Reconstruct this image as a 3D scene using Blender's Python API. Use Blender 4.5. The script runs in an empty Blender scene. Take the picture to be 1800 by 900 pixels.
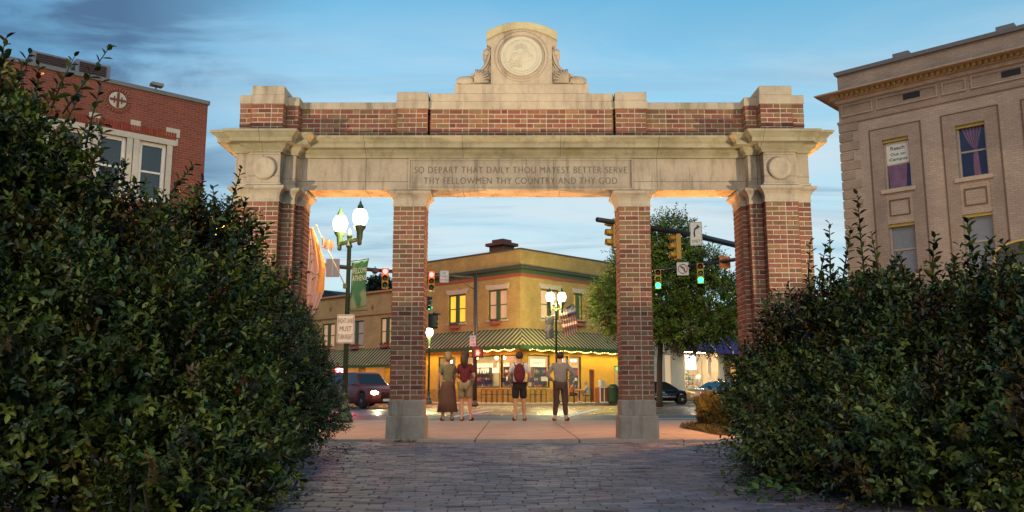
import bpy, bmesh, math, random
import numpy as np
from mathutils import Matrix, Vector
R = math.radians
PI = math.pi
rng = random.Random(7)
nrg = np.random.default_rng(11)
S = bpy.context.scene
COL = S.collection

# ------------------------------------------------------------------ camera
CAMH = 0.74
PITCH = math.atan(240 / 1500)
cam = bpy.data.cameras.new('camera'); cam_o = bpy.data.objects.new('camera', cam); COL.objects.link(cam_o)
cam.sensor_width = 36; cam.lens = 30; cam.clip_start = 0.05; cam.clip_end = 3000
cam_o.location = (0, 0, CAMH); cam_o.rotation_euler = (PI / 2 + PITCH, 0, 0)
S.camera = cam_o

# ------------------------------------------------------------------ sky
SUN_EL, SUN_AZ = R(12), R(172)
W = bpy.data.worlds.new('World'); S.world = W; W.use_nodes = True
nt = W.node_tree; N = nt.nodes; L = nt.links
N.clear()
def wn(t, **k):
    n = N.new(t)
    for a, b in k.items(): setattr(n, a, b)
    return n
sky = wn('ShaderNodeTexSky', sky_type='NISHITA', sun_disc=False)
sky.sun_elevation = SUN_EL; sky.sun_rotation = SUN_AZ; sky.altitude = 200; sky.air_density = 1.0; sky.dust_density = 0.6; sky.ozone_density = 2.0
tc = wn('ShaderNodeTexCoord')
sep = wn('ShaderNodeSeparateXYZ'); L.new(tc.outputs['Generated'], sep.inputs[0])
# project the view direction on a flat cloud layer
zz = wn('ShaderNodeMath', operation='ADD'); L.new(sep.outputs['Z'], zz.inputs[0]); zz.inputs[1].default_value = 0.16
dx = wn('ShaderNodeMath', operation='DIVIDE'); L.new(sep.outputs['X'], dx.inputs[0]); L.new(zz.outputs[0], dx.inputs[1])
dy = wn('ShaderNodeMath', operation='DIVIDE'); L.new(sep.outputs['Y'], dy.inputs[0]); L.new(zz.outputs[0], dy.inputs[1])
cmb = wn('ShaderNodeCombineXYZ'); L.new(dx.outputs[0], cmb.inputs[0]); L.new(dy.outputs[0], cmb.inputs[1])
def cloud(scale, rot, sc, lo, hi, detail=6, rough=.55, dist=.6, loc=(0, 0, 0)):
    mp = wn('ShaderNodeMapping'); mp.inputs['Rotation'].default_value = (0, 0, rot); mp.inputs['Scale'].default_value = sc; mp.inputs['Location'].default_value = loc
    L.new(cmb.outputs[0], mp.inputs[0])
    nz = wn('ShaderNodeTexNoise'); nz.inputs['Scale'].default_value = scale; nz.inputs['Detail'].default_value = detail
    nz.inputs['Roughness'].default_value = rough; nz.inputs['Distortion'].default_value = dist
    L.new(mp.outputs[0], nz.inputs['Vector'])
    mr = wn('ShaderNodeMapRange'); mr.interpolation_type = 'SMOOTHSTEP'
    mr.inputs[1].default_value = lo; mr.inputs[2].default_value = hi
    L.new(nz.outputs[0], mr.inputs[0])
    return mr.outputs[0]
def wmath(op, a, b, clamp=False):
    m = wn('ShaderNodeMath', operation=op); m.use_clamp = clamp
    for i, v in enumerate((a, b)):
        if isinstance(v, (int, float)): m.inputs[i].default_value = v
        else: L.new(v, m.inputs[i])
    return m.outputs[0]
def wmix(f, a, b, mode='MIX'):
    m = wn('ShaderNodeMix', data_type='RGBA', blend_type=mode)
    if isinstance(f, (int, float)): m.inputs[0].default_value = f
    else: L.new(f, m.inputs[0])
    for i, v in ((6, a), (7, b)):
        if isinstance(v, tuple): m.inputs[i].default_value = (*v, 1)
        else: L.new(v, m.inputs[i])
    return m.outputs[2]
def wramp(src, lo, hi, a=0., b=1.):
    mr = wn('ShaderNodeMapRange'); mr.interpolation_type = 'SMOOTHSTEP'
    for i, v in ((1, lo), (2, hi), (3, a), (4, b)): mr.inputs[i].default_value = v
    L.new(src, mr.inputs[0]); return mr.outputs[0]
SKYK = 0.135                      # background strength
base = wmix(1.0, sky.outputs[0], (.58, 1.34, 1.34), 'MULTIPLY')
# thin bright veil low in the sky, stronger towards the horizon
veil = cloud(1.15, R(12), (0.55, 1.7, 1), .36, .74, 9, .62, .9)
low = wramp(sep.outputs['Z'], .50, .17)
veil = wmath('MULTIPLY', veil, low)
c1 = wmix(wmath('MULTIPLY', low, .75), base, (3.9, 4.8, 5.25))
c2 = wmix(wmath('MULTIPLY', veil, .85), c1, (5.0, 5.2, 5.35))
streak = cloud(1.25, R(-24), (0.40, 2.0, 1), .47, .72, 8, .6, 1.5, (3, 1, 0))
c3 = wmix(wmath('MULTIPLY', streak, wmath('MULTIPLY', low, .85)), c2, (1.9, 3.1, 4.1))
# slate blue cloud bank towards the left
lft = wramp(sep.outputs['X'], -.16, -.58)
hi_ = wramp(sep.outputs['Z'], .2, .42)
bank = cloud(1.9, R(-40), (0.8, 1.6, 1), .44, .60, 8, .55, .8, (7.3, 2.2, 0))
c4 = wmix(wmath('MULTIPLY', lft, .85), c3, (.62, 1.75, 3.2))
c5 = wmix(wmath('MULTIPLY', wmath('MULTIPLY', bank, wmath('MULTIPLY', lft, 1.6, True)), .9), c4, (.50, 1.0, 1.85))
bg = wn('ShaderNodeBackground'); bg.inputs['Strength'].default_value = SKYK
L.new(c5, bg.inputs['Color'])
wo = wn('ShaderNodeOutputWorld'); L.new(bg.outputs[0], wo.inputs[0])

# faint, very soft fill lamp added for even dusk light, from behind the camera to the left
sl = bpy.data.lights.new('dusk_fill', 'SUN'); sl.energy = 1.05; sl.angle = R(35); sl.color = (1, .74, .54)
so = bpy.data.objects.new('dusk_fill', sl); COL.objects.link(so)
so.rotation_euler = (PI / 2 - R(32), 0, R(-8))
S.view_settings.view_transform = 'Standard'; S.view_settings.look = 'None'; S.view_settings.gamma = 1
S.view_settings.exposure = 0.2
S.render.engine = 'CYCLES'
S.cycles.use_denoising = True
S.cycles.max_bounces = 6; S.cycles.transparent_max_bounces = 12
S.cycles.sample_clamp_indirect = 4.0
S.cycles.caustics_reflective = False; S.cycles.caustics_refractive = False

# ------------------------------------------------------------------ helpers
def ray(px, py):
    u = (px - 900) / 1500; v = (450 - py) / 1500
    return Vector((u, math.cos(PITCH) - v * math.sin(PITCH), math.sin(PITCH) + v * math.cos(PITCH)))
def P(px, py, Y):
    d = ray(px, py); k = Y / d.y
    return Vector((d.x * k, Y, CAMH + d.z * k))
def XY(px, Y):                      # ground position under a pixel column at distance Y
    return (px - 900) / 1500 * (Y * math.cos(PITCH) + (0 - CAMH) * math.sin(PITCH))

MATS = {}
def _mat(name):
    m = bpy.data.materials.new(name); m.use_nodes = True
    nt = m.node_tree; b = nt.nodes['Principled BSDF']
    return m, nt, b
def plain(name, col, rough=.6, metal=0., noise=.12, scale=12., bump=0., spec=.5, coat=0.):
    """a painted or woven surface with slight procedural mottling"""
    if name in MATS: return MATS[name]
    m, nt, b = _mat(name)
    tcn = nt.nodes.new('ShaderNodeTexCoord'); nz = nt.nodes.new('ShaderNodeTexNoise')
    nz.inputs['Scale'].default_value = scale; nz.inputs['Detail'].default_value = 5
    nt.links.new(tcn.outputs['Object'], nz.inputs['Vector'])
    mx = nt.nodes.new('ShaderNodeMix'); mx.data_type = 'RGBA'
    nt.links.new(nz.outputs[0], mx.inputs[0])
    mx.inputs[6].default_value = (*[c * (1 - noise * 1.6) for c in col], 1)
    mx.inputs[7].default_value = (*[min(1, c * (1 + noise * 1.6)) for c in col], 1)
    nt.links.new(mx.outputs[2], b.inputs['Base Color'])
    b.inputs['Roughness'].default_value = rough; b.inputs['Metallic'].default_value = metal
    b.inputs['Specular IOR Level'].default_value = spec; b.inputs['Coat Weight'].default_value = coat
    if bump:
        bp = nt.nodes.new('ShaderNodeBump'); bp.inputs['Strength'].default_value = bump; bp.inputs['Distance'].default_value = .01
        nt.links.new(nz.outputs[0], bp.inputs['Height']); nt.links.new(bp.outputs[0], b.inputs['Normal'])
    MATS[name] = m; return m
def emit(name, col, strength, rough=.5):
    if name in MATS: return MATS[name]
    m, nt, b = _mat(name)
    b.inputs['Base Color'].default_value = (*[min(1, c) * .7 for c in col], 1)
    b.inputs['Emission Color'].default_value = (*col, 1); b.inputs['Emission Strength'].default_value = strength
    b.inputs['Roughness'].default_value = rough
    MATS[name] = m; return m
def glass(name, tint=(.9, .95, .95), refl=.12, rough=.03):
    if name in MATS: return MATS[name]
    m = bpy.data.materials.new(name); m.use_nodes = True; nt = m.node_tree; nt.nodes.clear()
    t = nt.nodes.new('ShaderNodeBsdfTransparent'); t.inputs[0].default_value = (*tint, 1)
    g = nt.nodes.new('ShaderNodeBsdfGlossy'); g.inputs['Roughness'].default_value = rough
    f = nt.nodes.new('ShaderNodeLayerWeight'); f.inputs[0].default_value = .5
    pw = nt.nodes.new('ShaderNodeMath'); pw.operation = 'POWER'; pw.inputs[1].default_value = 4; nt.links.new(f.outputs['Facing'], pw.inputs[0])
    mr = nt.nodes.new('ShaderNodeMapRange'); mr.inputs[3].default_value = refl; mr.inputs[4].default_value = .9
    nt.links.new(pw.outputs[0], mr.inputs[0])
    mx = nt.nodes.new('ShaderNodeMixShader'); nt.links.new(mr.outputs[0], mx.inputs[0])
    nt.links.new(t.outputs[0], mx.inputs[1]); nt.links.new(g.outputs[0], mx.inputs[2])
    o = nt.nodes.new('ShaderNodeOutputMaterial'); nt.links.new(mx.outputs[0], o.inputs[0])
    MATS[name] = m; return m
def attr_mat(name, rough=.8, bump=.3, bscale=60., spec=.3, mottle=.25, trans=0., mscale=9.):
    """colour comes from the per-face attribute 'col', mottled by noise"""
    if name in MATS: return MATS[name]
    m, nt, b = _mat(name)
    a = nt.nodes.new('ShaderNodeAttribute'); a.attribute_name = 'col'
    tcn = nt.nodes.new('ShaderNodeTexCoord')
    nz = nt.nodes.new('ShaderNodeTexNoise'); nz.inputs['Scale'].default_value = bscale; nz.inputs['Detail'].default_value = 6
    n2 = nt.nodes.new('ShaderNodeTexNoise'); n2.inputs['Scale'].default_value = mscale; n2.inputs['Detail'].default_value = 8; n2.inputs['Roughness'].default_value = .65
    nt.links.new(tcn.outputs['Object'], nz.inputs['Vector']); nt.links.new(tcn.outputs['Object'], n2.inputs['Vector'])
    mr = nt.nodes.new('ShaderNodeMapRange'); mr.inputs[1].default_value = .3; mr.inputs[2].default_value = .7
    mr.inputs[3].default_value = 1 - mottle; mr.inputs[4].default_value = 1 + mottle
    nt.links.new(n2.outputs[0], mr.inputs[0])
    mx = nt.nodes.new('ShaderNodeVectorMath'); mx.operation = 'SCALE'
    nt.links.new(a.outputs['Color'], mx.inputs[0]); nt.links.new(mr.outputs[0], mx.inputs[3])
    nt.links.new(mx.outputs[0], b.inputs['Base Color'])
    b.inputs['Roughness'].default_value = rough; b.inputs['Specular IOR Level'].default_value = spec
    if bump:
        bp = nt.nodes.new('ShaderNodeBump'); bp.inputs['Strength'].default_value = bump; bp.inputs['Distance'].default_value = .006
        nt.links.new(nz.outputs[0], bp.inputs['Height']); nt.links.new(bp.outputs[0], b.inputs['Normal'])
    if trans:
        tr = nt.nodes.new('ShaderNodeBsdfTranslucent'); ms = nt.nodes.new('ShaderNodeMixShader'); ms.inputs[0].default_value = trans
        nt.links.new(mx.outputs[0], tr.inputs[0])
        o = nt.nodes['Material Output']
        nt.links.new(b.outputs[0], ms.inputs[1]); nt.links.new(tr.outputs[0], ms.inputs[2]); nt.links.new(ms.outputs[0], o.inputs[0])
    MATS[name] = m; return m
def brickwall(name, c1, c2, mortar, bw=.21, bh=.075, mort=.012, rough=.85, bump=.6, stain=.3, squash=1.0):
    """bricks laid out in object space: x + y along the wall, z up"""
    if name in MATS: return MATS[name]
    m, nt, b = _mat(name); n = nt.nodes; l = nt.links
    tcn = n.new('ShaderNodeTexCoord'); sp = n.new('ShaderNodeSeparateXYZ'); l.new(tcn.outputs['Object'], sp.inputs[0])
    ad = n.new('ShaderNodeMath'); ad.operation = 'ADD'; l.new(sp.outputs[0], ad.inputs[0]); l.new(sp.outputs[1], ad.inputs[1])
    cb = n.new('ShaderNodeCombineXYZ'); l.new(ad.outputs[0], cb.inputs[0]); l.new(sp.outputs[2], cb.inputs[1])
    br = n.new('ShaderNodeTexBrick'); l.new(cb.outputs[0], br.inputs['Vector'])
    br.inputs['Scale'].default_value = 1; br.inputs['Brick Width'].default_value = bw; br.inputs['Row Height'].default_value = bh
    br.inputs['Mortar Size'].default_value = mort / 2; br.inputs['Mortar Smooth'].default_value = .2; br.inputs['Bias'].default_value = 0
    br.inputs['Color1'].default_value = (*c1, 1); br.inputs['Color2'].default_value = (*c2, 1); br.inputs['Mortar'].default_value = (*mortar, 1)
    nz = n.new('ShaderNodeTexNoise'); nz.inputs['Scale'].default_value = .7; nz.inputs['Detail'].default_value = 9; nz.inputs['Roughness'].default_value = .7
    l.new(tcn.outputs['Object'], nz.inputs['Vector'])
    mr = n.new('ShaderNodeMapRange'); mr.inputs[1].default_value = .3; mr.inputs[2].default_value = .7
    mr.inputs[3].default_value = 1 - stain; mr.inputs[4].default_value = 1 + stain * .5; l.new(nz.outputs[0], mr.inputs[0])
    vm = n.new('ShaderNodeVectorMath'); vm.operation = 'SCALE'; l.new(br.outputs[0], vm.inputs[0]); l.new(mr.outputs[0], vm.inputs[3])
    l.new(vm.outputs[0], b.inputs['Base Color']); b.inputs['Roughness'].default_value = rough
    bp = n.new('ShaderNodeBump'); bp.inputs['Strength'].default_value = bump; bp.inputs['Distance'].default_value = .01; bp.invert = True
    l.new(br.outputs['Fac'], bp.inputs['Height']); l.new(bp.outputs[0], b.inputs['Normal'])
    MATS[name] = m; return m
def stonemat(name, col, dark, jw=0., jh=0., stain=.5, streak=True, rough=.85, off=(0, 0, 0), moss=None):
    """weathered limestone: blotches, vertical rain streaks, fine joints"""
    if name in MATS: return MATS[name]
    m, nt, b = _mat(name); n = nt.nodes; l = nt.links
    tcn = n.new('ShaderNodeTexCoord')
    def nz(scale, sc=(1, 1, 1), det=8, rg=.6):
        mp = n.new('ShaderNodeMapping'); mp.inputs['Scale'].default_value = sc; l.new(tcn.outputs['Object'], mp.inputs[0])
        t = n.new('ShaderNodeTexNoise'); t.inputs['Scale'].default_value = scale; t.inputs['Detail'].default_value = det; t.inputs['Roughness'].default_value = rg
        l.new(mp.outputs[0], t.inputs['Vector']); return t.outputs[0]
    def rmp(s, lo, hi, a=0., c=1.):
        r = n.new('ShaderNodeMapRange'); r.inputs[1].default_value = lo; r.inputs[2].default_value = hi; r.inputs[3].default_value = a; r.inputs[4].default_value = c
        l.new(s, r.inputs[0]); return r.outputs[0]
    def mix(f, a, c):
        x = n.new('ShaderNodeMix'); x.data_type = 'RGBA'
        l.new(f, x.inputs[0])
        for i, v in ((6, a), (7, c)):
            if isinstance(v, tuple): x.inputs[i].default_value = (*v, 1)
            else: l.new(v, x.inputs[i])
        return x.outputs[2]
    c = mix(rmp(nz(2.2), .38, .68, 0, .55 * stain), col, dark)
    c = mix(rmp(nz(22, det=6), .35, .75, 0, .35 * stain), c, tuple(min(1, v * 1.25) for v in col))
    if streak: c = mix(rmp(nz(3.2, (1.6, 1.6, .22), 7, .7), .5, .68, 0, .75 * stain), c, tuple(v * .8 for v in dark))
    if moss: c = mix(rmp(nz(2.6, (1, 1, 1.6)), .5, .7, 0, .75), c, moss)
    if jw:
        sp = n.new('ShaderNodeSeparateXYZ'); mpp = n.new('ShaderNodeMapping'); mpp.inputs['Location'].default_value = off
        l.new(tcn.outputs['Object'], mpp.inputs[0]); l.new(mpp.outputs[0], sp.inputs[0])
        cb = n.new('ShaderNodeCombineXYZ'); l.new(sp.outputs[0], cb.inputs[0]); l.new(sp.outputs[2], cb.inputs[1])
        br = n.new('ShaderNodeTexBrick'); br.offset = 0; l.new(cb.outputs[0], br.inputs['Vector'])
        br.inputs['Scale'].default_value = 1; br.inputs['Brick Width'].default_value = jw; br.inputs['Row Height'].default_value = jh
        br.inputs['Mortar Size'].default_value = .004; br.inputs['Mortar Smooth'].default_value = .3
        c = mix(br.outputs['Fac'], c, tuple(v * .45 for v in dark))
    l.new(c, b.inputs['Base Color']); b.inputs['Roughness'].default_value = rough; b.inputs['Specular IOR Level'].default_value = .25
    bp = n.new('ShaderNodeBump'); bp.inputs['Strength'].default_value = .5; bp.inputs['Distance'].default_value = .008
    l.new(nz(45, det=8, rg=.7), bp.inputs['Height']); l.new(bp.outputs[0], b.inputs['Normal'])
    MATS[name] = m; return m

def tag(o, label=None, cat=None, group=None, kind=None):
    if label: o['label'] = label
    if cat: o['category'] = cat
    if group: o['group'] = group
    if kind: o['kind'] = kind
    return o
def thing(name, label, cat, loc=(0, 0, 0), rz=0., group=None):
    o = bpy.data.objects.new(name, None); COL.objects.link(o); o.empty_display_size = .2
    o.location = loc; o.rotation_euler = (0, 0, rz)
    return tag(o, label, cat, group)
def copy_tree(o, parent=None):
    c = o.copy(); COL.objects.link(c); c.parent = parent
    for ch in list(o.children): copy_tree(ch, c)
    return c

class MB:
    def __init__(s, M=None): s.v = []; s.f = []; s.sm = []; s.mi = []; s.c = []; s.M = M; s.col = None
    def add(s, vs, fs, smooth=False, mi=0, col=None):
        b = len(s.v)
        if s.M is not None: vs = [s.M @ Vector(p) for p in vs]
        s.v += [tuple(p) for p in vs]
        col = col if col is not None else s.col
        for f in fs: s.f.append([b + i for i in f]); s.sm.append(smooth); s.mi.append(mi); s.c.append(col)
        return s
    def box(s, x0, x1, y0, y1, z0, z1, mi=0, col=None):
        v = [(x0, y0, z0), (x1, y0, z0), (x1, y1, z0), (x0, y1, z0), (x0, y0, z1), (x1, y0, z1), (x1, y1, z1), (x0, y1, z1)]
        return s.add(v, [(3, 2, 1, 0), (4, 5, 6, 7), (0, 1, 5, 4), (1, 2, 6, 5), (2, 3, 7, 6), (3, 0, 4, 7)], False, mi, col)
    def quad(s, a, b, c, d, mi=0, col=None): return s.add([a, b, c, d], [(0, 1, 2, 3)], False, mi, col)
    def prism(s, pts, y0, y1, mi=0, col=None, smooth=False):
        """polygon in x-z (counter-clockwise seen from -y) extruded along y"""
        n = len(pts); v = [(x, y0, z) for x, z in pts] + [(x, y1, z) for x, z in pts]
        fs = [tuple(range(n)), tuple(range(2 * n - 1, n - 1, -1))]
        s.add(v, fs, False, mi, col)
        b = len(s.v) - 2 * n
        for i in range(n):
            j = (i + 1) % n; s.f.append([b + j, b + i, b + n + i, b + n + j]); s.sm.append(smooth); s.mi.append(mi); s.c.append(col if col is not None else s.col)
        return s
    def lathe(s, prof, c=(0, 0, 0), n=16, mi=0, smooth=True, axis='z', col=None):
        v = []; fs = []
        for r, z in prof:
            for k in range(n):
                a = 2 * PI * k / n; x, y = r * math.cos(a), r * math.sin(a)
                if axis == 'z': p = (c[0] + x, c[1] + y, c[2] + z)
                elif axis == 'y': p = (c[0] + x, c[1] + z, c[2] - y)
                else: p = (c[0] + z, c[1] + x, c[2] + y)
                v.append(p)
        m = len(prof)
        for i in range(m - 1):
            for k in range(n):
                fs.append((i * n + k, i * n + (k + 1) % n, (i + 1) * n + (k + 1) % n, (i + 1) * n + k))
        if prof[0][0] > 1e-5: fs.append(tuple(range(n - 1, -1, -1)))
        if prof[-1][0] > 1e-5: fs.append(tuple((m - 1) * n + k for k in range(n)))
        return s.add(v, fs, smooth, mi, col)
    def tube(s, pts, r, n=8, mi=0, col=None, cap=True):
        pts = [Vector(p) for p in pts]; m = len(pts)
        rs = r if isinstance(r, (list, tuple)) else [r] * m
        v = []; fs = []; up = None
        for i, p in enumerate(pts):
            d = (pts[min(i + 1, m - 1)] - pts[max(i - 1, 0)]).normalized()
            if up is None: up = Vector((0, 0, 1)) if abs(d.z) < .9 else Vector((1, 0, 0))
            a = d.cross(up).normalized(); b = a.cross(d).normalized(); up = b
            for k in range(n):
                t = 2 * PI * k / n; v.append(p + a * (rs[i] * math.cos(t)) + b * (rs[i] * math.sin(t)))
        for i in range(m - 1):
            for k in range(n): fs.append((i * n + k, (i + 1) * n + k, (i + 1) * n + (k + 1) % n, i * n + (k + 1) % n))
        if cap: fs.append(tuple(range(n))); fs.append(tuple((m - 1) * n + k for k in range(n - 1, -1, -1)))
        return s.add(v, fs, True, mi, col)
    def ball(s, c, rx, ry=None, rz=None, n=12, m=8, mi=0, col=None):
        ry = ry or rx; rz = rz or rx
        v = [(c[0], c[1], c[2] - rz)]; fs = []
        for i in range(1, m):
            ph = -PI / 2 + PI * i / m
            for k in range(n):
                t = 2 * PI * k / n; v.append((c[0] + rx * math.cos(ph) * math.cos(t), c[1] + ry * math.cos(ph) * math.sin(t), c[2] + rz * math.sin(ph)))
        v.append((c[0], c[1], c[2] + rz)); last = len(v) - 1
        for k in range(n): fs.append((0, 1 + (k + 1) % n, 1 + k)); fs.append((last, last - n + k, last - n + (k + 1) % n))
        for i in range(m - 2):
            for k in range(n): a = 1 + i * n; fs.append((a + k, a + (k + 1) % n, a + n + (k + 1) % n, a + n + k))
        return s.add(v, fs, True, mi, col)
    def sweep(s, plan, prof, mi=0, cap0=True, cap1=True):
        """closed plan polygon (counter-clockwise from above) swept through (offset outwards, z) steps with mitred corners"""
        n = len(plan); nr = []
        for i in range(n):
            a, b = plan[i - 1], plan[i]; c = plan[(i + 1) % n]
            d1 = Vector((b[0] - a[0], b[1] - a[1])).normalized(); d2 = Vector((c[0] - b[0], c[1] - b[1])).normalized()
            n1 = Vector((d1.y, -d1.x)); n2 = Vector((d2.y, -d2.x)); k = n1 + n2
            nr.append(k / max(.3, 1 + n1.dot(n2)))
        v = [(plan[i][0] + nr[i].x * o, plan[i][1] + nr[i].y * o, z) for o, z in prof for i in range(n)]
        fs = [(j * n + i, j * n + (i + 1) % n, (j + 1) * n + (i + 1) % n, (j + 1) * n + i) for j in range(len(prof) - 1) for i in range(n)]
        if cap0: fs.append(tuple(range(n - 1, -1, -1)))
        if cap1: fs.append(tuple((len(prof) - 1) * n + i for i in range(n)))
        return s.add(v, fs, False, mi)
    def build(s, name, mat, parent=None, M=None, bevel=0., recalc=True):
        me = bpy.data.meshes.new(name); me.from_pydata(s.v, [], s.f)
        for m in (mat if isinstance(mat, (list, tuple)) else [mat]): me.materials.append(m)
        me.polygons.foreach_set('use_smooth', s.sm); me.polygons.foreach_set('material_index', s.mi)
        if any(c is not None for c in s.c):
            a = me.color_attributes.new('col', 'FLOAT_COLOR', 'CORNER')
            arr = []
            for f, c in zip(s.f, s.c): arr += [*(c or (1, 1, 1)), 1.] * len(f)
            a.data.foreach_set('color', arr)
        if recalc:
            bm = bmesh.new(); bm.from_mesh(me); bmesh.ops.recalc_face_normals(bm, faces=bm.faces); bm.to_mesh(me); bm.free()
        me.update()
        o = bpy.data.objects.new(name, me); COL.objects.link(o)
        if parent is not None: o.parent = parent
        if M is not None: o.matrix_local = M
        if bevel:
            b = o.modifiers.new('bevel', 'BEVEL'); b.width = bevel; b.segments = 2; b.limit_method = 'ANGLE'; b.angle_limit = R(35)
        return o
def struct(o): o['kind'] = 'structure'; return o

_TX = {}
def text(s, w, h, mat, parent, M, name='lettering', extrude=.004, bold=0., space=1., shear=0.):
    """lettering fitted into w x h, centred on the x-z plane of M, facing -y"""
    cu = bpy.data.curves.new(name, 'FONT'); cu.body = s; cu.align_x = 'CENTER'; cu.size = 1; cu.extrude = 0; cu.offset = bold
    cu.space_character = space; cu.shear = shear; cu.resolution_u = 3; cu.space_line = .95
    to = bpy.data.objects.new('tmp_text', cu); COL.objects.link(to)
    dg = bpy.context.evaluated_depsgraph_get(); dg.update()
    me = bpy.data.meshes.new_from_object(to.evaluated_get(dg)); bpy.data.objects.remove(to); bpy.data.curves.remove(cu)
    co = np.empty(len(me.vertices) * 3, 'f'); me.vertices.foreach_get('co', co); co = co.reshape(-1, 3)
    lo, hi = co.min(0), co.max(0); c = (lo + hi) / 2; sz = hi - lo
    x = (co[:, 0] - c[0]) * (w / max(sz[0], 1e-4)); z = (co[:, 1] - c[1]) * (h / max(sz[1], 1e-4))
    co = np.stack([x, np.full_like(x, -extrude), z], 1).astype('f')
    me.vertices.foreach_set('co', co.ravel()); me.materials.clear(); me.materials.append(mat); me.update()
    me.name = name
    o = bpy.data.objects.new(name, me); COL.objects.link(o); o.parent = parent; o.matrix_local = M
    return o
def T(x, y, z): return Matrix.Translation((x, y, z))
def RZ(a): return Matrix.Rotation(a, 4, 'Z')

# wall frames: x along the wall seen from outside, y into the building, z up
class Frame:
    def __init__(s, o, d):
        s.o = Vector((o[0], o[1], 0)); s.d = Vector((d[0], d[1], 0)).normalized(); s.n = Vector((-s.d.y, s.d.x, 0))
        s.M = Matrix(((s.d.x, s.n.x, 0, s.o.x), (s.d.y, s.n.y, 0, s.o.y), (0, 0, 1, 0), (0, 0, 0, 1)))
    def at(s, px, py, depth=0.):
        """wall coordinates (along, z) met by the line of sight through a pixel"""
        r = ray(px, py); o = s.o + s.n * depth
        k = (o - Vector((0, 0, 0))).dot(s.n) / Vector((r.x, r.y, 0)).dot(s.n)
        p = Vector((r.x * k, r.y * k, 0)) - s.o
        return p.dot(s.d), CAMH + r.z * k
    def rect(s, l, r, t, b, depth=0.):
        mx, my = (l + r) / 2, (t + b) / 2
        return s.at(l, my, depth)[0], s.at(r, my, depth)[0], s.at(mx, b, depth)[1], s.at(mx, t, depth)[1]
def wall_open(mb, x0, x1, z0, z1, y0, y1, ops):
    """wall slab with rectangular openings (x0, x1, z0, z1)"""
    xs = sorted({x0, x1, *[v for o in ops for v in o[:2] if x0 < v < x1]}); zs = sorted({z0, z1, *[v for o in ops for v in o[2:4] if z0 < v < z1]})
    for i in range(len(xs) - 1):
        run = None
        for j in range(len(zs) - 1):
            cx, cz = (xs[i] + xs[i + 1]) / 2, (zs[j] + zs[j + 1]) / 2
            if any(o[0] < cx < o[1] and o[2] < cz < o[3] for o in ops):
                if run is not None: mb.box(xs[i], xs[i + 1], y0, y1, run, zs[j]); run = None
            elif run is None: run = zs[j]
        if run is not None: mb.box(xs[i], xs[i + 1], y0, y1, run, z1)
def frame_mb(mb, x0, x1, z0, z1, y0, y1, w):
    mb.box(x0, x0 + w, y0, y1, z0, z1); mb.box(x1 - w, x1, y0, y1, z0, z1)
    mb.box(x0 + w, x1 - w, y0, y1, z0, z0 + w); mb.box(x0 + w, x1 - w, y0, y1, z1 - w, z1)

# foliage: many small folded leaves in one mesh
def leaves_mesh(name, pos, axis, nrm, ln, wd, col, mat, parent=None):
    n = len(pos)
    axis = axis / np.linalg.norm(axis, axis=1, keepdims=True)
    side = np.cross(axis, nrm); side /= np.maximum(np.linalg.norm(side, axis=1, keepdims=True), 1e-6)
    nn = np.cross(side, axis)
    ln = ln[:, None]; wd = wd[:, None]
    v = np.empty((n, 6, 3))
    v[:, 0] = pos; v[:, 3] = pos + axis * ln - nn * ln * .12
    v[:, 1] = pos + axis * ln * .32 + side * wd * .5 + nn * wd * .18
    v[:, 2] = pos + axis * ln * .68 + side * wd * .42 + nn * wd * .14
    v[:, 4] = pos + axis * ln * .68 - side * wd * .42 + nn * wd * .14
    v[:, 5] = pos + axis * ln * .32 - side * wd * .5 + nn * wd * .18
    me = bpy.data.meshes.new(name)
    me.vertices.add(n * 6); me.vertices.foreach_set('co', v.astype('f').ravel())
    idx = (np.arange(n)[:, None] * 6 + np.array([0, 1, 2, 3, 0, 3, 4, 5])).ravel()
    me.loops.add(n * 8); me.loops.foreach_set('vertex_index', idx.astype('i'))
    me.polygons.add(n * 2); me.polygons.foreach_set('loop_start', np.arange(0, n * 8, 4, dtype='i')); me.polygons.foreach_set('loop_total', np.full(n * 2, 4, 'i'))
    a = me.color_attributes.new('col', 'FLOAT_COLOR', 'CORNER')
    cc = np.concatenate([col, np.ones((n, 1))], 1); a.data.foreach_set('color', np.repeat(cc, 8, axis=0).astype('f').ravel())
    me.materials.append(mat); me.update(calc_edges=True)
    o = bpy.data.objects.new(name, me); COL.objects.link(o)
    if parent is not None: o.parent = parent
    return o
def unit(a): return a / np.maximum(np.linalg.norm(a, axis=1, keepdims=True), 1e-6)
def lump(u, seed):
    q = np.random.default_rng(seed); s = np.zeros(len(u))
    for f, a in ((2.2, .10), (4.1, .08), (8.0, .07), (14., .05)):
        for _ in range(3):
            k = q.normal(size=3); k /= np.linalg.norm(k); s += a * np.sin(f * (u @ k) * 1.6 + q.uniform(0, 6.28)) * .8
    return s
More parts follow.
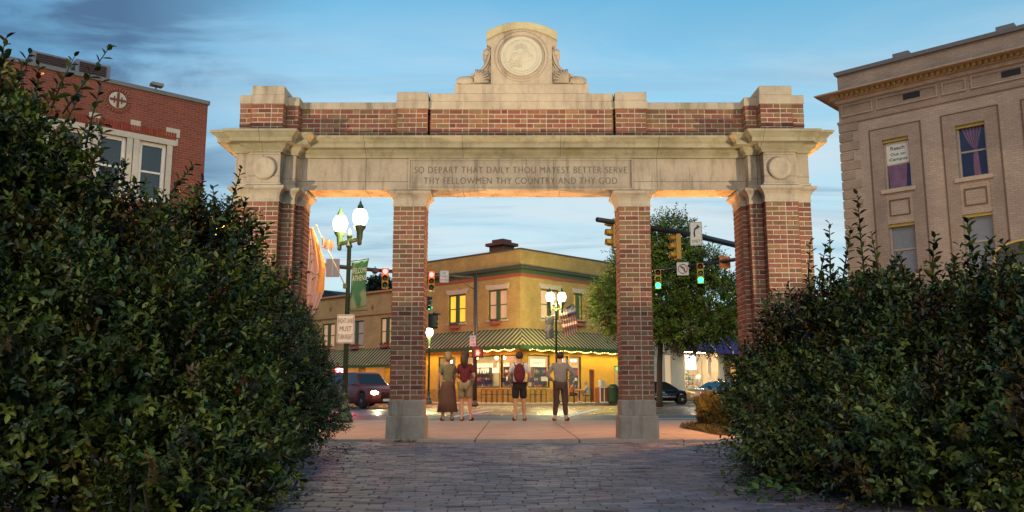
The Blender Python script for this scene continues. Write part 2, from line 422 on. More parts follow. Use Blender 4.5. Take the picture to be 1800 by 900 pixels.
def sprigs(blobs, n, per, length, leaf, leafw, pal, zmin=.05, depth=.3, up=.45, seed=1, back=.25, palw=None, tipcol=None, spread=.9):
    """leaf positions along n little twigs scattered in the outer shell of a union of ellipsoids"""
    q = np.random.default_rng(seed); C = np.array([b[:3] for b in blobs]); Rr = np.array([b[3:6] for b in blobs])
    area = (Rr[:, 0] * Rr[:, 2] + Rr[:, 1] * Rr[:, 2]); pr = area / area.sum()
    bp, bd = [], []; got = 0
    while got < n:
        k = q.choice(len(blobs), size=n * 2, p=pr); u = unit(q.normal(size=(n * 2, 3)))
        dep = np.abs(q.normal(size=n * 2)) * depth
        r = 1 + lump(u, seed + 5) - dep
        p = C[k] + Rr[k] * u * np.maximum(r, .15)[:, None]
        ok = p[:, 2] > zmin
        ok &= (u[:, 1] < .35) | (q.random(n * 2) < back)
        for j in range(len(blobs)):
            d = np.linalg.norm((p - C[j]) / Rr[j], axis=1); ok &= ~((k != j) & (d < .80))
        bp.append(p[ok]); bd.append(u[ok]); got += ok.sum()
    p = np.concatenate(bp)[:n]; u = np.concatenate(bd)[:n]
    d = unit(u * .8 + np.array([0, 0, up]) + q.normal(size=(n, 3)) * .45)
    t = np.tile(np.linspace(0, 1, per), n); i = np.repeat(np.arange(n), per)
    D = d[i]; base = p[i] + D * (t * length * (.7 + .6 * q.random(n)[i]))[:, None]
    ref = unit(np.cross(D, np.array([.3, .2, 1.]) + q.normal(size=(n, 3))[i] * .2)); r2 = np.cross(D, ref)
    ang = np.tile(np.arange(per) * 2.4, n) + q.random(n)[i] * 6.28
    out = ref * np.cos(ang)[:, None] + r2 * np.sin(ang)[:, None]
    ax = unit(D * (.55 + .5 * t[:, None]) + out * spread)
    nr = unit(D * .8 - out * .35 + np.array([0, 0, .7]) + q.normal(size=D.shape) * .25)
    N_ = n * per
    ln = leaf * (.55 + .75 * q.random(N_)) * (1 - .25 * t); wd = ln * leafw * (.85 + .3 * q.random(N_))
    pal = np.array(pal); c = pal[q.choice(len(pal), size=n, p=palw)][i] * (.75 + .5 * q.random(N_))[:, None]
    big = np.zeros(N_)
    for f_ in (1.7, 3.4, 6.5):
        for _ in range(2): k_ = q.normal(size=3); k_ /= np.linalg.norm(k_); big += np.sin(f_ * (base @ k_) * 1.8 + q.uniform(0, 6.28))
    c = c * (1 + .16 * big)[:, None].clip(.35, 2); brown = (big < -2.1)[:, None]; c = np.where(brown, c * np.array([1.7, .85, .8]), c)
    if tipcol is not None:
        tips = (q.random(n) < .22)[i] & (t > .5); c[tips] = np.array(tipcol) * (.8 + .4 * q.random(tips.sum()))[:, None]
    return base, ax, nr, ln, wd, c
def shoot(p0, p1, k, leaf, leafw, pal, seed):
    """one long upright shoot with alternating leaves"""
    q = np.random.default_rng(seed); p0 = np.array(p0); p1 = np.array(p1)
    t = np.linspace(.12, 1, k); D = np.tile(unit((p1 - p0)[None])[0], (k, 1))
    base = p0 + (p1 - p0) * t[:, None]; ref = unit(np.cross(D, [[.2, 1, .1]])); r2 = np.cross(D, ref)
    ang = np.arange(k) * 2.4 + q.random() * 6; out = ref * np.cos(ang)[:, None] + r2 * np.sin(ang)[:, None]
    ax = unit(D * .8 + out); nr = unit(D - out * .3 + q.normal(size=(k, 3)) * .2)
    ln = leaf * (.8 + .5 * q.random(k)) * (1.1 - .35 * t); c = np.array(pal)[q.integers(len(pal), size=k)] * (.8 + .4 * q.random(k))[:, None]
    return base, ax, nr, ln, ln * leafw, c
def cat(parts): return [np.concatenate([p[i] for p in parts]) for i in range(6)]

def curtain_glow(name, col, strength, dark=.45, folds=9.):
    """a drawn curtain or blind lit from the room behind it"""
    if name in MATS: return MATS[name]
    m, nt, b = _mat(name); n = nt.nodes; l = nt.links; tcn = n.new('ShaderNodeTexCoord')
    w = n.new('ShaderNodeTexWave'); w.bands_direction = 'X'; w.inputs['Scale'].default_value = folds; w.inputs['Distortion'].default_value = 3; w.inputs['Detail'].default_value = 3; w.inputs['Detail Scale'].default_value = .6
    nz = n.new('ShaderNodeTexNoise'); nz.inputs['Scale'].default_value = 1.6; nz.inputs['Detail'].default_value = 4
    l.new(tcn.outputs['Object'], w.inputs['Vector']); l.new(tcn.outputs['Object'], nz.inputs['Vector'])
    mm = n.new('ShaderNodeMath'); mm.operation = 'MULTIPLY'; l.new(w.outputs['Fac'], mm.inputs[0]); l.new(nz.outputs[0], mm.inputs[1])
    mr = n.new('ShaderNodeMapRange'); mr.inputs[1].default_value = .05; mr.inputs[2].default_value = .5; mr.inputs[3].default_value = strength * dark; mr.inputs[4].default_value = strength * 1.15; l.new(mm.outputs[0], mr.inputs[0])
    b.inputs['Base Color'].default_value = (*[c * .5 for c in col], 1); b.inputs['Emission Color'].default_value = (*col, 1); l.new(mr.outputs[0], b.inputs['Emission Strength']); b.inputs['Roughness'].default_value = .25
    MATS[name] = m; return m

# ------------------------------------------------------------------ floodlights of the gateway (stand outside the frame on either side)
def floodlight(x, y, aim, watts, label, half, col=(1, .86, .56)):
    t = thing('floodlight', label, 'floodlight', (x, y, 0), 0, 'floodlights trained on the gateway')
    MB().tube([(0, 0, 0), (0, 0, 1.05)], .05).build('pole', plain('dark_metal', (.03, .03, .03), .5, .6), t)
    d = (Vector(aim) - Vector((x, y, 1.2))).normalized(); rot = d.to_track_quat('-Z', 'Y').to_matrix().to_4x4()
    m = T(0, 0, 1.2) @ rot
    b = MB(); b.lathe([(.10, .16), (.13, .10), (.17, -.10), (.17, -.12), (.155, -.12), (.15, -.08), (0, -.02)], n=18)
    b.build('housing', plain('dark_metal', (.03, .03, .03)), t, m)
    l = bpy.data.lights.new('flood', 'SPOT'); l.energy = watts; l.spot_size = 2 * half; l.spot_blend = .16; l.shadow_soft_size = .07; l.color = col
    o = bpy.data.objects.new('flood', l); COL.objects.link(o); o.parent = t; o.matrix_local = T(0, 0, 1.2) @ rot @ T(0, 0, -.16)
GX = .153
floodlight(-8.9, 6.2, (-1.7 + GX, 13, 5.45), 3000, 'black floodlight on a short post left of the gateway', R(19))
floodlight(-9.5, 5.2, (GX, 13, 6.3), 2600, 'black narrow floodlight aimed at the crest from the left', R(6.5), (1, .78, .46))
floodlight(9.2, 6.2, (1.7 + GX, 13, 5.45), 3000, 'black floodlight on a short post right of the gateway', R(19))
floodlight(9.8, 5.2, (GX, 13, 6.3), 2600, 'black narrow floodlight aimed at the crest from the right', R(6.5), (1, .78, .46))
def uplight(x, y, aim, watts, label, col=(1, .42, .07), half=R(38)):
    t = thing('uplight', label, 'uplight', (x, y, 0), 0, 'ground uplights by the outer piers')
    d = (Vector(aim) - Vector((x, y, .1))).normalized(); rot = d.to_track_quat('-Z', 'Y').to_matrix().to_4x4()
    b = MB(); b.lathe([(.07, .08), (.09, .05), (.10, -.05), (.09, -.05), (0, 0)], n=14)
    b.build('housing', plain('dark_metal', (.03, .03, .03)), t, T(0, 0, .12) @ rot)
    MB().tube([(0, 0, 0), (0, 0, .1)], .02).build('stake', plain('dark_metal', (.03, .03, .03)), t)
    l = bpy.data.lights.new('uplight_lamp', 'SPOT'); l.energy = watts; l.spot_size = 2 * half; l.spot_blend = .6; l.shadow_soft_size = .06; l.color = col
    o = bpy.data.objects.new('uplight_lamp', l); COL.objects.link(o); o.parent = t; o.matrix_local = T(0, 0, .12) @ rot @ T(0, 0, -.08)
uplight(-3.45, 14.6, (-2.5, 13.3, 3.9), 1100, 'small orange uplight behind the left outer pier')
uplight(3.75, 14.6, (2.8, 13.3, 3.9), 900, 'small orange uplight behind the right outer pier')

uplight(-1.60, 14.1, (-.3, 13.3, 3.9), 420, 'small pale uplight behind the left inner pier', (1, .68, .36), R(50))
uplight(1.90, 14.1, (.6, 13.3, 3.9), 420, 'small pale uplight behind the right inner pier', (1, .68, .36), R(50))

# ------------------------------------------------------------------ ground
def sheet(name, x0, x1, y0, y1, z, mat, th=.0):
    b = MB(); 
    if th: b.box(x0, x1, y0, y1, z - th, z)
    else: b.quad((x0, y0, z), (x1, y0, z), (x1, y1, z), (x0, y1, z))
    o = b.build(name, mat); return struct(o)
sheet('ground', -900, 900, -60, 1800, -.03, plain('earth', (.06, .055, .04), .95, noise=.3, scale=3, bump=.5))
sheet('mulch_bed', -12, -2.35, 2.5, 15.2, .004, plain('mulch', (.07, .04, .025), .95, noise=.5, scale=40, bump=1))
sheet('mulch_bed', 3.05, 12, 2.5, 16.9, .004, plain('mulch', (.07, .04, .025), .95, noise=.5, scale=40, bump=1))
# brick pavers of the walk, laid one by one, slightly uneven
pv = MB(); q = random.Random(3)
pal = [(.155, .125, .15), (.19, .14, .15), (.12, .105, .13), (.20, .15, .16), (.16, .135, .17), (.125, .095, .11)]
y = 3.4; row = 0
while y < 12.86:
    x = -5.6 + (.105 if row % 2 else 0) + .02 * math.sin(row * .7)
    while x < 5.9:
        zt = .012 + q.uniform(-.0035, .0045) + .012 * math.sin(x * .9 + 1) * math.sin(y * .8); c = q.choice(pal); k = q.uniform(.8, 1.2)
        tx, ty = q.uniform(-.003, .003), q.uniform(-.0025, .0025); g = .004 + q.uniform(0, .0025)
        x0, x1, y0, y1 = x + g, x + .207 - g, y + g, y + .103 - g
        j = [q.uniform(-.002, .002) for _ in range(4)]
        b0 = [(x0 + j[0], y0 + j[1]), (x1 + j[2], y0 + j[3]), (x1 + j[0], y1 + j[2]), (x0 + j[3], y1 + j[1])]
        zs = [zt - tx - ty, zt + tx - ty, zt + tx + ty, zt - tx + ty]; e = .006
        cx, cy = (x0 + x1) / 2, (y0 + y1) / 2
        ins = [(a + math.copysign(e, cx - a), bb + math.copysign(e, cy - bb)) for a, bb in b0]
        v = [(a, bb, -.02) for a, bb in b0] + [(a, bb, z - .004) for (a, bb), z in zip(b0, zs)] + [(a, bb, z) for (a, bb), z in zip(ins, zs)]
        fs = [(0, 1, 5, 4), (1, 2, 6, 5), (2, 3, 7, 6), (3, 0, 4, 7), (4, 5, 9, 8), (5, 6, 10, 9), (6, 7, 11, 10), (7, 4, 8, 11), (8, 9, 10, 11)]
        pv.add(v, fs, False, 0, tuple(a * k for a in c)); x += .207
    y += .103; row += 1
pm = attr_mat('paver', rough=.6, bump=.6, bscale=35, spec=.35, mottle=.38, mscale=2.2)
struct(pv.build('brick_walk', pm, recalc=False))
sheet('walk_bedding', -6, 6, 2.5, 12.9, -.012, plain('sand_joint', (.04, .038, .035), .95, noise=.4, scale=30, bump=.6))
# concrete pavement behind the gateway, one low step up, with saw-cut joints
def concrete(name, col, jx, jy):
    m = stonemat(name, col, tuple(c * .6 for c in col), 0, 0, stain=1.25, streak=False, rough=.75)
    return m
sm_ = concrete('pavement_concrete', (.40, .285, .23), 0, 0)
KERB = 22.0; b = MB()
xs = np.arange(-30, 30.1, 1.55); ys = [12.93, 14.45, 15.97, 17.49, 19.01, 20.53, 21.80]
for i in range(len(xs) - 1):
    for j in range(len(ys) - 1): b.box(xs[i] + .009, xs[i + 1] - .009, ys[j] + .009, ys[j + 1] - .009, -.05, .055 + rng.uniform(-.002, .002))
struct(b.build('pavement', sm_, bevel=.006))
b = MB(); 
for i in range(20): b.box(-30 + 3 * i + .004, -27 + 3 * i - .004, 21.80, KERB, -.16, .05)
struct(b.build('kerb', concrete('kerb_stone', (.33, .31, .29), 0, 0), bevel=.015))
STZ = -.02
# street of red brick with a darker asphalt strip along the near kerb
m, nt_, bb = _mat('street_brick'); n = nt_.nodes; l = nt_.links
tcn = n.new('ShaderNodeTexCoord'); br = n.new('ShaderNodeTexBrick'); l.new(tcn.outputs['Object'], br.inputs['Vector'])
br.inputs['Scale'].default_value = 1; br.inputs['Brick Width'].default_value = .42; br.inputs['Row Height'].default_value = .21; br.inputs['Mortar Size'].default_value = .016
br.inputs['Color1'].default_value = (.17, .09, .075, 1); br.inputs['Color2'].default_value = (.11, .07, .065, 1); br.inputs['Mortar'].default_value = (.035, .03, .03, 1)
nz = n.new('ShaderNodeTexNoise'); nz.inputs['Scale'].default_value = .8; nz.inputs['Detail'].default_value = 7; l.new(tcn.outputs['Object'], nz.inputs['Vector'])
mr = n.new('ShaderNodeMapRange'); mr.inputs[1].default_value = .35; mr.inputs[2].default_value = .65; mr.inputs[3].default_value = .22; mr.inputs[4].default_value = .5; l.new(nz.outputs[0], mr.inputs[0])
l.new(br.outputs[0], bb.inputs['Base Color']); l.new(mr.outputs[0], bb.inputs['Roughness'])
n2 = n.new('ShaderNodeTexNoise'); n2.inputs['Scale'].default_value = 3.5; n2.inputs['Detail'].default_value = 4; l.new(tcn.outputs['Object'], n2.inputs['Vector'])
mth = n.new('ShaderNodeMath'); mth.operation = 'SUBTRACT'; l.new(n2.outputs[0], mth.inputs[0]); l.new(br.outputs['Fac'], mth.inputs[1])
bp = n.new('ShaderNodeBump'); bp.inputs['Strength'].default_value = .8; bp.inputs['Distance'].default_value = .02; l.new(mth.outputs[0], bp.inputs['Height']); l.new(bp.outputs[0], bb.inputs['Normal'])
sheet('street', -120, 120, KERB, 64, STZ - .004, m)
sheet('street_asphalt', -120, 120, KERB, 29.5, STZ, plain('asphalt', (.06, .062, .068), .6, noise=.2, scale=4, bump=.7))
paint = plain('road_paint', (.62, .62, .6), .6, noise=.25, scale=5)
b = MB()
b.box(-14, -3.0, 23.2, 23.33, STZ, STZ + .004); b.box(3.3, 14, 25.4, 25.53, STZ, STZ + .004)
for (xa, ya, xb, yb, w) in ((-1.9, 27.2, -.9, 36.5, .3), (1.6, 27.2, 4.0, 40, .3), (-12, 33.5, -3.4, 33.5, .15), (3.4, 29.6, 12, 30.6, .12), (-3.3, 27.2, 1.6, 27.2, .14)):
    d = Vector((xb - xa, yb - ya, 0)).normalized(); s = Vector((-d.y, d.x, 0)) * w / 2; a = Vector((xa, ya, STZ + .004)); c = Vector((xb, yb, STZ + .004))
    b.quad(a - s, c - s, c + s, a + s)
struct(b.build('road_markings', paint, recalc=False))

# ------------------------------------------------------------------ the gateway
stone = stonemat('limestone', (.42, .33, .255), (.18, .135, .10), 0, 0, stain=.9)
stone_j = stonemat('limestone_jointed', (.38, .295, .23), (.17, .13, .10), 1.52, 4.0, stain=1.15, off=(-.60, 0, 0))
stone_green = stonemat('limestone_cornice', (.36, .30, .21), (.16, .135, .085), 1.52, 9.0, stain=.8, off=(-.60, 0, 0), moss=(.22, .175, .09))
stone_base = stonemat('limestone_plinth', (.33, .28, .23), (.14, .105, .08), 0, 0, stain=.95)
mortar = plain('mortar', (.44, .35, .29), .95, noise=.2, scale=30, bump=.6)
brick_m = attr_mat('gate_brick', rough=.8, bump=.7, bscale=90, spec=.25, mottle=.2, mscale=14)
BR = [(.215, .075, .045), (.19, .062, .04), (.225, .095, .05), (.205, .105, .052), (.19, .11, .055), (.15, .052, .037), (.165, .08, .044)]
BWT = [7, 6, 4, 4, 2, 3, 3]
def bricks(parent, plan, z0, z1, name='brickwork', h=.0735, seed=1, skip=()):
    """Flemish-bond bricks laid one by one around a plan polygon (counter-clockwise), over a mortar core"""
    q = random.Random(seed); core = MB(); core.sweep(plan, [(-.008, z0), (-.008, z1)]); co = core.build('mortar_core', mortar, parent)
    b = MB(); nrows = max(1, round((z1 - z0) / h)); h = (z1 - z0) / nrows; n = len(plan); jt = .0068
    for i in range(n):
        if i in skip: continue
        a = Vector(plan[i]); c = Vector(plan[(i + 1) % n]); L_ = (c - a).length; d = (c - a) / L_; o = Vector((d.y, -d.x))
        for r in range(nrows):
            za, zb_ = z0 + r * h + jt, z0 + (r + 1) * h - jt; s = 0.; k = r % 2; first = True
            while s < L_ - .001:
                w = .205 if (k % 2 == 0) else .103
                if first and r % 2: w = .103 
                if L_ - (s + w) < .05: w = L_ - s
                e = min(L_, s + w); s0 = s + (0 if s == 0 else jt); s1 = e - (0 if e >= L_ - .001 else jt)
                col = q.choices(BR, BWT)[0]; f = q.uniform(.8, 1.2); pr = q.uniform(-.0025, .002); iv = .004
                A = a + d * s0; B = a + d * s1; jz = q.uniform(-.0015, .0015)
                vs = []
                for (ex, off) in ((0, -.012), (0, pr - iv), (iv, pr)):
                    for (pt, sg) in ((A, 1), (B, -1)):
                        for zc, sz in ((za, 1), (zb_, -1)):
                            p = pt + d * (ex * sg * (0 if (sg == 1 and s0 == 0) or (sg == -1 and s1 >= L_ - .001) else 1)) + o * off
                            vs.append((p.x, p.y, zc + sz * ex + jz))
                fs = [(8, 10, 11, 9)]
                for u in (0, 4):
                    fs += [(u + 0, u + 2, u + 6, u + 4), (u + 2, u + 3, u + 7, u + 6), (u + 3, u + 1, u + 5, u + 7), (u + 1, u + 0, u + 4, u + 5)]
                b.add(vs, fs, False, 0, tuple(x * f for x in col)); s = e; k += 1; first = False
    bo = b.build(name, brick_m, parent, recalc=False)
    co.parent = bo
    return bo
gate = thing('memorial_gateway', 'brick and limestone memorial gateway with carved inscription and round seal on top', 'gateway', (GX, 13, 0))
G = T(-GX, -13, 0)             # gate parts are written in x from the gate's axis, y in world metres, then shifted
def gb(): return MB(T(0, -13, 0))
def rect(x0, x1, y0, y1): return [(x0, y0 - 13), (x1, y0 - 13), (x1, y1 - 13), (x0, y1 - 13)]
Zc0, Zc1, ZB, ZT = 3.602, 3.84, 3.862, 4.37
capprof = [(0, Zc0), (.012, Zc0), (.012, Zc0 + .03), (.004, Zc0 + .034), (.006, Zc0 + .09), (.02, Zc0 + .13), (.045, Zc0 + .165), (.075, Zc0 + .19), (.085, Zc0 + .20), (.085, Zc1), (0, Zc1 + .003)]
for s in (-1, 1):
    xc = s * 1.75
    bricks(gate, rect(xc - .245, xc + .245, 13.0, 13.49), .63, Zc0, seed=10 + s)
    b = MB(); b.sweep(rect(xc - .258, xc + .258, 12.987, 13.503), [(0, .40), (0, .61), (-.012, .632)]); b.build('pier_base', stone_base, gate, bevel=.008)
    b = MB(); b.sweep(rect(xc - .286, xc + .286, 12.958, 13.53), [(.006, -.02), (0, .385), (-.02, .402)]); b.build('plinth', stone_base, gate, bevel=.01)
    b = MB(); b.sweep(rect(xc - .245, xc + .245, 13.0, 13.49), capprof); b.build('capital', stone, gate, bevel=.003)
# stepped plan of the outer piers (right one; the left is mirrored)
def outer(fr=0., x_in=3.42):
    return [(x_in, 13.0 + fr), (3.50, 13.0 + fr), (3.50, 12.83 + fr), (3.69, 12.83 + fr), (3.69, 12.65 + fr), (4.19, 12.65 + fr), (4.19, 12.72 + fr), (4.40, 12.72 + fr), (4.40, 13.50), (x_in, 13.50)]
def side(pl, s): 
    pl = [(x, y - 13) for x, y in pl]
    return pl if s > 0 else [(-x, y) for x, y in reversed(pl)]
for s in (-1, 1):
    bricks(gate, side(outer(), s), .40, Zc0, seed=20 + s)
    b = MB(); b.sweep(side(outer(), s), [(.03, -.02), (.03, .37), (.01, .402)]); b.build('plinth', stone_base, gate, bevel=.008)
    b = MB(); b.sweep(side(outer(), s), capprof); b.build('capital', stone, gate, bevel=.003)
# entablature follows one plan round the whole gateway
half = outer(x_in=0)[1:8]
plan = [(x, y - 13) for x, y in half] + [(4.40, .5), (-4.40, .5)] + [(-x, y - 13) for x, y in reversed(half)]
plan = [p for p in plan]
b = MB(); b.sweep(plan, [(0, ZB), (0, ZT)]); b.build('frieze', stone_j, gate, bevel=.005)
b = MB(); b.sweep(plan, [(.002, ZT + .001), (.03, ZT + .003), (.03, ZT + .028), (.042, ZT + .04), (.085, ZT + .075), (.095, ZT + .085), (.10, ZT + .115), (.12, ZT + .12), (.215, ZT + .124), (.215, ZT + .118), (.225, ZT + .118), (.225, ZT + .18), (.235, ZT + .188), (.245, ZT + .20), (.28, ZT + .235), (.295, ZT + .245), (.31, ZT + .247), (.31, ZT + .285), (.0, ZT + .335)])
b.build('cornice', stone_green, gate, bevel=.003)
# parapet
ZP = ZT + .30
def par(x0, x1, y0, zb_, zt, y1=13.45, slabs=1, name='coping', seed=0, skip=()):
    bo = bricks(gate, rect(x0, x1, y0, y1), ZP - .02, zb_, seed=seed, name='parapet_brickwork')
    z = zb_; hs = (zt - zb_) / slabs
    for k in range(slabs):
        b = MB(); e = .012 if k == 0 else .003
        b.sweep(rect(x0 - e * 0, x1 + e * 0, y0, y1), [(e, z + .001), (e, z + hs - .006), (e - .008, z + hs - .001)]); b.build(name, stone, gate, bevel=.004); z += hs
zb1 = 5.185
par(-1.455, 1.455, 13.03, zb1, 5.452, slabs=2, seed=31)
for s in (-1, 1):
    a, c = sorted((s * 1.485, s * 1.98)); par(a, c, 12.99, zb1, 5.462, slabs=2, seed=32 + s)
    a, c = sorted((s * 1.98, s * 3.50)); par(a + (.001 if s < 0 else .002), c, 13.03, zb1, 5.30, seed=35 + s)
    a, c = sorted((s * 3.50, s * 3.69)); par(a, c, 12.86, zb1, 5.325, seed=38 + s)
    a, c = sorted((s * 3.692, s * 4.19)); par(a, c, 12.69, zb1 - .025, 5.455, slabs=2, seed=41 + s)
    a, c = sorted((s * 4.192, s * 4.385)); par(a, c, 12.76, zb1, 5.325, seed=44 + s)
# stepped base and carved crest
b = gb(); b.box(-1.07, 1.07, 13.04, 13.42, 5.454, 5.612); b.build('crest_plinth', stone, gate, bevel=.008)
sc = 1 / 109.7          # photo pixels to metres at the crest
def cp(px, py): return ((px - 915) * sc, 5.614 + (147 - py) / 104.7)
body = [cp(861, 147), cp(969, 147), cp(969, 80), cp(977, 76), cp(977.5, 55)]
cx0, cz0 = cp(915, 119.5); r0 = ((977.5 - 915) ** 2 + (119.5 - 55) ** 2) ** .5 * sc
for k in range(1, 16):
    a = math.atan2(64.5, 62.5) + (PI - 2 * math.atan2(64.5, 62.5)) * k / 16
    body.append((cx0 + r0 * math.cos(a) * 1.0, cz0 + (r0 * math.sin(a) * 1.048) * (1 - .07 * math.sin(PI * k / 16))))
body += [cp(852.5, 55), cp(853, 76), cp(861, 80)]
b = gb(); b.prism(body, 13.06, 13.38)
b.build('crest_block', stone, gate, bevel=.006)
# curved coping lip of the crest, standing a little proud
lip = []; NL = 18
def arc(px, dz):
    t = (px - 915) / 62.5; return cp(px, 37.5 + 17.5 * t * t + dz)
top = [arc(853 + 125 * k / NL, 0) for k in range(NL + 1)]; bot = [arc(853 + 125 * k / NL, 12 + 3 * abs((853 + 125 * k / NL - 915) / 62.5)) for k in range(NL + 1)]
b = gb(); b.prism(bot + top[::-1], 13.02, 13.40); b.build('crest_coping', stonemat('limestone_mossy', (.46, .39, .26), (.24, .17, .07), stain=.8, moss=(.30, .20, .06)), gate, bevel=.006)
for s in (-1, 1):
    # scroll: concave sweep from a small volute above to a large one below
    out = [(861, 147), (861, 84), (858, 82), (852, 82), (848, 86), (846, 92), (848, 98), (850, 104), (848, 111), (843, 118), (836, 123.5), (829, 127), (825, 130), (815, 131), (806, 133), (800.5, 139), (800.5, 144), (803, 147)]
    pts = [cp(x, y) for x, y in out]
    if s < 0: pts = pts[::-1]
    pts = [(x * (1 if s < 0 else -1), z) for x, z in pts]
    b = gb(); b.prism(pts, 13.10, 13.36); sc_o = b.build('scroll', stone, gate, bevel=.008)
    def mx(px, py): x, z = cp(px, py); return (x * (1 if s < 0 else -1), z)
    b = gb()
    x, z = mx(815, 139.5); b.lathe([(.115, .11), (.125, -.005), (.105, -.03), (.0, -.045)], (x, 13.10, z), n=22, axis='y'); 
    for i_ in range(len(b.v)): vx, vy, vz = b.v[i_]; b.v[i_] = (x + (vx - x) * 1.12, vy, z + (vz - z) * .62)
    c0 = len(b.v); x2, z2 = mx(852.5, 89); b.lathe([(.05, .1), (.055, -.005), (.04, -.03), (0, -.035)], (x2, 13.10, z2), n=16, axis='y')
    rim = [(860, 84), (858.5, 95), (855, 106), (849, 116), (840, 124), (831, 129), (826, 131)]
    b.tube([(mx(*p)[0], .105 + 13 - .012, mx(*p)[1]) for p in rim], .022, 6)
    b.tube([(mx(p[0] + 3.5, p[1] + 3)[0], 13.095, mx(p[0] + 3.5, p[1] + 3)[1]) for p in rim[2:]], .014, 6)
    b.build('volute', stone, gate)
    b = gb()
    for k in range(7):   # acanthus-like shell ribs fanning from the volute
        a = R(2 + 13 * k); x0, z0 = mx(832, 143); L_ = (25 + 2.5 * math.sin(k)) * sc if k < 5 else 22 * sc
        x1 = x0 + (1 if s < 0 else -1) * L_ * math.cos(a); z1 = z0 + L_ * math.sin(a) * 1.05
        if k == 0: z1 = z0 + .005
        b.tube([(x0, 13.085, z0), ((x0 + x1) / 2, 13.06, (z0 + z1) / 2 + .012), (x1, 13.075, z1 + .006)], [.008, .018, .024], 7)
    b.build('leaf_carving', stone, gate)
# seal: recessed ring round a medallion with worn relief
x, z = cp(914.5, 98)
def ring(mb, prof, c): mb.lathe(prof, c, n=48, axis='y')
b = gb(); ring(b, [(.425, .05), (.425, -.012), (.405, -.02), (.385, -.012), (.378, .0), (.37, .03)], (x, 13.06, z)); b.build('seal_ring', stone, gate)
md = MB(T(x, 13.045 - 13, z)); ring(md, [(.335, .04), (.335, -.02), (.322, -.032), (.305, -.032), (.297, -.018), (.285, -.018), (.0, -.024)], (0, 0, 0))
sealo = md.build('seal', stonemat('limestone_seal', (.49, .43, .35), (.30, .25, .19), stain=.5, streak=False), gate)
rl = MB(T(x, 13.045 - 13, z))
for k in range(44):
    a = 2 * PI * k / 44
    if 1.5 < a < 1.6: continue
    rl.box(.262 * math.cos(a) - .007, .262 * math.cos(a) + .007, -.027, -.01, .262 * math.sin(a) - .009, .262 * math.sin(a) + .009)
for k in range(5):
    w_ = .20 - .02 * abs(k - 2); rl.tube([(-w_ + .4 * w_ * j / 2, -.024, -.05 - .032 * k + .012 * math.sin(j * 1.7 + k)) for j in range(6)], .008, 5)
for (hx, hz, hr) in ((-.09, -.02, .085), (.06, -.01, .10), (.14, -.03, .06)): rl.lathe([(hr, .0), (hr * .8, -.008), (0, -.016)], (hx, -.018, hz), n=16, axis='y')
for k in range(9):
    a = R(20 + 17.5 * k); rl.tube([(.06 * math.cos(a) - .01, -.024, .07 + .06 * math.sin(a)), (.13 * math.cos(a) - .01, -.024, .07 + .13 * math.sin(a))], .005, 4)
rl.build('relief', MATS['limestone_seal'], sealo)
# roundels on the pavilions and the sunk panels round them
for s in (-1, 1):
    cx = s * 3.925; cz = 4.12; b = gb()
    ring(b, [(.178, .01), (.178, -.006), (.17, -.035), (.155, -.045), (.10, -.038), (.05, -.03), (0, -.027)], (cx, 12.65, cz)); b.build('roundel', stone, gate)
    b = gb(); x0, x1 = (cx - .235, cx + .235); yf = 12.65
    for (a, c, z0, z1) in ((x0, x1, ZT - .03, ZT - .002), (x0, x1, ZB + .004, ZB + .03)): b.box(a, c, yf - .02, yf, z0, z1)
    b.build('panel_moulding', stone, gate, bevel=.006)
    b = MB(); pl = side(outer(), s); b.sweep(pl, [(.001, ZB - .012), (.018, ZB - .01), (.018, ZB + .03), (.001, ZB + .04)], cap0=False, cap1=False); b.build('taenia', stone, gate)
# inscription panel with a moulded border
x0, x1 = -1.745, 1.71; za, zb_ = ZB + .035, ZT - .03
b = gb(); b.box(x0, x1, 12.992, 13.01, za, zb_); 
panel = b.build('inscription_panel', stonemat('limestone_panel', (.36, .285, .225), (.17, .13, .10), 1.20, 9, stain=1.15, off=(-.5, 0, 0)), gate)
b = gb(); frame_mb(b, x0 - .03, x1 + .03, za - .03, zb_ + .027, 12.982, 13.0, .022); frame_mb(b, x0 + .022, x1 - .022, za + .02, zb_ - .02, 12.985, 12.993, .006); b.build('border', stone, panel)
gm = plain('incised_letters', (.15, .11, .08), .95, noise=.3)
yl = 12.992 - 13 - .0022
zt1 = P(915, 299, 13).z; zt2 = P(915, 318, 13).z
text('SO DEPART THAT DAILY THOU MAYEST BETTER SERVE', 3.33, .105, gm, panel, T(-.015, yl, zt1), bold=-.016, space=1.12)
text('THY FELLOWMEN THY COUNTRY AND THY GOD', 3.02, .105, gm, panel, T(-.02, yl, zt2), bold=-.016, space=1.12)

# ------------------------------------------------------------------ corner restaurant building with striped awnings
CO = (.54, 54.0)
FL = Frame(CO, (.749, -.663)); FR = Frame(CO, (.721, .693))
ybrick = brickwall('yellow_brick', (.52, .35, .10), (.45, .30, .085), (.36, .27, .12), stain=.32, bump=1.)
ypaint = plain('yellow_wall_paint', (.50, .30, .055), .75, noise=.12, scale=3, bump=.2)
gpaint = plain('green_trim', (.055, .10, .035), .55, noise=.2)
rpaint = plain('terracotta_trim', (.30, .085, .03), .6, noise=.2)
dgl = plain('dark_glass', (.02, .025, .03), .06, spec=.8, noise=.3, scale=2)
shopglass = glass('shop_glass', (.97, .97, .95), .05)
cream = plain('cream_stone', (.50, .42, .30), .8, noise=.15)
darkm = plain('dark_metal', (.03, .03, .03), .5, .6)
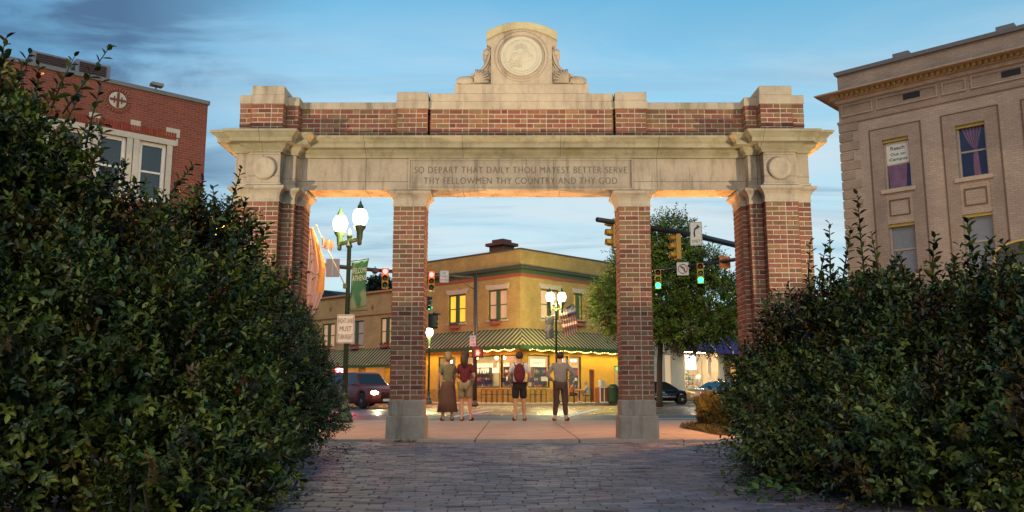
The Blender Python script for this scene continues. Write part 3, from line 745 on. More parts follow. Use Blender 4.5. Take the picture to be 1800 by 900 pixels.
# awning cloth striped along the wall
def stripemat(name, a, b_, pitch, frac):
    m, nt, bb = _mat(name); n = nt.nodes; l = nt.links
    tcn = n.new('ShaderNodeTexCoord'); sp = n.new('ShaderNodeSeparateXYZ'); l.new(tcn.outputs['Object'], sp.inputs[0])
    m1 = n.new('ShaderNodeMath'); m1.operation = 'DIVIDE'; m1.inputs[1].default_value = pitch; l.new(sp.outputs[0], m1.inputs[0])
    m2 = n.new('ShaderNodeMath'); m2.operation = 'FRACT'; l.new(m1.outputs[0], m2.inputs[0])
    m3 = n.new('ShaderNodeMath'); m3.operation = 'GREATER_THAN'; m3.inputs[1].default_value = frac; l.new(m2.outputs[0], m3.inputs[0])
    nz = n.new('ShaderNodeTexNoise'); nz.inputs['Scale'].default_value = 1.2; nz.inputs['Detail'].default_value = 6; l.new(tcn.outputs['Object'], nz.inputs['Vector'])
    x = n.new('ShaderNodeMix'); x.data_type = 'RGBA'; l.new(m3.outputs[0], x.inputs[0]); x.inputs[6].default_value = (*a, 1); x.inputs[7].default_value = (*b_, 1)
    v = n.new('ShaderNodeVectorMath'); v.operation = 'SCALE'; mr = n.new('ShaderNodeMapRange'); mr.inputs[3].default_value = .65; mr.inputs[4].default_value = 1.3
    l.new(nz.outputs[0], mr.inputs[0]); l.new(x.outputs[2], v.inputs[0]); l.new(mr.outputs[0], v.inputs[3]); l.new(v.outputs[0], bb.inputs['Base Color'])
    bb.inputs['Roughness'].default_value = .85
    MATS[name] = m; return m
stripes = stripemat('awning_stripes', (.028, .062, .02), (.46, .36, .19), .36, .60)
greenc = plain('awning_green', (.03, .10, .03), .8, noise=.2, scale=3)

wb = thing('corner_building', 'yellow brick corner building with green striped awnings and a lit restaurant on the ground floor', 'building', (CO[0], CO[1], 0))
WO = T(-CO[0], -CO[1], 0)
def wp(fr): return WO @ fr.M
def sash_window(parent, M, x0, x1, z0, z1, frame_m, pane_m, style='pair', depth=.16, sill=None, curtain=None, name='window', fw=.09):
    b = MB(); frame_mb(b, x0, x1, z0, z1, depth - .07, depth + .03, fw)
    if style == 'pair':
        xm = (x0 + x1) / 2; b.box(xm - .16, xm + .16, depth - .10, depth + .03, z0 + fw, z1 - fw)
        bays = [(x0 + fw, xm - .16), (xm + .16, x1 - fw)]
    else: bays = [(x0 + fw, x1 - fw)]
    zm = (z0 + z1) / 2
    for a, c in bays: b.box(a, c, depth - .03, depth + .03, zm - .03, zm + .03)
    w = b.build(name, frame_m, parent, M, bevel=.008)
    for a, c in bays:
        MB().box(a, c, depth + .005, depth + .02, z0 + fw, zm - .03).build('pane', pane_m, w)
        MB().box(a, c, depth - .01, depth + .005, zm + .03, z1 - fw).build('pane', pane_m, w)
        if curtain:
            cu = MB(); n_ = 10
            for k in range(n_):
                xa, xb = a + (c - a) * k / n_, a + (c - a) * (k + 1) / n_; o = .02 * (k % 2); cu.quad((xa, depth + .08 + o, z0 + fw), (xb, depth + .1 - o, z0 + fw), (xb, depth + .1 - o, z1 - fw), (xa, depth + .08 + o, z1 - fw))
            cu.build('curtain', curtain, w, recalc=False)
    if sill:
        MB().box(x0 - .12, x1 + .12, -.08, depth - .07, z0 - .13, z0).build('sill', sill, w, bevel=.01)
    return w
def flower_box(fr, px, py, w, label):
    s_, z_ = fr.at(px, py)
    t = thing('flower_box', label, 'flower box', fr.M @ Vector((s_, -.18, z_)), math.atan2(fr.d.y, fr.d.x), 'flower boxes under the upper windows')
    b = MB(); b.prism([(-w / 2 * .85, 0), (w / 2 * .85, 0), (w / 2, .22), (-w / 2, .22)], -.12, .12); b.build('trough', plain('terracotta_box', (.28, .10, .06), .8), t, bevel=.01)
    q = np.random.default_rng(int(px)); n_ = 130
    pos = np.stack([q.uniform(-w / 2, w / 2, n_), q.uniform(-.13, .13, n_), q.uniform(.18, .34, n_)], 1)
    leaves_mesh('flowers', pos, unit(q.normal(size=(n_, 3)) + [0, 0, .8]), unit(q.normal(size=(n_, 3))), np.full(n_, .09), np.full(n_, .06), np.array([(.45, .03, .03), (.05, .1, .03), (.05, .09, .03)])[q.integers(3, size=n_)], attr_mat('petal', rough=.7, bump=0), t)
ztop = FL.at(914.9, 438)[1]
sM = FL.at(722, 500)[0]; sEnd = FR.at(1118, 500)[0]
zled0, zled1 = FL.at(914.9, 472)[1], FL.at(914.9, 467)[1]
zg, zr = FL.at(914.9, 479)[1], FL.at(914.9, 485)[1]
lit_y = curtain_glow('lit_window_yellow', (1, .55, .04), 1.05, .6); lit_p = curtain_glow('lit_window_pale', (.9, .52, .28), .42)
wins = [(FL, (788, 818, 518, 568), lit_y, None), (FL, (858, 891, 509, 562), lit_p, None), (FR, (951, 983, 509, 562), curtain_glow('lit_window_cream', (.95, .62, .32), .5), None), (FR, (1009, 1025, 516, 562), curtain_glow('lit_window_amber', (.9, .5, .1), .4, .1), None)]
gz0 = .12; zwin = 3.1
def groundops(fr, lst): return [(*fr.rect(l, r, 650, 651)[:2], zb_, zt_) for l, r, zb_, zt_ in lst]
ops = {FL: groundops(FL, [(770, 800, .12, 3.12), (808.5, 878, 1.05, 3.12), (879.5, 912, 1.05, 3.12)]), FR: groundops(FR, [(928, 967, 1.05, 3.12), (979.5, 999, .12, 3.12), (1000.5, 1022, .55, 3.12), (1036, 1045, .12, 2.3), (1080, 1096, 1.0, 2.6)])}
wr = {}
for fr, s0, s1 in ((FL, sM, 0), (FR, 0, sEnd)):
    upper = [fr.rect(*w[1]) for w in wins if w[0] is fr]
    b = MB(); wall_open(b, s0, s1, 3.6, ztop, 0, .3, upper)
    b.build('upper_wall', ybrick, wb, wp(fr))
    b = MB(); wall_open(b, s0, s1, 0, 3.595, .02, .3, ops[fr]); b.build('ground_floor_wall', ypaint, wb, wp(fr))
    b = MB(); x_ = s0
    for (a_, c_, z0_, z1_) in sorted(ops[fr]) + [(s1, s1, 0, 0)]:
        if z0_ < .5 or a_ == s1:
            if a_ - x_ > .2: b.box(x_ + .01, a_ - .01, -.025, .018, 0, .98)
            x_ = c_
    b.build('stall_riser', brickwall('riser_brick', (.40, .24, .06), (.30, .17, .045), (.22, .15, .07), bw=.3, bh=.11, bump=1.), wb, wp(fr))
    b = MB(); b.box(s0, s1 + (.28 if fr is FL else 0), -.28, -.002, zled0, zled1); b.box(s0, s1 + (.1 if fr is FL else 0), -.1, -.002, zled1 + .002, zled1 + .06); b.build('ledge', plain('dark_cornice', (.05, .055, .035), .6), wb, wp(fr), bevel=.01)
    b = MB(); b.box(s0, s1, -.06, -.002, zg, zled0 - .002); b.build('green_band', gpaint, wb, wp(fr))
    b = MB(); b.box(s0, s1, -.04, -.002, zr, zg - .002); b.build('terracotta_band', rpaint, wb, wp(fr))
    b = MB(); b.box(s0 - .02, s1 + .04, -.05, .34, ztop, ztop + .1); b.build('coping', plain('coping_metal', (.08, .07, .05), .6), wb, wp(fr), bevel=.01)
for fr, r, pm_, cu in wins:
    x0, x1, z0, z1 = fr.rect(*r)
    w = sash_window(wb, wp(fr), x0, x1, z0, z1, gpaint, pm_, 'pair' if x1 - x0 > .9 else 'single', sill=cream)
    b = MB(); b.prism([(x0 - .1, z1 + .02), (x1 + .1, z1 + .02), (x1 + .25, z1 + .36), ((x0 + x1) / 2 + .12, z1 + .30), ((x0 + x1) / 2, z1 + .36), ((x0 + x1) / 2 - .12, z1 + .30), (x0 - .25, z1 + .36)], -.04, .02); b.build('lintel', cream, w, bevel=.008)
flower_box(FL, 802, 578, .9, 'red flower box under the bright yellow upper window'); flower_box(FL, 874, 571, .9, 'red flower box under the pale lit window nearest the corner')
flower_box(FR, 1017, 574, .8, 'red flower box under the window right of the striped flag')
b = MB(); b.tube([(sM + .25, -.09, .1), (sM + .25, -.09, zled0 - .1), (sM + .25, .0, zled0)], .06, 8); b.build('downpipe', darkm, wb, wp(FL))
b = MB(); b.tube([(FL.at(840, 500)[0], -.03, 5.2), (FL.at(840, 500)[0], -.03, zled0)], .02, 5); b.box(FL.at(840, 500)[0] - .15, FL.at(840, 500)[0] + .15, -.12, -.001, 5.0, 5.35); b.build('cable_box', plain('cable_grey', (.25, .22, .16), .6), wb, wp(FL))
# roof slab and chimney
b = MB(); far = 16
pts = [FL.M @ Vector((0, .1, 0)), FR.M @ Vector((sEnd, .1, 0)), FR.M @ Vector((sEnd, far, 0)), FL.M @ Vector((sM, far, 0)), FL.M @ Vector((sM, .1, 0))]
pl = [(p.x - CO[0], p.y - CO[1]) for p in pts]; b.sweep(pl, [(0, ztop - .7), (0, ztop - .5)]); b.build('roof', plain('roof_felt', (.05, .05, .05), .9), wb)
b = MB(); b.sweep(pl, [(0, 3.62), (0, 3.8)]); b.build('first_floor_slab', plain('ceiling_white', (.6, .52, .36), .9), wb)
cs, cz_ = FL.at(851, 437)[0], ztop
b = MB(); b.box(cs - .65, cs + .65, 1.2, 2.3, cz_ - .6, cz_ + .75); b.box(cs - .85, cs + .85, 1.0, 2.5, cz_ + .75, cz_ + .95); b.box(cs - .5, cs + .5, 1.3, 2.2, cz_ + .95, cz_ + 1.2)
b.build('chimney', brickwall('chimney_brick', (.20, .05, .035), (.14, .04, .03), (.2, .15, .12)), wb, wp(FL))
# party walls and back so the rooms are closed
b = MB(); b.box(sM, sM + .3, .3, far, 0, ztop - .1); b.build('side_wall', ybrick, wb, wp(FL))
b = MB(); b.box(sEnd - .3, sEnd, .3, far, 0, ztop - .1); b.build('side_wall', ybrick, wb, wp(FR))
# restaurant rooms
inw = plain('interior_yellow', (.58, .50, .32), .8, noise=.15, scale=1.5); tile = plain('interior_tile', (.25, .12, .06), .35, noise=.2, scale=4)
for fr, s0, s1 in ((FL, sM + .3, -.35), (FR, .35, sEnd - .3)):
    d_ = 4.2 if fr is FL else 3.4
    b = MB(); b.box(s0 if fr is FL else 3.94, s1 if fr is FR else -3.07, d_, d_ + .1, .1, 3.6); b.build('back_wall', inw, wb, wp(fr))
    b = MB(); b.box(s0, s1, .3, d_, 0, .12); b.build('shop_floor', tile, wb, wp(fr))
    n_ = 5
    for k in range(n_):
        c = s0 + (s1 - s0) * (k + .5) / n_
        b = MB(); b.box(c - .6, c + .6, 1.4, 2.3, 3.50, 3.56); b.build('ceiling_lamp', emit('shop_tube_light', (1, .82, .46), 15), wb, wp(fr))
blk = plain('black_paint', (.015, .013, .012), .45); wood = plain('dark_wood', (.10, .045, .02), .5, noise=.3, scale=6); white = plain('white_board', (.75, .72, .66), .6, noise=.05)
redneon = emit('red_neon', (1, .04, .03), 9); neonpale = emit('pale_neon', (.75, .7, 1), 7); lightbox = emit('white_lightbox', (1, .92, .75), 3.2)
redl = plain('red_letters', (.55, .03, .02), .5); greenneon = emit('green_neon', (.05, .9, .15), 3.)
def shop_window(fr, parent, Mw, x0, x1, z0, z1, mull=(), name='shop_window', fm=None):
    b = MB(); frame_mb(b, x0, x1, z0, z1, .05, .15, .07)
    for m_ in mull: b.box(x0 + (x1 - x0) * m_ - .03, x0 + (x1 - x0) * m_ + .03, .06, .14, z0 + .07, z1 - .07)
    w = b.build(name, fm or blk, parent, Mw, bevel=.006)
    MB().box(x0 + .07, x1 - .07, .095, .105, z0 + .07, z1 - .07).build('pane', shopglass, w, recalc=False)
    return w
gw = {}
for fr in (FL, FR):
    for i, (x0, x1, z0, z1) in enumerate(ops[fr]):
        if z0 < .5 and not (fr is FR and i == 1) and not (fr is FL and i == 0):
            b = MB(); frame_mb(b, x0, x1, z0, z1, .04, .16, .08); w = b.build('door', plain('red_door', (.28, .05, .02), .5), wb, wp(fr)); MB().box(x0 + .08, x1 - .08, .09, .12, z0 + .08, z1 - .08).build('door_panel', wood, w)
        else: w = shop_window(fr, wb, wp(fr), x0, x1, z0, z1, () if i != 1 else (), 'door' if z0 < .5 else 'shop_window')
        gw[(fr, i)] = (w, x0, x1, z0, z1)
def put_text(key, s, px, py, w, h, mat, dy=.08, name='lettering', **k):
    fr = key[0]; s_, z_ = fr.at(px, py, dy); return text(s, w, h, mat, gw[key][0], T(s_, dy, z_), name, **k)
put_text((FL, 2), "WHIT'S", 896, 639.5, 1.0, .16, redl)
put_text((FL, 2), 'OPEN', 896, 630, .62, .2, redneon, .2, 'neon_lettering')
w, x0, x1, z0, z1 = gw[(FR, 0)]
s_, z_ = FR.at(945, 638, .25)
b = MB(); b.box(s_ - .68, s_ + .68, .22, .25, z_ - .25, z_ + .25); brd = b.build('sign_board', emit('glowing_board', (1, .9, .72), .75), w, bevel=.004); text("WHIT'S", .95, .19, redl, brd, T(s_, .218, z_))  # slight glow put into the board, standing in for light on its face
put_text((FR, 2), "WHIT'S", 1010, 640.5, .62, .15, redl)
for key, px, py, ww, hh, m_ in (((FR, 2), 1008, 634, .55, .12, lightbox), ((FR, 1), 986, 637, .26, .85, neonpale), ((FR, 4), 1088, 645, .6, .42, greenneon), ((FL, 0), 790.5, 636, .55, .2, lightbox), ((FL, 1), 824, 649, .72, .2, lightbox), ((FL, 1), 821, 662, .42, .62, lightbox)):
    fr = key[0]; s_, z_ = fr.at(px, py, .3); b = MB(); b.box(s_ - ww / 2, s_ + ww / 2, .26, .32, z_ - hh / 2, z_ + hh / 2); b.build('light_box', m_, gw[key][0], bevel=.01)
s_, z_ = FL.at(778, 650, .0); b = MB(); b.box(s_ - .2, s_ + .2, -.01, .04, z_ - .36, z_ + .36); po = b.build('poster', blk, gw[(FL, 0)][0]); MB().lathe([(.1, 0), (.08, -.004), (0, -.006)], (s_, -.011, z_ + .02), n=14, axis='y').build('poster_disc', white, po)
for key, px, py, ww, hh, mm_ in (((FL, 1), 815, 668, .5, .35, 'r'), ((FL, 1), 870, 640, .35, .5, 'w'), ((FL, 1), 858, 672, .7, .3, 'k'), ((FL, 2), 884, 668, .5, .3, 'k'), ((FR, 0), 934, 668, .5, .3, 'k'), ((FR, 0), 958, 666, .7, .28, 'w'), ((FR, 2), 1012, 655, .5, .4, 'r'), ((FR, 2), 1006, 668, .45, .3, 'k'), ((FR, 1), 994, 655, .25, .35, 'w')):
    fr = key[0]; s_, z_ = fr.at(px, py, .1); b = MB(); b.box(s_ - ww / 2, s_ + ww / 2, .112, .12, z_ - hh / 2, z_ + hh / 2); b.build('notice', {'r': redl, 'w': white, 'k': blk}[mm_], gw[key][0])
# counters, menu board, tables and chairs of the restaurant, seen through its panes
def inside(name, label, cat, fr, px, py, dep, group=None):
    s_, z_ = fr.at(px, py, dep); p = fr.M @ Vector((s_, dep, 0)); return thing(name, label, cat, (p.x, p.y, .12), math.atan2(fr.d.y, fr.d.x), group)
def table_set(fr, px, dep, label):
    t = inside('pedestal_table', label, 'table', fr, px, 680, dep, 'tables inside the restaurant')
    MB().box(-.4, .4, -.35, .35, .73, .77).build('tabletop', wood, t, bevel=.01); b = MB(); b.tube([(0, 0, 0), (0, 0, .73)], .04); b.build('pedestal', blk, t); b = MB(); b.lathe([(.25, 0), (.25, .02), (.05, .05)], n=14); b.build('foot', blk, t)
def chair(x, y, z, rz, label, group, m1=None, proto=[None]):
    t = thing('metal_chair', label, 'chair', (x, y, z), rz, group); m1 = m1 or blk
    MB().box(-.21, .21, -.2, .2, .43, .46).build('seat', m1, t, bevel=.01)
    b = MB(); b.box(-.2, .2, .19, .215, .62, .88); b.box(-.2, -.17, .19, .215, .46, .9); b.box(.17, .2, .19, .215, .46, .9); b.build('backrest', m1, t, bevel=.006)
    for sx in (-.19, .19):
        for sy in (-.18, .18): MB().tube([(sx, sy, .43), (sx * 1.08, sy * 1.08, 0)], .013, 6).build('leg', m1, t)
    return t
for fr, px, dep, lb in ((FL, 828, 1.4, 'dark table behind the left end of the wide restaurant window'), (FL, 866, 1.5, 'dark table behind the right end of the wide restaurant window'), (FR, 942, 1.1, 'dark table behind the window with the red lettered white board')):
    table_set(fr, px, dep, lb)
    s_ = fr.at(px, 680, dep)[0]
    for k, (dx_, rz_) in enumerate(((-.55, PI / 2), (.55, -PI / 2))):
        p = fr.M @ Vector((s_ + dx_, dep, .12)); chair(p.x, p.y, .12, math.atan2(fr.d.y, fr.d.x) + rz_, lb.replace('dark table', ('black chair left of the table' if k == 0 else 'black chair right of the table')), 'chairs inside the restaurant')
t = inside('service_counter', 'long tiled service counter at the back of the restaurant', 'counter', FL, 870, 680, 2.6)
MB().box(-2.6, 2.2, -.35, .35, 0, 1.0).build('counter_body', wood, t, bevel=.01); MB().box(-2.65, 2.25, -.4, .4, 1.0, 1.05).build('worktop', plain('steel_top', (.4, .36, .3), .3, .8), t, bevel=.01)
t = inside('menu_board', 'white lit menu board high on the back wall behind the counter', 'sign', FL, 862, 650, 4.1); t.location.z = 2.1
for k in range(4): MB().box(-1.9 + k * .95, -1.05 + k * .95, -.04, .02, 0, .7).build('menu_panel', emit('menu_light', (1, .8, .5), 1.1), t, bevel=.01)
for fr, px, dep, lb, w_ in ((FL, 815, 4.1, 'shelves of bottles on the back wall at the left end of the wide restaurant window', 2.0), (FL, 846, 4.1, 'shelves of bottles on the back wall behind the wide restaurant window', 2.2), (FL, 897, 3.3, 'shelves of bottles on the back wall behind the red neon sign', 1.6), (FR, 952, 3.3, 'dark shelves on the back wall behind the red lettered white board', 2.0), (FR, 1011, 3.3, 'dark shelves on the back wall right of the pale neon tube', 1.6)):
    t = inside('bottle_shelf', lb, 'shelf', fr, px, 660, dep, 'shelves inside the restaurant'); t.location.z = 1.0
    b = MB(); frame_mb(b, -w_ / 2, w_ / 2, 0, 1.5, -.25, 0, .05); b.box(-w_ / 2, w_ / 2, -.03, -.0, 0, 1.5)
    for k in (1, 2): b.box(-w_ / 2, w_ / 2, -.25, -.03, .5 * k, .5 * k + .03)
    b.build('carcass', wood, t); q_ = random.Random(int(px))
    for j_ in range(3):
        for i_ in range(9):
            h_ = q_.uniform(.18, .36); MB().lathe([(.05, 0), (.055, h_ * .6), (.02, h_ * .75), (.02, h_)], (-w_ / 2 + .1 + (w_ - .2) * (i_ + .5) / 9 + q_.uniform(-.03, .03), -.14, .5 * j_ + .05), n=7).build('bottle', [redl, white, blk, plain('green_glaze', (.05, .25, .1), .3), plain('gilt', (.5, .32, .08), .4)][q_.randrange(5)], t)
# pendant lamps in the windows and the string of small bulbs under the awnings
bulb = emit('warm_bulb', (1, .62, .2), 16)
for fr, px, dep, lb in ((FL, 873, 1.2, 'warm pendant lamp in the wide restaurant window'), (FL, 886, 1.6, 'warm pendant lamp left of the red neon sign'), (FL, 838, 2., 'warm pendant lamp over the counter')):
    t = inside('pendant_lamp', lb, 'lamp', fr, px, 628, dep, 'pendant lamps in the restaurant'); t.location.z = fr.at(px, 629, dep)[1]
    MB().ball((0, 0, 0), .12).build('bulb', bulb, t); MB().tube([(0, 0, .1), (0, 0, 3.5 - t.location.z)], .01, 5).build('cord', blk, t)
def awning(fr, s0, s1, z_w, z_o, proj, lo, hi, name, label, valance=.26, hip=True, m=None):
    """sloping cloth from the wall down to a front bar, with a scalloped valance; lo / hi: extra length of the front edge at its ends"""
    t = thing('awning', label, 'awning', (CO[0], CO[1], 0), 0); M = wp(fr); th = .03
    b = MB(); A = (s0, -.02, z_w); B = (s1, -.02, z_w); C = (s1 + hi, -proj, z_o); D = (s0 - lo, -proj, z_o); N_ = max(2, int((s1 - s0) / .6)); K = 4
    v = []; 
    for j in range(K + 1):
        u = j / K
        for i in range(N_ + 1):
            w_ = i / N_; xa = s0 + (s1 - s0) * w_; xb = (s0 - lo) + (s1 + hi - s0 + lo) * w_
            v.append((xa + (xb - xa) * u, -.02 - (proj - .02) * u, z_w + (z_o - z_w) * u - .035 * math.sin(PI * u) * (.6 + .4 * math.sin(i * 2.1))))
    f = [(j * (N_ + 1) + i, j * (N_ + 1) + i + 1, (j + 1) * (N_ + 1) + i + 1, (j + 1) * (N_ + 1) + i) for j in range(K) for i in range(N_)]
    b.add(v, f, True); o = b.build('canopy', m or stripes, t, M, recalc=False); sd = o.modifiers.new('thick', 'SOLIDIFY'); sd.thickness = .02
    b = MB(); x = s0 - lo; q_ = .36
    while x < s1 + hi - .05:
        e = min(x + q_, s1 + hi); b.prism([(x, z_o - .005), (x, z_o - valance * .8), (x + (e - x) * .5, z_o - valance), (e, z_o - valance * .8), (e, z_o - .005)][::-1], -proj - .012, -proj + .008); x = e
    b.build('valance', greenc, t, M)
    b = MB(); 
    for k in range(5):
        s_ = s0 + (s1 - s0) * (k + .5) / 5; b.tube([(s_, -.02, z_o + .02), (s_, -proj, z_o)], .02, 5)
    b.build('frame_bars', darkm, t, M)
    return t
ZW, ZO, PJ = FL.at(914.9, 577)[1], 3.60, 1.6
awning(FL, sM + .1, 0, ZW, ZO, PJ, 0, PJ * 1.0, 'a', 'green and cream striped awning on the left face of the corner building')
awning(FR, .002, sEnd - .1, ZW, ZO, PJ, PJ * 1.0, 0, 'b', 'green and cream striped awning on the right face of the corner building')
def strip_light(fr, s_, z_, watts, label, col=(1, .70, .15), dep=-.55, w=1.6):
    p = fr.M @ Vector((s_, dep, z_)); t = thing('strip_light', label, 'lamp', p, math.atan2(fr.d.y, fr.d.x), 'strip lights under the awnings')
    MB().box(-w / 2, w / 2, -.05, .05, .0, .05).build('housing', white, t); MB().box(-w / 2 + .03, w / 2 - .03, -.035, .035, -.03, -.002).build('tube', emit('tube_glow', (1, .72, .3), 5), t)
    l = bpy.data.lights.new('strip_lamp', 'AREA'); l.shape = 'RECTANGLE'; l.size = w; l.size_y = .08; l.energy = watts * .36; l.color = col
    o = bpy.data.objects.new('strip_lamp', l); COL.objects.link(o); o.parent = t; o.location = (0, 0, -.04); o.rotation_euler = (R(-18), 0, 0)
for k, px in enumerate((762, 792, 842, 895)): strip_light(FL, FL.at(px, 620)[0], 3.5, 150, 'warm strip light under the left awning, number %s from its left end' % ('one', 'two', 'three', 'four')[k])
for k, px in enumerate((945, 990, 1030, 1062, 1090)): strip_light(FR, FR.at(px, 620)[0], 3.5, 190, 'warm strip light under the right awning, number %s from the corner' % ('one', 'two', 'three', 'four', 'five')[k])
BULBS = []
def string(fr, s0, s1, z, dep, n_):
    for i in range(n_):
        s_ = s0 + (s1 - s0) * i / n_; p = fr.M @ Vector((s_, dep, z + .05 * math.sin(i * .9))); BULBS.append(p)
string(FL, FL.at(850, 620)[0], .9, 3.33, -1.45, 30); string(FR, -.6, sEnd, 3.33, -1.45, 64)
t = thing('string_lights', 'string of small warm bulbs hung along the edge of the awnings', 'lights', (CO[0], CO[1], 0)); b0 = MB().ball((0, 0, 0), .035, n=6, m=4).build('bulb', emit('string_bulb', (1, .62, .18), 9), t); b0.location = WO @ BULBS[0]
for p in BULBS[1:]:
    c_ = b0.copy(); COL.objects.link(c_); c_.parent = t; c_.location = WO @ p

# ------------------------------------------------------------------ lower wing to the left
wg = thing('low_wing_building', 'low yellow brick shop building left of the corner building with a long striped awning', 'building', (CO[0], CO[1], 0))
s0w = FL.at(470, 560)[0]; s1w = sM - .02; zt = FL.at(620, 520)[1]
wrects = [FL.rect(566, 588, 569, 611), FL.rect(612, 639, 564, 609), FL.rect(668, 692, 558, 606)]
obrick = brickwall('ochre_brick', (.50, .34, .14), (.45, .30, .12), (.36, .26, .13), stain=.32, bump=1.)
b = MB(); wall_open(b, s0w, s1w, 3.4, zt, 0, .3, wrects); b.build('upper_wall', obrick, wg, wp(FL))
zc_ = FL.at(620, 557)[1]
b = MB(); b.box(s0w, s1w, -.12, -.002, zc_, zc_ + .16); b.box(s0w, s1w, -.2, .35, zt, zt + .14); b.build('cornice', plain('ochre_trim', (.38, .24, .10), .7), wg, wp(FL), bevel=.01)
for px in (545, 581, 617, 655, 690):
    s_, z_ = FL.at(px, 542 - (px - 620) * .05); b = MB(); b.prism([(s_, z_ - .22), (s_ + .18, z_), (s_, z_ + .22), (s_ - .18, z_)], -.03, -.001); b.build('diamond_tile', plain('brown_tile', (.22, .12, .06), .6), wg, wp(FL))
for r, pm_ in zip(wrects, (lit_p, curtain_glow('lit_window_dim', (.5, .36, .30), .3, .2), lit_p)):
    sash_window(wg, wp(FL), *r, gpaint, pm_, 'pair', sill=cream)
flower_box(FL, 577, 616, .9, 'red flower box under the leftmost wing window'); flower_box(FL, 626, 614, .9, 'red flower box under the middle wing window behind the lamp post'); flower_box(FL, 679, 611, .9, 'red flower box under the wing window beside the brick pier')
shop = [(FL.at(a, 680)[0], FL.at(c, 680)[0], .9, 2.7) for a, c in ((560, 590), (595, 630), (638, 676), (684, 715))]
b = MB(); wall_open(b, s0w, s1w, 0, 3.395, .02, .3, shop); b.build('ground_floor_wall', ypaint, wg, wp(FL))
for r in shop:
    b = MB(); frame_mb(b, r[0], r[1], r[2], r[3], .05, .15, .08); w = b.build('shop_window', rpaint, wg, wp(FL)); MB().box(r[0] + .08, r[1] - .08, .09, .11, r[2] + .08, r[3] - .08).build('pane', curtain_glow('dim_shop_window', (.8, .38, .08), .34, .25, 4.), w)
b = MB(); b.box(s0w, s1w, .3, 12, zt - .6, zt - .4); b.build('roof', plain('roof_felt', (.05, .05, .05), .9), wg, wp(FL))
b = MB(); b.box(s0w, s1w, 11.8, 12, 0, zt - .3); b.box(s0w - .2, s0w, 0, 12, 0, zt - .1); b.build('rear_wall', obrick, wg, wp(FL))
awning(FL, s0w, s1w - .1, FL.at(620, 615)[1], FL.at(620, 642, -1.5)[1], 1.5, 0, 0, 'c', 'long striped awning of the low wing, above the dark suv', .22)
for k, px in enumerate((570, 610, 650, 690)): strip_light(FL, FL.at(px, 640)[0], 2.75, 60, 'strip light under the long wing awning, number %s from its left end' % ('one', 'two', 'three', 'four')[k])
# dark hall behind the wing
dh = thing('dark_roofed_hall', 'dark roofed hall rising behind the low wing on the left', 'building', (CO[0], CO[1], 0))
a = FL.at(520, 520, 12.5)[0]; c = FL.at(612, 520, 12.5)[0]; z1_ = FL.at(575, 512, 12.5)[1]
b = MB(); b.box(a, c, 12.5, 26, 0, z1_ - 1.2); b.build('wall', plain('dark_wall', (.05, .045, .05), .9), dh, wp(FL))
b = MB(); b.prism([(a - .4, z1_ - 1.2), (c + .6, z1_ - 1.2), (c + .6, z1_ - 1.05), ((a + c) / 2 + 1, z1_ + .1), (a - .4, z1_ - .6)], 12.2, 26.3); b.build('roof', plain('dark_roof', (.02, .02, .028), .8), dh, wp(FL))

# ------------------------------------------------------------------ shops to the right of the corner building
def along(fr, px, dep=0): return fr.at(px, 650, dep)[0]
sh = thing('cream_shop_building', 'low cream shop building with a purple awning and a brightly lit display window', 'building', (CO[0], CO[1], 0))
a, c = sEnd + .03, along(FR, 1273); zt = FR.at(1220, 548)[1]
shw = [(along(FR, 1203), along(FR, 1264), FR.at(1233, 683)[1], FR.at(1233, 618)[1]), (along(FR, 1158), along(FR, 1166), .3, 3.6), (along(FR, 1169), along(FR, 1181), .3, 3.6)]
b = MB(); wall_open(b, a, c, 0, zt, 0, .3, shw); b.build('wall', plain('cream_render', (.50, .44, .36), .8, noise=.12, scale=2), sh, wp(FR))
b = MB(); b.box(a, c, -.15, .35, zt, zt + .3); b.build('cornice', plain('brown_trim', (.18, .10, .06), .7), sh, wp(FR))
x0, x1, z0, z1 = shw[0]
w = shop_window(FR, sh, wp(FR), x0, x1, z0, z1, (.52,), fm=plain('pale_frame', (.6, .5, .36), .6))
b = MB(); b.box(x0 - 1, x1 + .8, 3.0, 3.1, 0, zt - .3); b.box(x0 - 1.1, x0 - 1, .3, 3, 0, zt - .3); b.box(x1 + .8, x1 + .9, .3, 3, 0, zt - .3); b.build('display_back_wall', plain('display_wall', (.62, .52, .38), .8, noise=.2, scale=2), sh, wp(FR))
b = MB(); b.box(x0 - 1, x1 + .8, .3, 3.0, z0 - .3, z0 - .02); b.box(x0 - 1, x1 + .8, .3, 3.0, z1 + .1, z1 + .15); b.build('display_floor', plain('display_wood', (.4, .26, .12), .6), sh, wp(FR))
for u in (.2, .5, .8): 
    cxx = x0 + (x1 - x0) * u; MB().box(cxx - .35, cxx + .35, .7, 1.4, z1 - .02, z1 + .06).build('ceiling_lamp', emit('display_lamp', (1, .82, .50), 45), sh, wp(FR))
for r in shw[1:]:
    b = MB(); frame_mb(b, r[0], r[1], r[2], r[3], .05, .14, .06); w2 = b.build('tall_window', plain('pale_frame', (.6, .5, .36)), sh, wp(FR)); MB().box(r[0] + .06, r[1] - .06, .09, .11, r[2] + .06, r[3] - .06).build('pane', emit('soft_window', (.85, .6, .35), .38), w2)
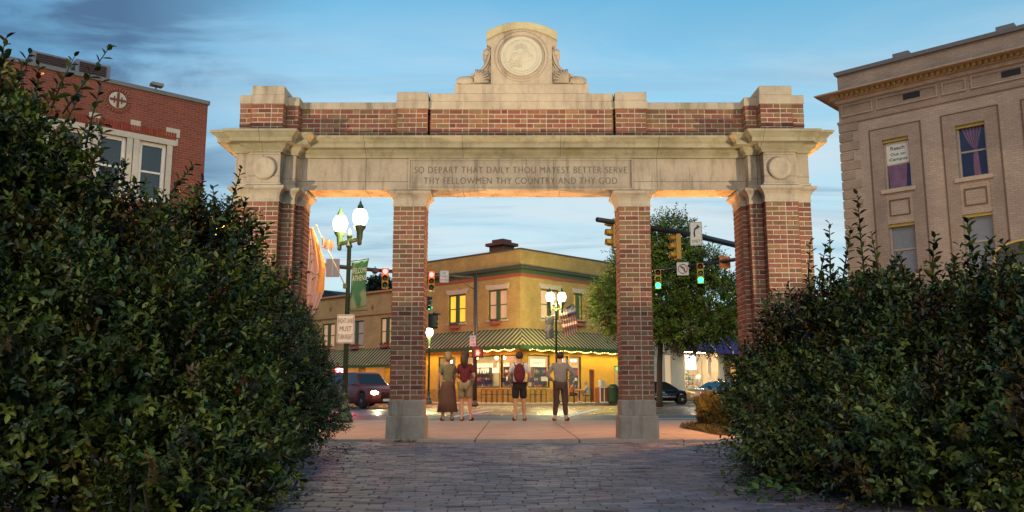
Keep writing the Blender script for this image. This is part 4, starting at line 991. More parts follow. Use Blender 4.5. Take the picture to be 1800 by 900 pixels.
def disp(name, label, cat_, px, py, w_, h_, mat, dep=1.0, kind='box'):
    s_, z_ = FR.at(px, py, dep); p = FR.M @ Vector((s_, dep, z_ - h_ / 2)); t = thing(name, label, cat_, p, math.atan2(FR.d.y, FR.d.x))
    if kind == 'box':
        MB().box(-w_ / 2, w_ / 2, -.03, .03, 0, h_).build('panel', mat, t, bevel=.01); b = MB(); frame_mb(b, -w_ / 2 - .04, w_ / 2 + .04, -.04, h_ + .04, -.05, .0, .04); b.build('frame', white, t)
    elif kind == 'shirt':
        b = MB(); b.lathe([(.0, .0), (.2, 0), (.22, h_ * .5), (.26, h_ * .8), (.1, h_ * .95), (.07, h_), (0, h_)], n=14); b.build('torso', mat, t)
        MB().tube([(0, 0, 0), (0, 0, -.6)], .03).build('stand', blk, t); b = MB(); b.tube([(-.2, 0, h_ * .8), (-.38, 0, h_ * .45)], .07); b.tube([(.2, 0, h_ * .8), (.38, 0, h_ * .45)], .07); b.build('sleeves', mat, t)
    else:
        MB().tube([(0, 0, 0), (0, 0, h_)], .02).build('post', blk, t)
        for k in range(4): MB().box(-w_ / 2, w_ / 2, -.15, .15, h_ * k / 4, h_ * k / 4 + .03).build('shelf', wood, t)
        for k in range(14): 
            MB().lathe([(.08, 0), (.1, .08), (.06, .22), (0, .24)], (-w_ / 2 + w_ * (k % 4 + .5) / 4, 0, h_ * (k // 4) / 4 + .03), n=8).build('ornament', (plain('gilt', (.5, .32, .08), .4), plain('green_glaze', (.05, .25, .1), .3), white)[k % 3], t)
disp('poster', 'square white lit poster hanging in the bright display window', 'poster', 1213.5, 637, 1.5, 1.15, emit('poster_white', (.95, .95, 1), 1.2), .6)
disp('display_mannequin', 'white shirt on a stand in the bright display window', 'mannequin', 1228, 668, .5, .85, white, 1.2, 'shirt')
disp('display_shelf', 'dark shelf of small ornaments in the left half of the display window', 'shelf', 1210, 668, 1.6, 1.5, white, 1.7, 'shelf')
disp('wreath_picture', 'large pale framed picture in the right half of the display window', 'picture', 1251, 638, 1.3, 1.6, plain('pale_print', (.7, .5, .45), .6, noise=.5, scale=6), 1.3)
pur = plain('purple_cloth', (.055, .03, .22), .75, noise=.15, scale=2)
def plain_awning(fr, l, r, zt_, zb2, pj, m, label, trims=(), txt=None):
    t = thing('awning', label, 'awning', (CO[0], CO[1], 0)); M = wp(fr); b = MB()
    b.prism([(0, 0)] * 0 or [(l, zb2 - .3), (r, zb2 - .3), (r, zb2), (l, zb2)], -pj, -pj + .03)
    b.add([(l, -.02, zt_), (r, -.02, zt_), (r, -pj, zb2), (l, -pj, zb2), (l, -.02, zb2), (r, -.02, zb2)], [(0, 3, 2, 1), (0, 4, 3), (1, 2, 5)]); b.build('canopy', m, t, M)
    for s_ in trims:
        b = MB(); b.add([(s_ - .09, -.02, zt_ + .015), (s_ + .09, -.02, zt_ + .015), (s_ + .09, -pj - .006, zb2 + .01), (s_ - .09, -pj - .006, zb2 + .01), (s_ - .09, -pj - .006, zb2 - .3), (s_ + .09, -pj - .006, zb2 - .3)], [(0, 3, 2, 1), (3, 4, 5, 2)]); b.build('white_trim', white, t, M)
    if txt:
        mid = Vector(((txt[1]), -pj * .45 - .03, zt_ + (zb2 - zt_) * .45 + .03)); ang = math.atan2(zt_ - zb2, pj); text(txt[0], txt[2], txt[3], white, t, M @ T(*mid) @ Matrix.Rotation(-(PI / 2 - ang), 4, 'X'), shear=.35)
    return t
z_a, z_b = FR.at(1245, 590)[1], FR.at(1245, 613, -1.2)[1]
plain_awning(FR, along(FR, 1178), along(FR, 1284), z_a, z_b, 1.3, pur, 'deep purple awning with white trim above the bright display window', (along(FR, 1233), along(FR, 1265)), ('Cutler', along(FR, 1248), 1.6, .5))
for k, px in enumerate((1215, 1250)): strip_light(FR, along(FR, px), z_b - .2, 120, 'lamp under the purple awning, %s one' % ('left', 'right')[k], (1, .8, .45), -.8, 1.2)
tw = thing('brown_brick_shop', 'brown brick shop with a green awning at the right end of the row', 'building', (CO[0], CO[1], 0))
a2, c2 = c + .04, along(FR, 1420); zt2 = FR.at(1290, 540)[1]
dd = [(along(FR, 1284), along(FR, 1296), .15, 3.2), (along(FR, 1304), along(FR, 1330), .8, 3.0)]
b = MB(); wall_open(b, a2, c2, 0, zt2, 0, .3, dd); b.build('wall', brickwall('brown_brick', (.24, .10, .05), (.18, .08, .045), (.2, .14, .1)), tw, wp(FR))
for r in dd:
    b = MB(); frame_mb(b, r[0], r[1], r[2], r[3], .05, .14, .1); w2 = b.build('door' if r[2] < .5 else 'shop_window', wood, tw, wp(FR)); MB().box(r[0] + .1, r[1] - .1, .09, .11, r[2] + .1, r[3] - .1).build('pane', emit('amber_pane', (1, .45, .12), .45), w2)
plain_awning(FR, along(FR, 1286), along(FR, 1400), FR.at(1300, 585)[1], FR.at(1300, 620, -1.2)[1], 1.3, greenc, 'green awning right of the purple awning')
for bl, (s0_, s1_, z_) in ((sh, (a, c, zt)), (tw, (a2, c2, zt2))):
    b = MB(); b.box(s0_, s1_, .3, 11, z_ - .5, z_ - .3); b.build('roof', plain('roof_felt', (.05, .05, .05)), bl, wp(FR)); b = MB(); b.box(s0_, s1_, 10.8, 11, 0, z_ - .2); b.build('rear_wall', ybrick, bl, wp(FR))
# far pavement with its kerb, following the two fronts round the corner
kl = [FL.M @ Vector((-60, -4.2, 0)), FL.M @ Vector((-.6, -4.2, 0)), FL.M @ Vector((.6, -4.0, 0)), FR.M @ Vector((-.6, -4.0, 0)), FR.M @ Vector((.6, -4.2, 0)), FR.M @ Vector((70, -4.2, 0)), FR.M @ Vector((70, 8, 0)), Vector((0, 62, 0)), FL.M @ Vector((-60, 8, 0))]
b = MB(); b.sweep([(p.x, p.y) for p in kl], [(.0, -.1), (0, .10), (-.03, .12)]); struct(b.build('far_pavement', concrete('far_concrete', (.34, .29, .22), 0, 0)))

# ------------------------------------------------------------------ red brick building on the left
p = P(366, 178, 25); RB = Frame((p.x, p.y), (.754, .657)); zr_ = p.z
rb = thing('red_brick_building', 'dark red brick building on the left with white framed windows and a round emblem', 'building', (p.x, p.y, 0)); RO = T(-p.x, -p.y, 0) @ RB.M
redb = brickwall('red_brick', (.26, .062, .038), (.19, .045, .03), (.25, .15, .11), stain=.25, bump=.8, mort=.014)
wrs = []
for l_, r_, t_, b_ in ((170, 222, 235, 285), (243, 292, 252, 305), (100, 153, 224, 270)):
    x0, x1, zb2, zt3 = RB.rect(l_, r_, t_, b_); wrs.append((x0, x1, zt3 - 1.75, zt3))
wd = wrs[0][1] - wrs[0][0]; step = (wrs[1][0] - wrs[0][0])
ztw = sum(w[3] for w in wrs) / 3
for k in range(4): wrs.append((wrs[2][0] - step * (k + 1), wrs[2][0] - step * (k + 1) + wd, ztw - 1.75, ztw))
wrs = [(w[0], w[1], ztw - 1.75, ztw) for w in wrs]
low = [(w[0], w[1], ztw - 5.2, ztw - 3.2) for w in wrs]
b = MB(); wall_open(b, -19, 0, 0, zr_ - .12, 0, .35, wrs + low); b.build('front_wall', redb, rb, RO)
b = MB(); b.box(-.35, 0, .35, 14, 0, zr_ - .12); b.build('side_wall', redb, rb, RO)
b = MB(); b.box(-19, -.35, .35, 14, zr_ - .8, zr_ - .7); b.build('roof', plain('roof_felt', (.05, .05, .05)), rb, RO)
b = MB(); b.box(-19, .05, -.05, .4, zr_ - .12, zr_); b.build('coping', plain('grey_coping', (.16, .16, .17), .6), rb, RO, bevel=.01)
wf = plain('white_frame', (.62, .60, .57), .6, noise=.08)
for w0 in wrs + low:
    w = sash_window(rb, RO, *w0, wf, dgl, 'single', depth=.12, fw=.11)
    if w0 in wrs: w.name = 'window'
b = MB(); lt = [w for w in wrs]; b.box(min(w[0] for w in lt) - .3, max(w[1] for w in lt) + .25, -.05, -.002, ztw, ztw + .17)
for w in lt: b.box(w[0] - .16, w[0], -.04, -.002, ztw - 1.9, ztw - .001); b.box(w[1], w[1] + .16, -.04, -.002, ztw - 1.9, ztw - .001)
b.build('stone_band', plain('pale_stone', (.48, .44, .38), .8), rb, RO, bevel=.008)
b = MB(); x = min(w[0] for w in lt) - .3; xe = max(w[1] for w in lt) + .25; qb = random.Random(2)
while x < xe: b.box(x, x + .066, -.025, -.001, ztw + .18, ztw + .40, col=tuple(c * qb.uniform(.8, 1.2) for c in (.22, .05, .03))); x += .075
b.build('soldier_course', attr_mat('soldier', rough=.85), rb, RO)
for px, py, w_, h_ in ((166, 207, .3, .28), (238, 220, .28, .28), (304, 233.5, .40, .26), (307, 250, .19, .2)):
    s_, z_ = RB.at(px, py); MB().box(s_ - w_ / 2, s_ + w_ / 2, -.02, .0, z_ - h_ / 2, z_ + h_ / 2).build('stone_block', plain('pale_stone', (.48, .44, .38)), rb, RO, bevel=.005)
s_, z_ = RB.at(206.7, 176.5)
mo = MB().lathe([(.24, 0), (.24, -.03), (.22, -.04), (0, -.04)], (s_, 0, z_), n=28, axis='y').build('emblem', plain('pale_stone', (.48, .44, .38)), rb, RO)
b = MB()
for k in range(26): 
    a_ = 2 * PI * k / 26; b.tube([(s_ + .27 * math.cos(a_), -.012, z_ + .27 * math.sin(a_)), (s_ + .37 * math.cos(a_), -.012, z_ + .37 * math.sin(a_))], .028, 4)
b.build('brick_ring', plain('rim_brick', (.30, .10, .07), .85), mo)
b = MB(); b.box(s_ - .03, s_ + .03, -.06, -.039, z_ - .22, z_ + .22); b.box(s_ - .22, s_ - .031, -.06, -.039, z_ - .03, z_ + .03); b.box(s_ + .031, s_ + .22, -.06, -.039, z_ - .03, z_ + .03)
for dx_ in (-.1, .1): b.box(s_ + dx_ - .015, s_ + dx_ + .015, -.062, -.041, z_ - .1, z_ + .1)
b.build('cross_motif', plain('dark_red_paint', (.14, .03, .025), .7), mo)
def vent(px, py, w_, h_, dd_, label):
    s_, z_ = RB.at(px, py, 1.2); pp = RB.M @ Vector((s_, 1.2, zr_ - .72)); t = thing('roof_vent', label, 'roof vent', pp, math.atan2(RB.d.y, RB.d.x), 'vents on the left roof'); hh = z_ - (zr_ - .72)
    grey = plain('vent_metal', (.22, .21, .22), .5, .3); MB().box(-w_ / 2, w_ / 2, 0, dd_, hh - h_, hh).build('casing', grey, t, bevel=.01)
    MB().box(-w_ / 2 + .15, w_ / 2 - .2, .1, dd_ - .1, 0, hh - h_).build('duct', grey, t); b = MB()
    for k in range(7): b.box(-w_ / 2 + .1, w_ / 2 - .12, -.03, 0, hh - h_ + .04 + (h_ - .08) * k / 7, hh - h_ + .04 + (h_ - .08) * (k + .6) / 7)
    b.build('louvre', plain('rust_louvre', (.07, .03, .03), .8), t)
vent(92, 96, 1.0, .5, 1.2, 'larger grey roof vent with dark louvres, left one'); vent(165, 110, .95, .5, 1.2, 'grey roof vent with dark louvres right of the larger vent')
s_, z_ = RB.at(274, 152); pp = RB.M @ Vector((s_, .1, zr_)); t = thing('roof_floodlight', 'small floodlight on the edge of the left roof', 'floodlight', pp, math.atan2(RB.d.y, RB.d.x)); MB().box(-.17, .17, -.3, -.05, .07, .16).build('housing', plain('vent_metal', (.2, .2, .2)), t, bevel=.01); MB().tube([(0, -.1, 0), (0, -.15, .1)], .02).build('bracket', darkm, t)

# ------------------------------------------------------------------ tan brick building on the right
p = P(1474, 195, 28); TB = Frame((p.x, p.y), (.727, -.686))
tb = thing('tan_brick_building', 'tall tan brick building on the right with a heavy cornice and tall recessed windows', 'building', (p.x, p.y, 0)); TO = T(-p.x, -p.y, 0) @ TB.M
tan = brickwall('tan_brick', (.46, .345, .27), (.40, .30, .235), (.34, .27, .215), stain=.25, bump=.8, mort=.012)
tand = brickwall('tan_brick_dark', (.38, .28, .215), (.33, .245, .19), (.28, .22, .175), stain=.3, bump=.8, mort=.012)
zcb = TB.at(1474, 184)[1]; zct = TB.at(1447, 166, -.55)[1]; zpt = TB.at(1466, 129, 0)[1]; zbelt = TB.at(1478, 219)[1]
r1 = TB.rect(1553, 1599, 243, 333); r2 = TB.rect(1682, 1735, 215, 309); r3 = TB.rect(1571, 1613, 391, 470); 
zw1, zw0 = (r1[3] + r2[3]) / 2, (r1[2] + r2[2]) / 2; wdt = r2[1] - r2[0]; stp = r2[0] - r1[0]
up = [(r1[0] + stp * k, r1[0] + stp * k + wdt, zw0, zw1) for k in range(5)]
zl1 = (r3[3] + TB.rect(1700, 1752, 373, 440)[3]) / 2
lo_ = [(w[0], w[1], zl1 - (zw1 - zw0), zl1) for w in up]
lo2 = [(w[0], w[1], .9, 2.9) for w in up]
Lr = 18
b = MB(); wall_open(b, 0, Lr, 0, zbelt, 0, .4, [(w[0] - .0, w[1] + .0, w[2], w[3]) for w in up + lo_ + lo2]); b.build('front_wall', tan, tb, TO)
b = MB(); b.box(0, Lr, .0, .4, zbelt, zcb); b.build('frieze_wall', tand, tb, TO)
b = MB(); b.box(0, Lr, .05, .4, zct, zpt - .12); b.build('parapet', tand, tb, TO)
b = MB(); b.box(0, .4, .4, 15, 0, zpt - .2); b.build('side_wall', tan, tb, TO)
b = MB(); b.box(.4, Lr, .4, 15, zct - .1, zct); b.build('roof', plain('roof_felt', (.05, .05, .05)), tb, TO)
tstone = plain('tan_stone', (.46, .35, .27), .8, noise=.2, scale=4, bump=.3)
# cornice: moulded profile returned round the corner
b = MB(); pl = [(0, 0), (Lr, 0), (Lr, 15), (0, 15)]
b.sweep(pl, [(.0, zcb - .02), (.06, zcb), (.08, zcb + .10), (.20, zcb + .12), (.2, zcb + .26), (.46, zcb + .27), (.48, zcb + .33), (.58, zct - .05), (.60, zct), (0, zct + .05)]); b.build('cornice', tstone, tb, TO, bevel=.006)
b = MB(); x = .05
while x < Lr: b.box(x, x + .085, -.30, -.19, zcb + .14, zcb + .255); x += .17
b.build('dentils', plain('dentil_ochre', (.40, .30, .10), .8), tb, TO); b = MB(); x = .05
while x < 3: b.box(-.30, -.19, x, x + .085, zcb + .14, zcb + .255); x += .17
b.build('dentils', plain('dentil_ochre', (.40, .30, .10), .8), tb, TO)
b = MB(); b.sweep(pl, [(.0, zpt - .14), (.05, zpt - .13), (.08, zpt - .03), (.05, zpt), (-.4, zpt + .02)]); b.build('coping', plain('grey_coping', (.16, .16, .17)), tb, TO)
b = MB(); b.sweep(pl, [(.0, zbelt - .03), (.05, zbelt - .02), (.06, zbelt + .06), (.0, zbelt + .1)], cap0=False, cap1=False); b.build('belt_course', tand, tb, TO)
for k in range(4):
    s_ = 1.9 + k * 3.05; b = MB(); b.box(s_, s_ + .5, -.05, .2, zpt, zpt + .12); b.build('coping_block', plain('grey_coping', (.16, .16, .17)), tb, TO)
gl = plain('groove_shadow_brick', (.14, .085, .06), .9)  # dark tone stands in for groove shade on these raised strips
# raised frames of the frieze panels, vents
x = .1; kk = 0
while x < Lr - 1:
    w_ = (1.05 if kk == 0 else (1.9 if kk % 2 else .72)); b = MB(); z0_, z1_ = zbelt + .22, zcb - .08; frame_mb(b, x, x + w_, z0_, z1_, -.045, -.001, .05); b.build('frieze_panel', tan, tb, TO)
    if w_ > 1.5: MB().box(x + w_ * .45, x + w_ * .72, -.02, .03, z0_ + (z1_ - z0_) * .35, z1_ - .08).build('vent_grille', blk, tb, TO)
    x += w_ + .12; kk += 1
# quoins
b = MB(); z = .2; k = 0
while z < zbelt - .3:
    w_ = .62 if k % 2 == 0 else .42; b.box(-.03, w_, -.03, -.001, z, z + .27); b.box(-.03, -.001, -.001, w_, z, z + .27); z += .33; k += 1
b.build('quoins', tand, tb, TO)
purc = plain('purple_curtain', (.20, .10, .19), .9, noise=.35, scale=5); navyg = plain('window_night', (.022, .02, .055), .08, spec=.8)
ochre = plain('ochre_lintel', (.42, .33, .07), .7)
for i, w0 in enumerate(up + lo_ + lo2):
    x0, x1, z0, z1 = w0; isup = i < len(up)
    wm = plain('window_frame_tan', (.35, .28, .24), .6)
    pm_ = navyg if isup else plain('shade_blind', (.17, .19, .23), .5)
    w = sash_window(tb, TO, x0, x1, z0, z1, wm, pm_, 'single', depth=.2, sill=tstone, fw=.06)
    MB().box(x0 + .001, x1 - .001, .06, .12, z1 - .09, z1 - .001).build('lintel_strip', ochre, w)
    if isup:   # gathered curtain hung in front of the dark room, just inside the pane
        cx_ = (x0 + x1) / 2; pts = []
        n_ = 12; cu = MB()
        prof = [(1, .44, 0), (.8, .30, 0), (.6, .13, .03), (.52, .06, .06), (.4, .10, .05), (.2, .12, .05), (.04, .13, .06)] if i != 0 else [(.48, .42, -.05), (.3, .38, -.05), (.04, .34, -.06)]
        vv = []
        for (u, hw, off) in prof:
            for k in range(n_ + 1):
                t_ = k / n_ * 2 - 1; vv.append((cx_ + off + hw * t_ * (x1 - x0) * .9, .185 + .012 * math.cos(k * PI), z0 + (z1 - z0) * u))
        cu.add(vv, [(j * (n_ + 1) + k, j * (n_ + 1) + k + 1, (j + 1) * (n_ + 1) + k + 1, (j + 1) * (n_ + 1) + k) for j in range(len(prof) - 1) for k in range(n_)], True)
        cu.build('curtain', purc, w, recalc=False)
    if isup: MB().quad((x0 + .06, .162, z0 + .06), (x1 - .06, .162, z0 + .06), (x1 - .06, .162, z1 - .09), (x0 + .06, .162, z1 - .09)).build('glass_sheet', shopglass, w, recalc=False)
    if i == 0:
        pw = x1 - x0 - .12; zm = z0 + (z1 - z0) * .5; ph = z1 - .1 - zm
        pp = MB(); pp.box(x0 + .06, x1 - .06, .17, .182, zm, z1 - .09); po = pp.build('poster', white, w)
        teal = plain('teal_letters', (.01, .16, .20), .5)
        text('Reach', pw * .62, ph * .17, teal, po, T(x0 + .06 + pw * .5, .168, zm + ph * .74), bold=.02)
        text('Out on', pw * .66, ph * .14, teal, po, T(x0 + .06 + pw * .5, .168, zm + ph * .47), bold=.02)
        text('Campus', pw * .8, ph * .18, teal, po, T(x0 + .06 + pw * .5, .168, zm + ph * .22), bold=.02)
for i in range(5):
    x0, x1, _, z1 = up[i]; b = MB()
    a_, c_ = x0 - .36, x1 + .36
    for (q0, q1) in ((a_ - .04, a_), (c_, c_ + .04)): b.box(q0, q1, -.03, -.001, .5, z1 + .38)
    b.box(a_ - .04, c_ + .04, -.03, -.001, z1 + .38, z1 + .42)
    b.build('recess_shade_strip', gl, tb, TO)
    b = MB(); b.box(a_, x0, -.02, -.001, .5, z1 + .38); b.box(x1, c_, -.02, -.001, .5, z1 + .38); b.box(x0, x1, -.02, -.001, z1, z1 + .38); b.build('surround', tand, tb, TO)
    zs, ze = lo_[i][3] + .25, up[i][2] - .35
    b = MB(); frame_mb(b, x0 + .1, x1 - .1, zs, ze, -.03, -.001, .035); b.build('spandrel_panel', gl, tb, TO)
    b = MB(); b.box(x0, x0 + .3, -.0, .0, 0, 0) if False else None
# partly hidden sign at the right edge
s_, z_ = TB.at(1794, 474, -1.0); pp = TB.M @ Vector((s_, -1.0, 0)); t = thing('framed_sign', 'gold framed sign with gold lettering above the right bush', 'sign', pp, math.atan2(TB.d.y, TB.d.x))
gold = plain('gold_paint', (.62, .45, .10), .45, noise=.1)
hh = z_; MB().tube([(0, .05, 0), (0, .05, hh - .5)], .06).build('post', darkm, t)
pts = [(-.62, hh - .9), (.9, hh - .9), (.9, hh + .6)] + [(.9 - 1.52 * k / 8, hh + .6 + .22 * math.sin(PI * k / 8)) for k in range(1, 8)] + [(-.62, hh + .55)]
MB().prism(pts, -.04, .04).build('board', plain('slate_board', (.06, .06, .065), .6), t)
pts2 = [Vector((x, -.05, z)) for x, z in pts]; b = MB(); b.tube(pts2 + [pts2[0]], .035, 6); b.build('frame', gold, t)
text('ANI', .62, .22, gold, t, T(.1, -.045, hh + .02)); b = MB(); b.box(-.25, .6, -.06, -.04, hh - .18, hh - .15)
for k in range(5): b.box(-.3 + .08 * (k % 2), .65, -.055, -.041, hh - .3 - .12 * k, hh - .25 - .12 * k)
b.build('gold_lattice', gold, t)

# ------------------------------------------------------------------ street lamps
postg = plain('lamp_post_green', (.035, .065, .035), .45, .2, noise=.2, scale=6)
globe_m = emit('lamp_globe', (1, .88, .62), 7.5)
def acorn(parent, x, z, sc, globe=globe_m):
    g = MB(T(x, 0, z)); g.lathe([(0.03 * sc, -.16 * sc), (.06 * sc, -.12 * sc), (.055 * sc, -.05 * sc), (.075 * sc, .02 * sc), (.085 * sc, .2 * sc), (.15 * sc, .3 * sc), (.155 * sc, .34 * sc), (.1 * sc, .36 * sc)], n=14)
    g.build('lamp_cup', postg, parent)
    g = MB(T(x, 0, z)); g.lathe([(.10 * sc, .345 * sc), (.16 * sc, .42 * sc), (.195 * sc, .54 * sc), (.185 * sc, .66 * sc), (.13 * sc, .76 * sc), (.10 * sc, .78 * sc)], n=18)
    gl = g.build('globe', globe, parent)
    g = MB(T(x, 0, z)); g.lathe([(.115 * sc, .765 * sc), (.09 * sc, .80 * sc), (.07 * sc, .88 * sc), (.03 * sc, .93 * sc), (.035 * sc, .96 * sc), (.008 * sc, 1.0 * sc), (.0, 1.08 * sc)], n=12)
    g.build('finial', postg, parent)
    l = bpy.data.lights.new('globe_lamp', 'POINT'); l.shadow_soft_size = .05; l.color = (1, .80, .46); l.energy = LAMPW * sc
    return l
def lamp_base(parent, H, sc=1.):
    b = MB(); b.lathe([(.21 * sc, 0), (.21 * sc, .07), (.19 * sc, .10), (.20 * sc, .14), (.16 * sc, .22), (.13 * sc, .25), (.15 * sc, .28), (.12 * sc, .36), (.085 * sc, .50), (.085 * sc, .60), (.11 * sc, .63), (.07 * sc, .68)], n=20); b.build('post_base', postg, parent)
    b = MB(); b.lathe([(.062 * sc, .66), (.05 * sc, H - .35), (.075 * sc, H - .33), (.08 * sc, H - .28), (.055 * sc, H - .26), (.06 * sc, H - .08), (.075 * sc, H - .06), (.03 * sc, H), (.035 * sc, H + .05), (0, H + .12)], n=14); b.build('post', postg, parent)
LAMPW = 0
def lamp_light(parent, x, z, w, r=.22):
    l = bpy.data.lights.new('globe_lamp', 'POINT'); l.shadow_soft_size = r; l.color = (1, .80, .36); l.energy = w; l.use_soft_falloff = False
    o = bpy.data.objects.new('globe_lamp', l); COL.objects.link(o); o.parent = parent; o.location = (x, 0, z); return o
def twin_lamp(x, y, z0, H, label, tilt=0., w=120, sp=.26, sc=1., globe=globe_m, rz=0., arm=0.):
    t = thing('street_lamp', label, 'street lamp', (x, y, z0), rz, 'street lamps'); lamp_base(t, H, 1.0)
    top = t
    if arm:      # the cross arm is turned on the post
        top = bpy.data.objects.new('lamp_head', None); COL.objects.link(top); top.parent = t; top.rotation_euler = (0, 0, arm)
    b = MB(); 
    for s in (-1, 1): b.box(min(0, s * sp), max(0, s * sp), -.03, .03, H - .24, H - .14)
    b.build('cross_arm', postg, top, bevel=.008)
    for s in (-1, 1):
        acorn(top, s * sp, H - .20, sc, globe) 
    lamp_light(t, 0, H + .38, w * 2, .3)
    return t
def gx(px, Y, z=0.): 
    v = (690 - py_of(z, Y)); return P(px, py_of(z, Y), Y).x
def py_of(z, Y):
    # pixel row of a point at height z and distance Y on the centre line
    a = math.atan2(z - CAMH, Y) - PITCH; return 450 - 1500 * math.tan(a)
def X(px, Y, z=.5): return P(px, py_of(z, Y), Y).x
LY = 20.2
lampL = twin_lamp(X(609, LY, 2.), LY, .055, 4.46, 'green twin globe street lamp on the pavement left of the left brick pier', w=200, sp=.495, sc=.92, arm=R(-51))
lamp2 = twin_lamp(X(978, 49, 3), 49, .0, 5.55, 'twin globe street lamp in front of the corner building', w=900, sp=.34, sc=1.25)
lamp2.location.z = .12
t = thing('street_lamp', 'single globe street lamp seen just right of the left brick pier', 'street lamp', (X(754, 48.6, 2), 48.6, .1), 0, 'street lamps')
lamp_base(t, 3.45); acorn(t, 0, 3.40, 1.1); l_ = lamp_light(t, 0, 3.95, 450, .1); l_.location.y = -.4
for xx_, lb_ in ((5.0, 'street lamp hidden behind the right outer pier, lighting the golden bushes'), (-5.1, 'street lamp hidden behind the left outer pier')):
    t = thing('street_lamp', lb_, 'street lamp', (xx_, 14.95, .05), 0, 'street lamps'); lamp_base(t, 3.0); acorn(t, 0, 2.95, 1.0, emit('sodium_globe', (1, .45, .12), 7)); l_ = lamp_light(t, -.38 if xx_ > 0 else .38, 3.4, 850 if xx_ > 0 else 300, .1); l_.data.color = (1, .46, .13)
# cloth banner of the near lamp
def cloth(pts_fn, nu, nv, thick=.004):
    b = MB(); v = [pts_fn(i / nu, j / nv) for j in range(nv + 1) for i in range(nu + 1)]
    b.add(v, [(j * (nu + 1) + i, j * (nu + 1) + i + 1, (j + 1) * (nu + 1) + i + 1, (j + 1) * (nu + 1) + i) for j in range(nv) for i in range(nu)], True); return b
def bannermat(name, a, b_, sc):
    m, nt, bb = _mat(name); n = nt.nodes; l = nt.links; tcn = n.new('ShaderNodeTexCoord'); mp = n.new('ShaderNodeMapping'); mp.inputs['Scale'].default_value = sc; mp.inputs['Rotation'].default_value = (0, R(12), 0); l.new(tcn.outputs['Object'], mp.inputs[0])
    nz = n.new('ShaderNodeTexNoise'); nz.inputs['Scale'].default_value = 1.6; nz.inputs['Detail'].default_value = 5; nz.inputs['Distortion'].default_value = .8; l.new(mp.outputs[0], nz.inputs['Vector'])
    cr = n.new('ShaderNodeMapRange'); cr.inputs[1].default_value = .48; cr.inputs[2].default_value = .56; l.new(nz.outputs[0], cr.inputs[0])
    x = n.new('ShaderNodeMix'); x.data_type = 'RGBA'; l.new(cr.outputs[0], x.inputs[0]); x.inputs[6].default_value = (*a, 1); x.inputs[7].default_value = (*b_, 1); l.new(x.outputs[2], bb.inputs['Base Color']); bb.inputs['Roughness'].default_value = .85
    MATS[name] = m; return m
def banner(lx, y, z0, x0, zt_, w_, h_, label, mats, words=True, skew=-.12):
    t = thing('banner', label, 'banner', (lx, y, z0))
    g = lambda u, v: (x0 + w_ * u + .03 * math.sin(v * 3) , .03 * math.sin(u * 5 + v * 4), zt_ - h_ * v + .10 * u * w_ / .42 + skew * u * (1 - v) * 0)
    def g2(u, v):
        x = x0 + (w_ * (1 - .28 * math.sin(PI * min(1, v * .95)) * .6)) * u - (.0) ; return (x, .035 * math.sin(u * 5 + v * 4), zt_ - h_ * v * (1 - .04 * u) + .07 * u)
    c_ = cloth(g2, 8, 20).build('cloth', mats, t, recalc=False); c_.modifiers.new('s', 'SOLIDIFY').thickness = .006
    for z in (zt_ + .02, zt_ - h_ - .02):
        b = MB(); b.tube([(0, 0, z), (x0 + w_, 0, z + (.07 if z > zt_ else .03))], .012, 6); b.build('bracket_arm', postg, t)
    if words:
        wt = plain('banner_letters', (.50, .52, .38), .8)
        sh = Matrix(((1, 0, 0, 0), (0, 1, 0, 0), (.22, 0, 1, 0), (0, 0, 0, 1)))
        text('WELCOME', w_ * .86, .13, wt, t, T(x0 + w_ * .48, -.05, zt_ - .20) @ sh, shear=.2); text('ATHENS', w_ * .78, .13, wt, t, T(x0 + w_ * .48, -.05, zt_ - .38) @ sh, shear=.2)
    return t
sc_ = LY / 1500
bm_ = bannermat('banner_cloth', (.035, .13, .06), (.16, .22, .13), (2.2, 1, .7))
zbt = P(630, 462, LY).z; zbb = P(630, 546, LY).z
banner(lampL.location.x, LY - .05, 0, .075, zbt, .42, zbt - zbb, 'green banner with welcome lettering hanging from the near lamp post', bm_)
zbt2 = P(967, 556, 49).z; zbb2 = P(967, 597, 49).z
b2 = banner(lamp2.location.x, 48.95, 0, -.62, zbt2, .55, zbt2 - zbb2, 'grey patterned banner on the lamp post in front of the corner building', bannermat('banner_cloth_grey', (.10, .10, .08), (.32, .30, .25), (2, 1, .8)), words=False)
# flags
def flag_pole(lx, y, z0, dx, dz, label):
    t = thing('flagpole', label, 'flagpole', (lx, y, z0)); MB().tube([(0, 0, 0), (dx, -.02, dz)], [.016, .012], 6).build('pole', plain('pale_pole', (.45, .38, .24), .5), t); MB().ball((dx, -.02, dz), .03).build('finial', gold, t)
    b = MB(); b.box(-.05, .05, -.05, .05, -.06, .06); b.build('bracket', postg, t, bevel=.01); return t
za_ = P(606, 503, LY).z; xe_ = X(556, LY, 4.5) - lampL.location.x; ze_ = P(545, 398, LY).z - za_
flag_pole(lampL.location.x - .06, LY - .02, za_, xe_ + .06, ze_, 'slanting pale flagpole bracketed to the near lamp post')
def flagmat(name, horizontal=True):
    m, nt, bb = _mat(name); n = nt.nodes; l = nt.links; a = n.new('ShaderNodeAttribute'); a.attribute_name = 'col'; l.new(a.outputs['Color'], bb.inputs['Base Color']); bb.inputs['Roughness'].default_value = .85
    tr = n.new('ShaderNodeBsdfTranslucent'); l.new(a.outputs['Color'], tr.inputs[0]); ms = n.new('ShaderNodeMixShader'); ms.inputs[0].default_value = .4; l.new(bb.outputs[0], ms.inputs[1]); l.new(tr.outputs[0], ms.inputs[2]); l.new(ms.outputs[0], n['Material Output'].inputs[0]); return m
fm = flagmat('flag_cloth')
t = thing('flag', 'pale pink and orange flag with dark script hanging at the left opening of the gateway', 'flag', (lampL.location.x + xe_, LY - .05, za_ + ze_))
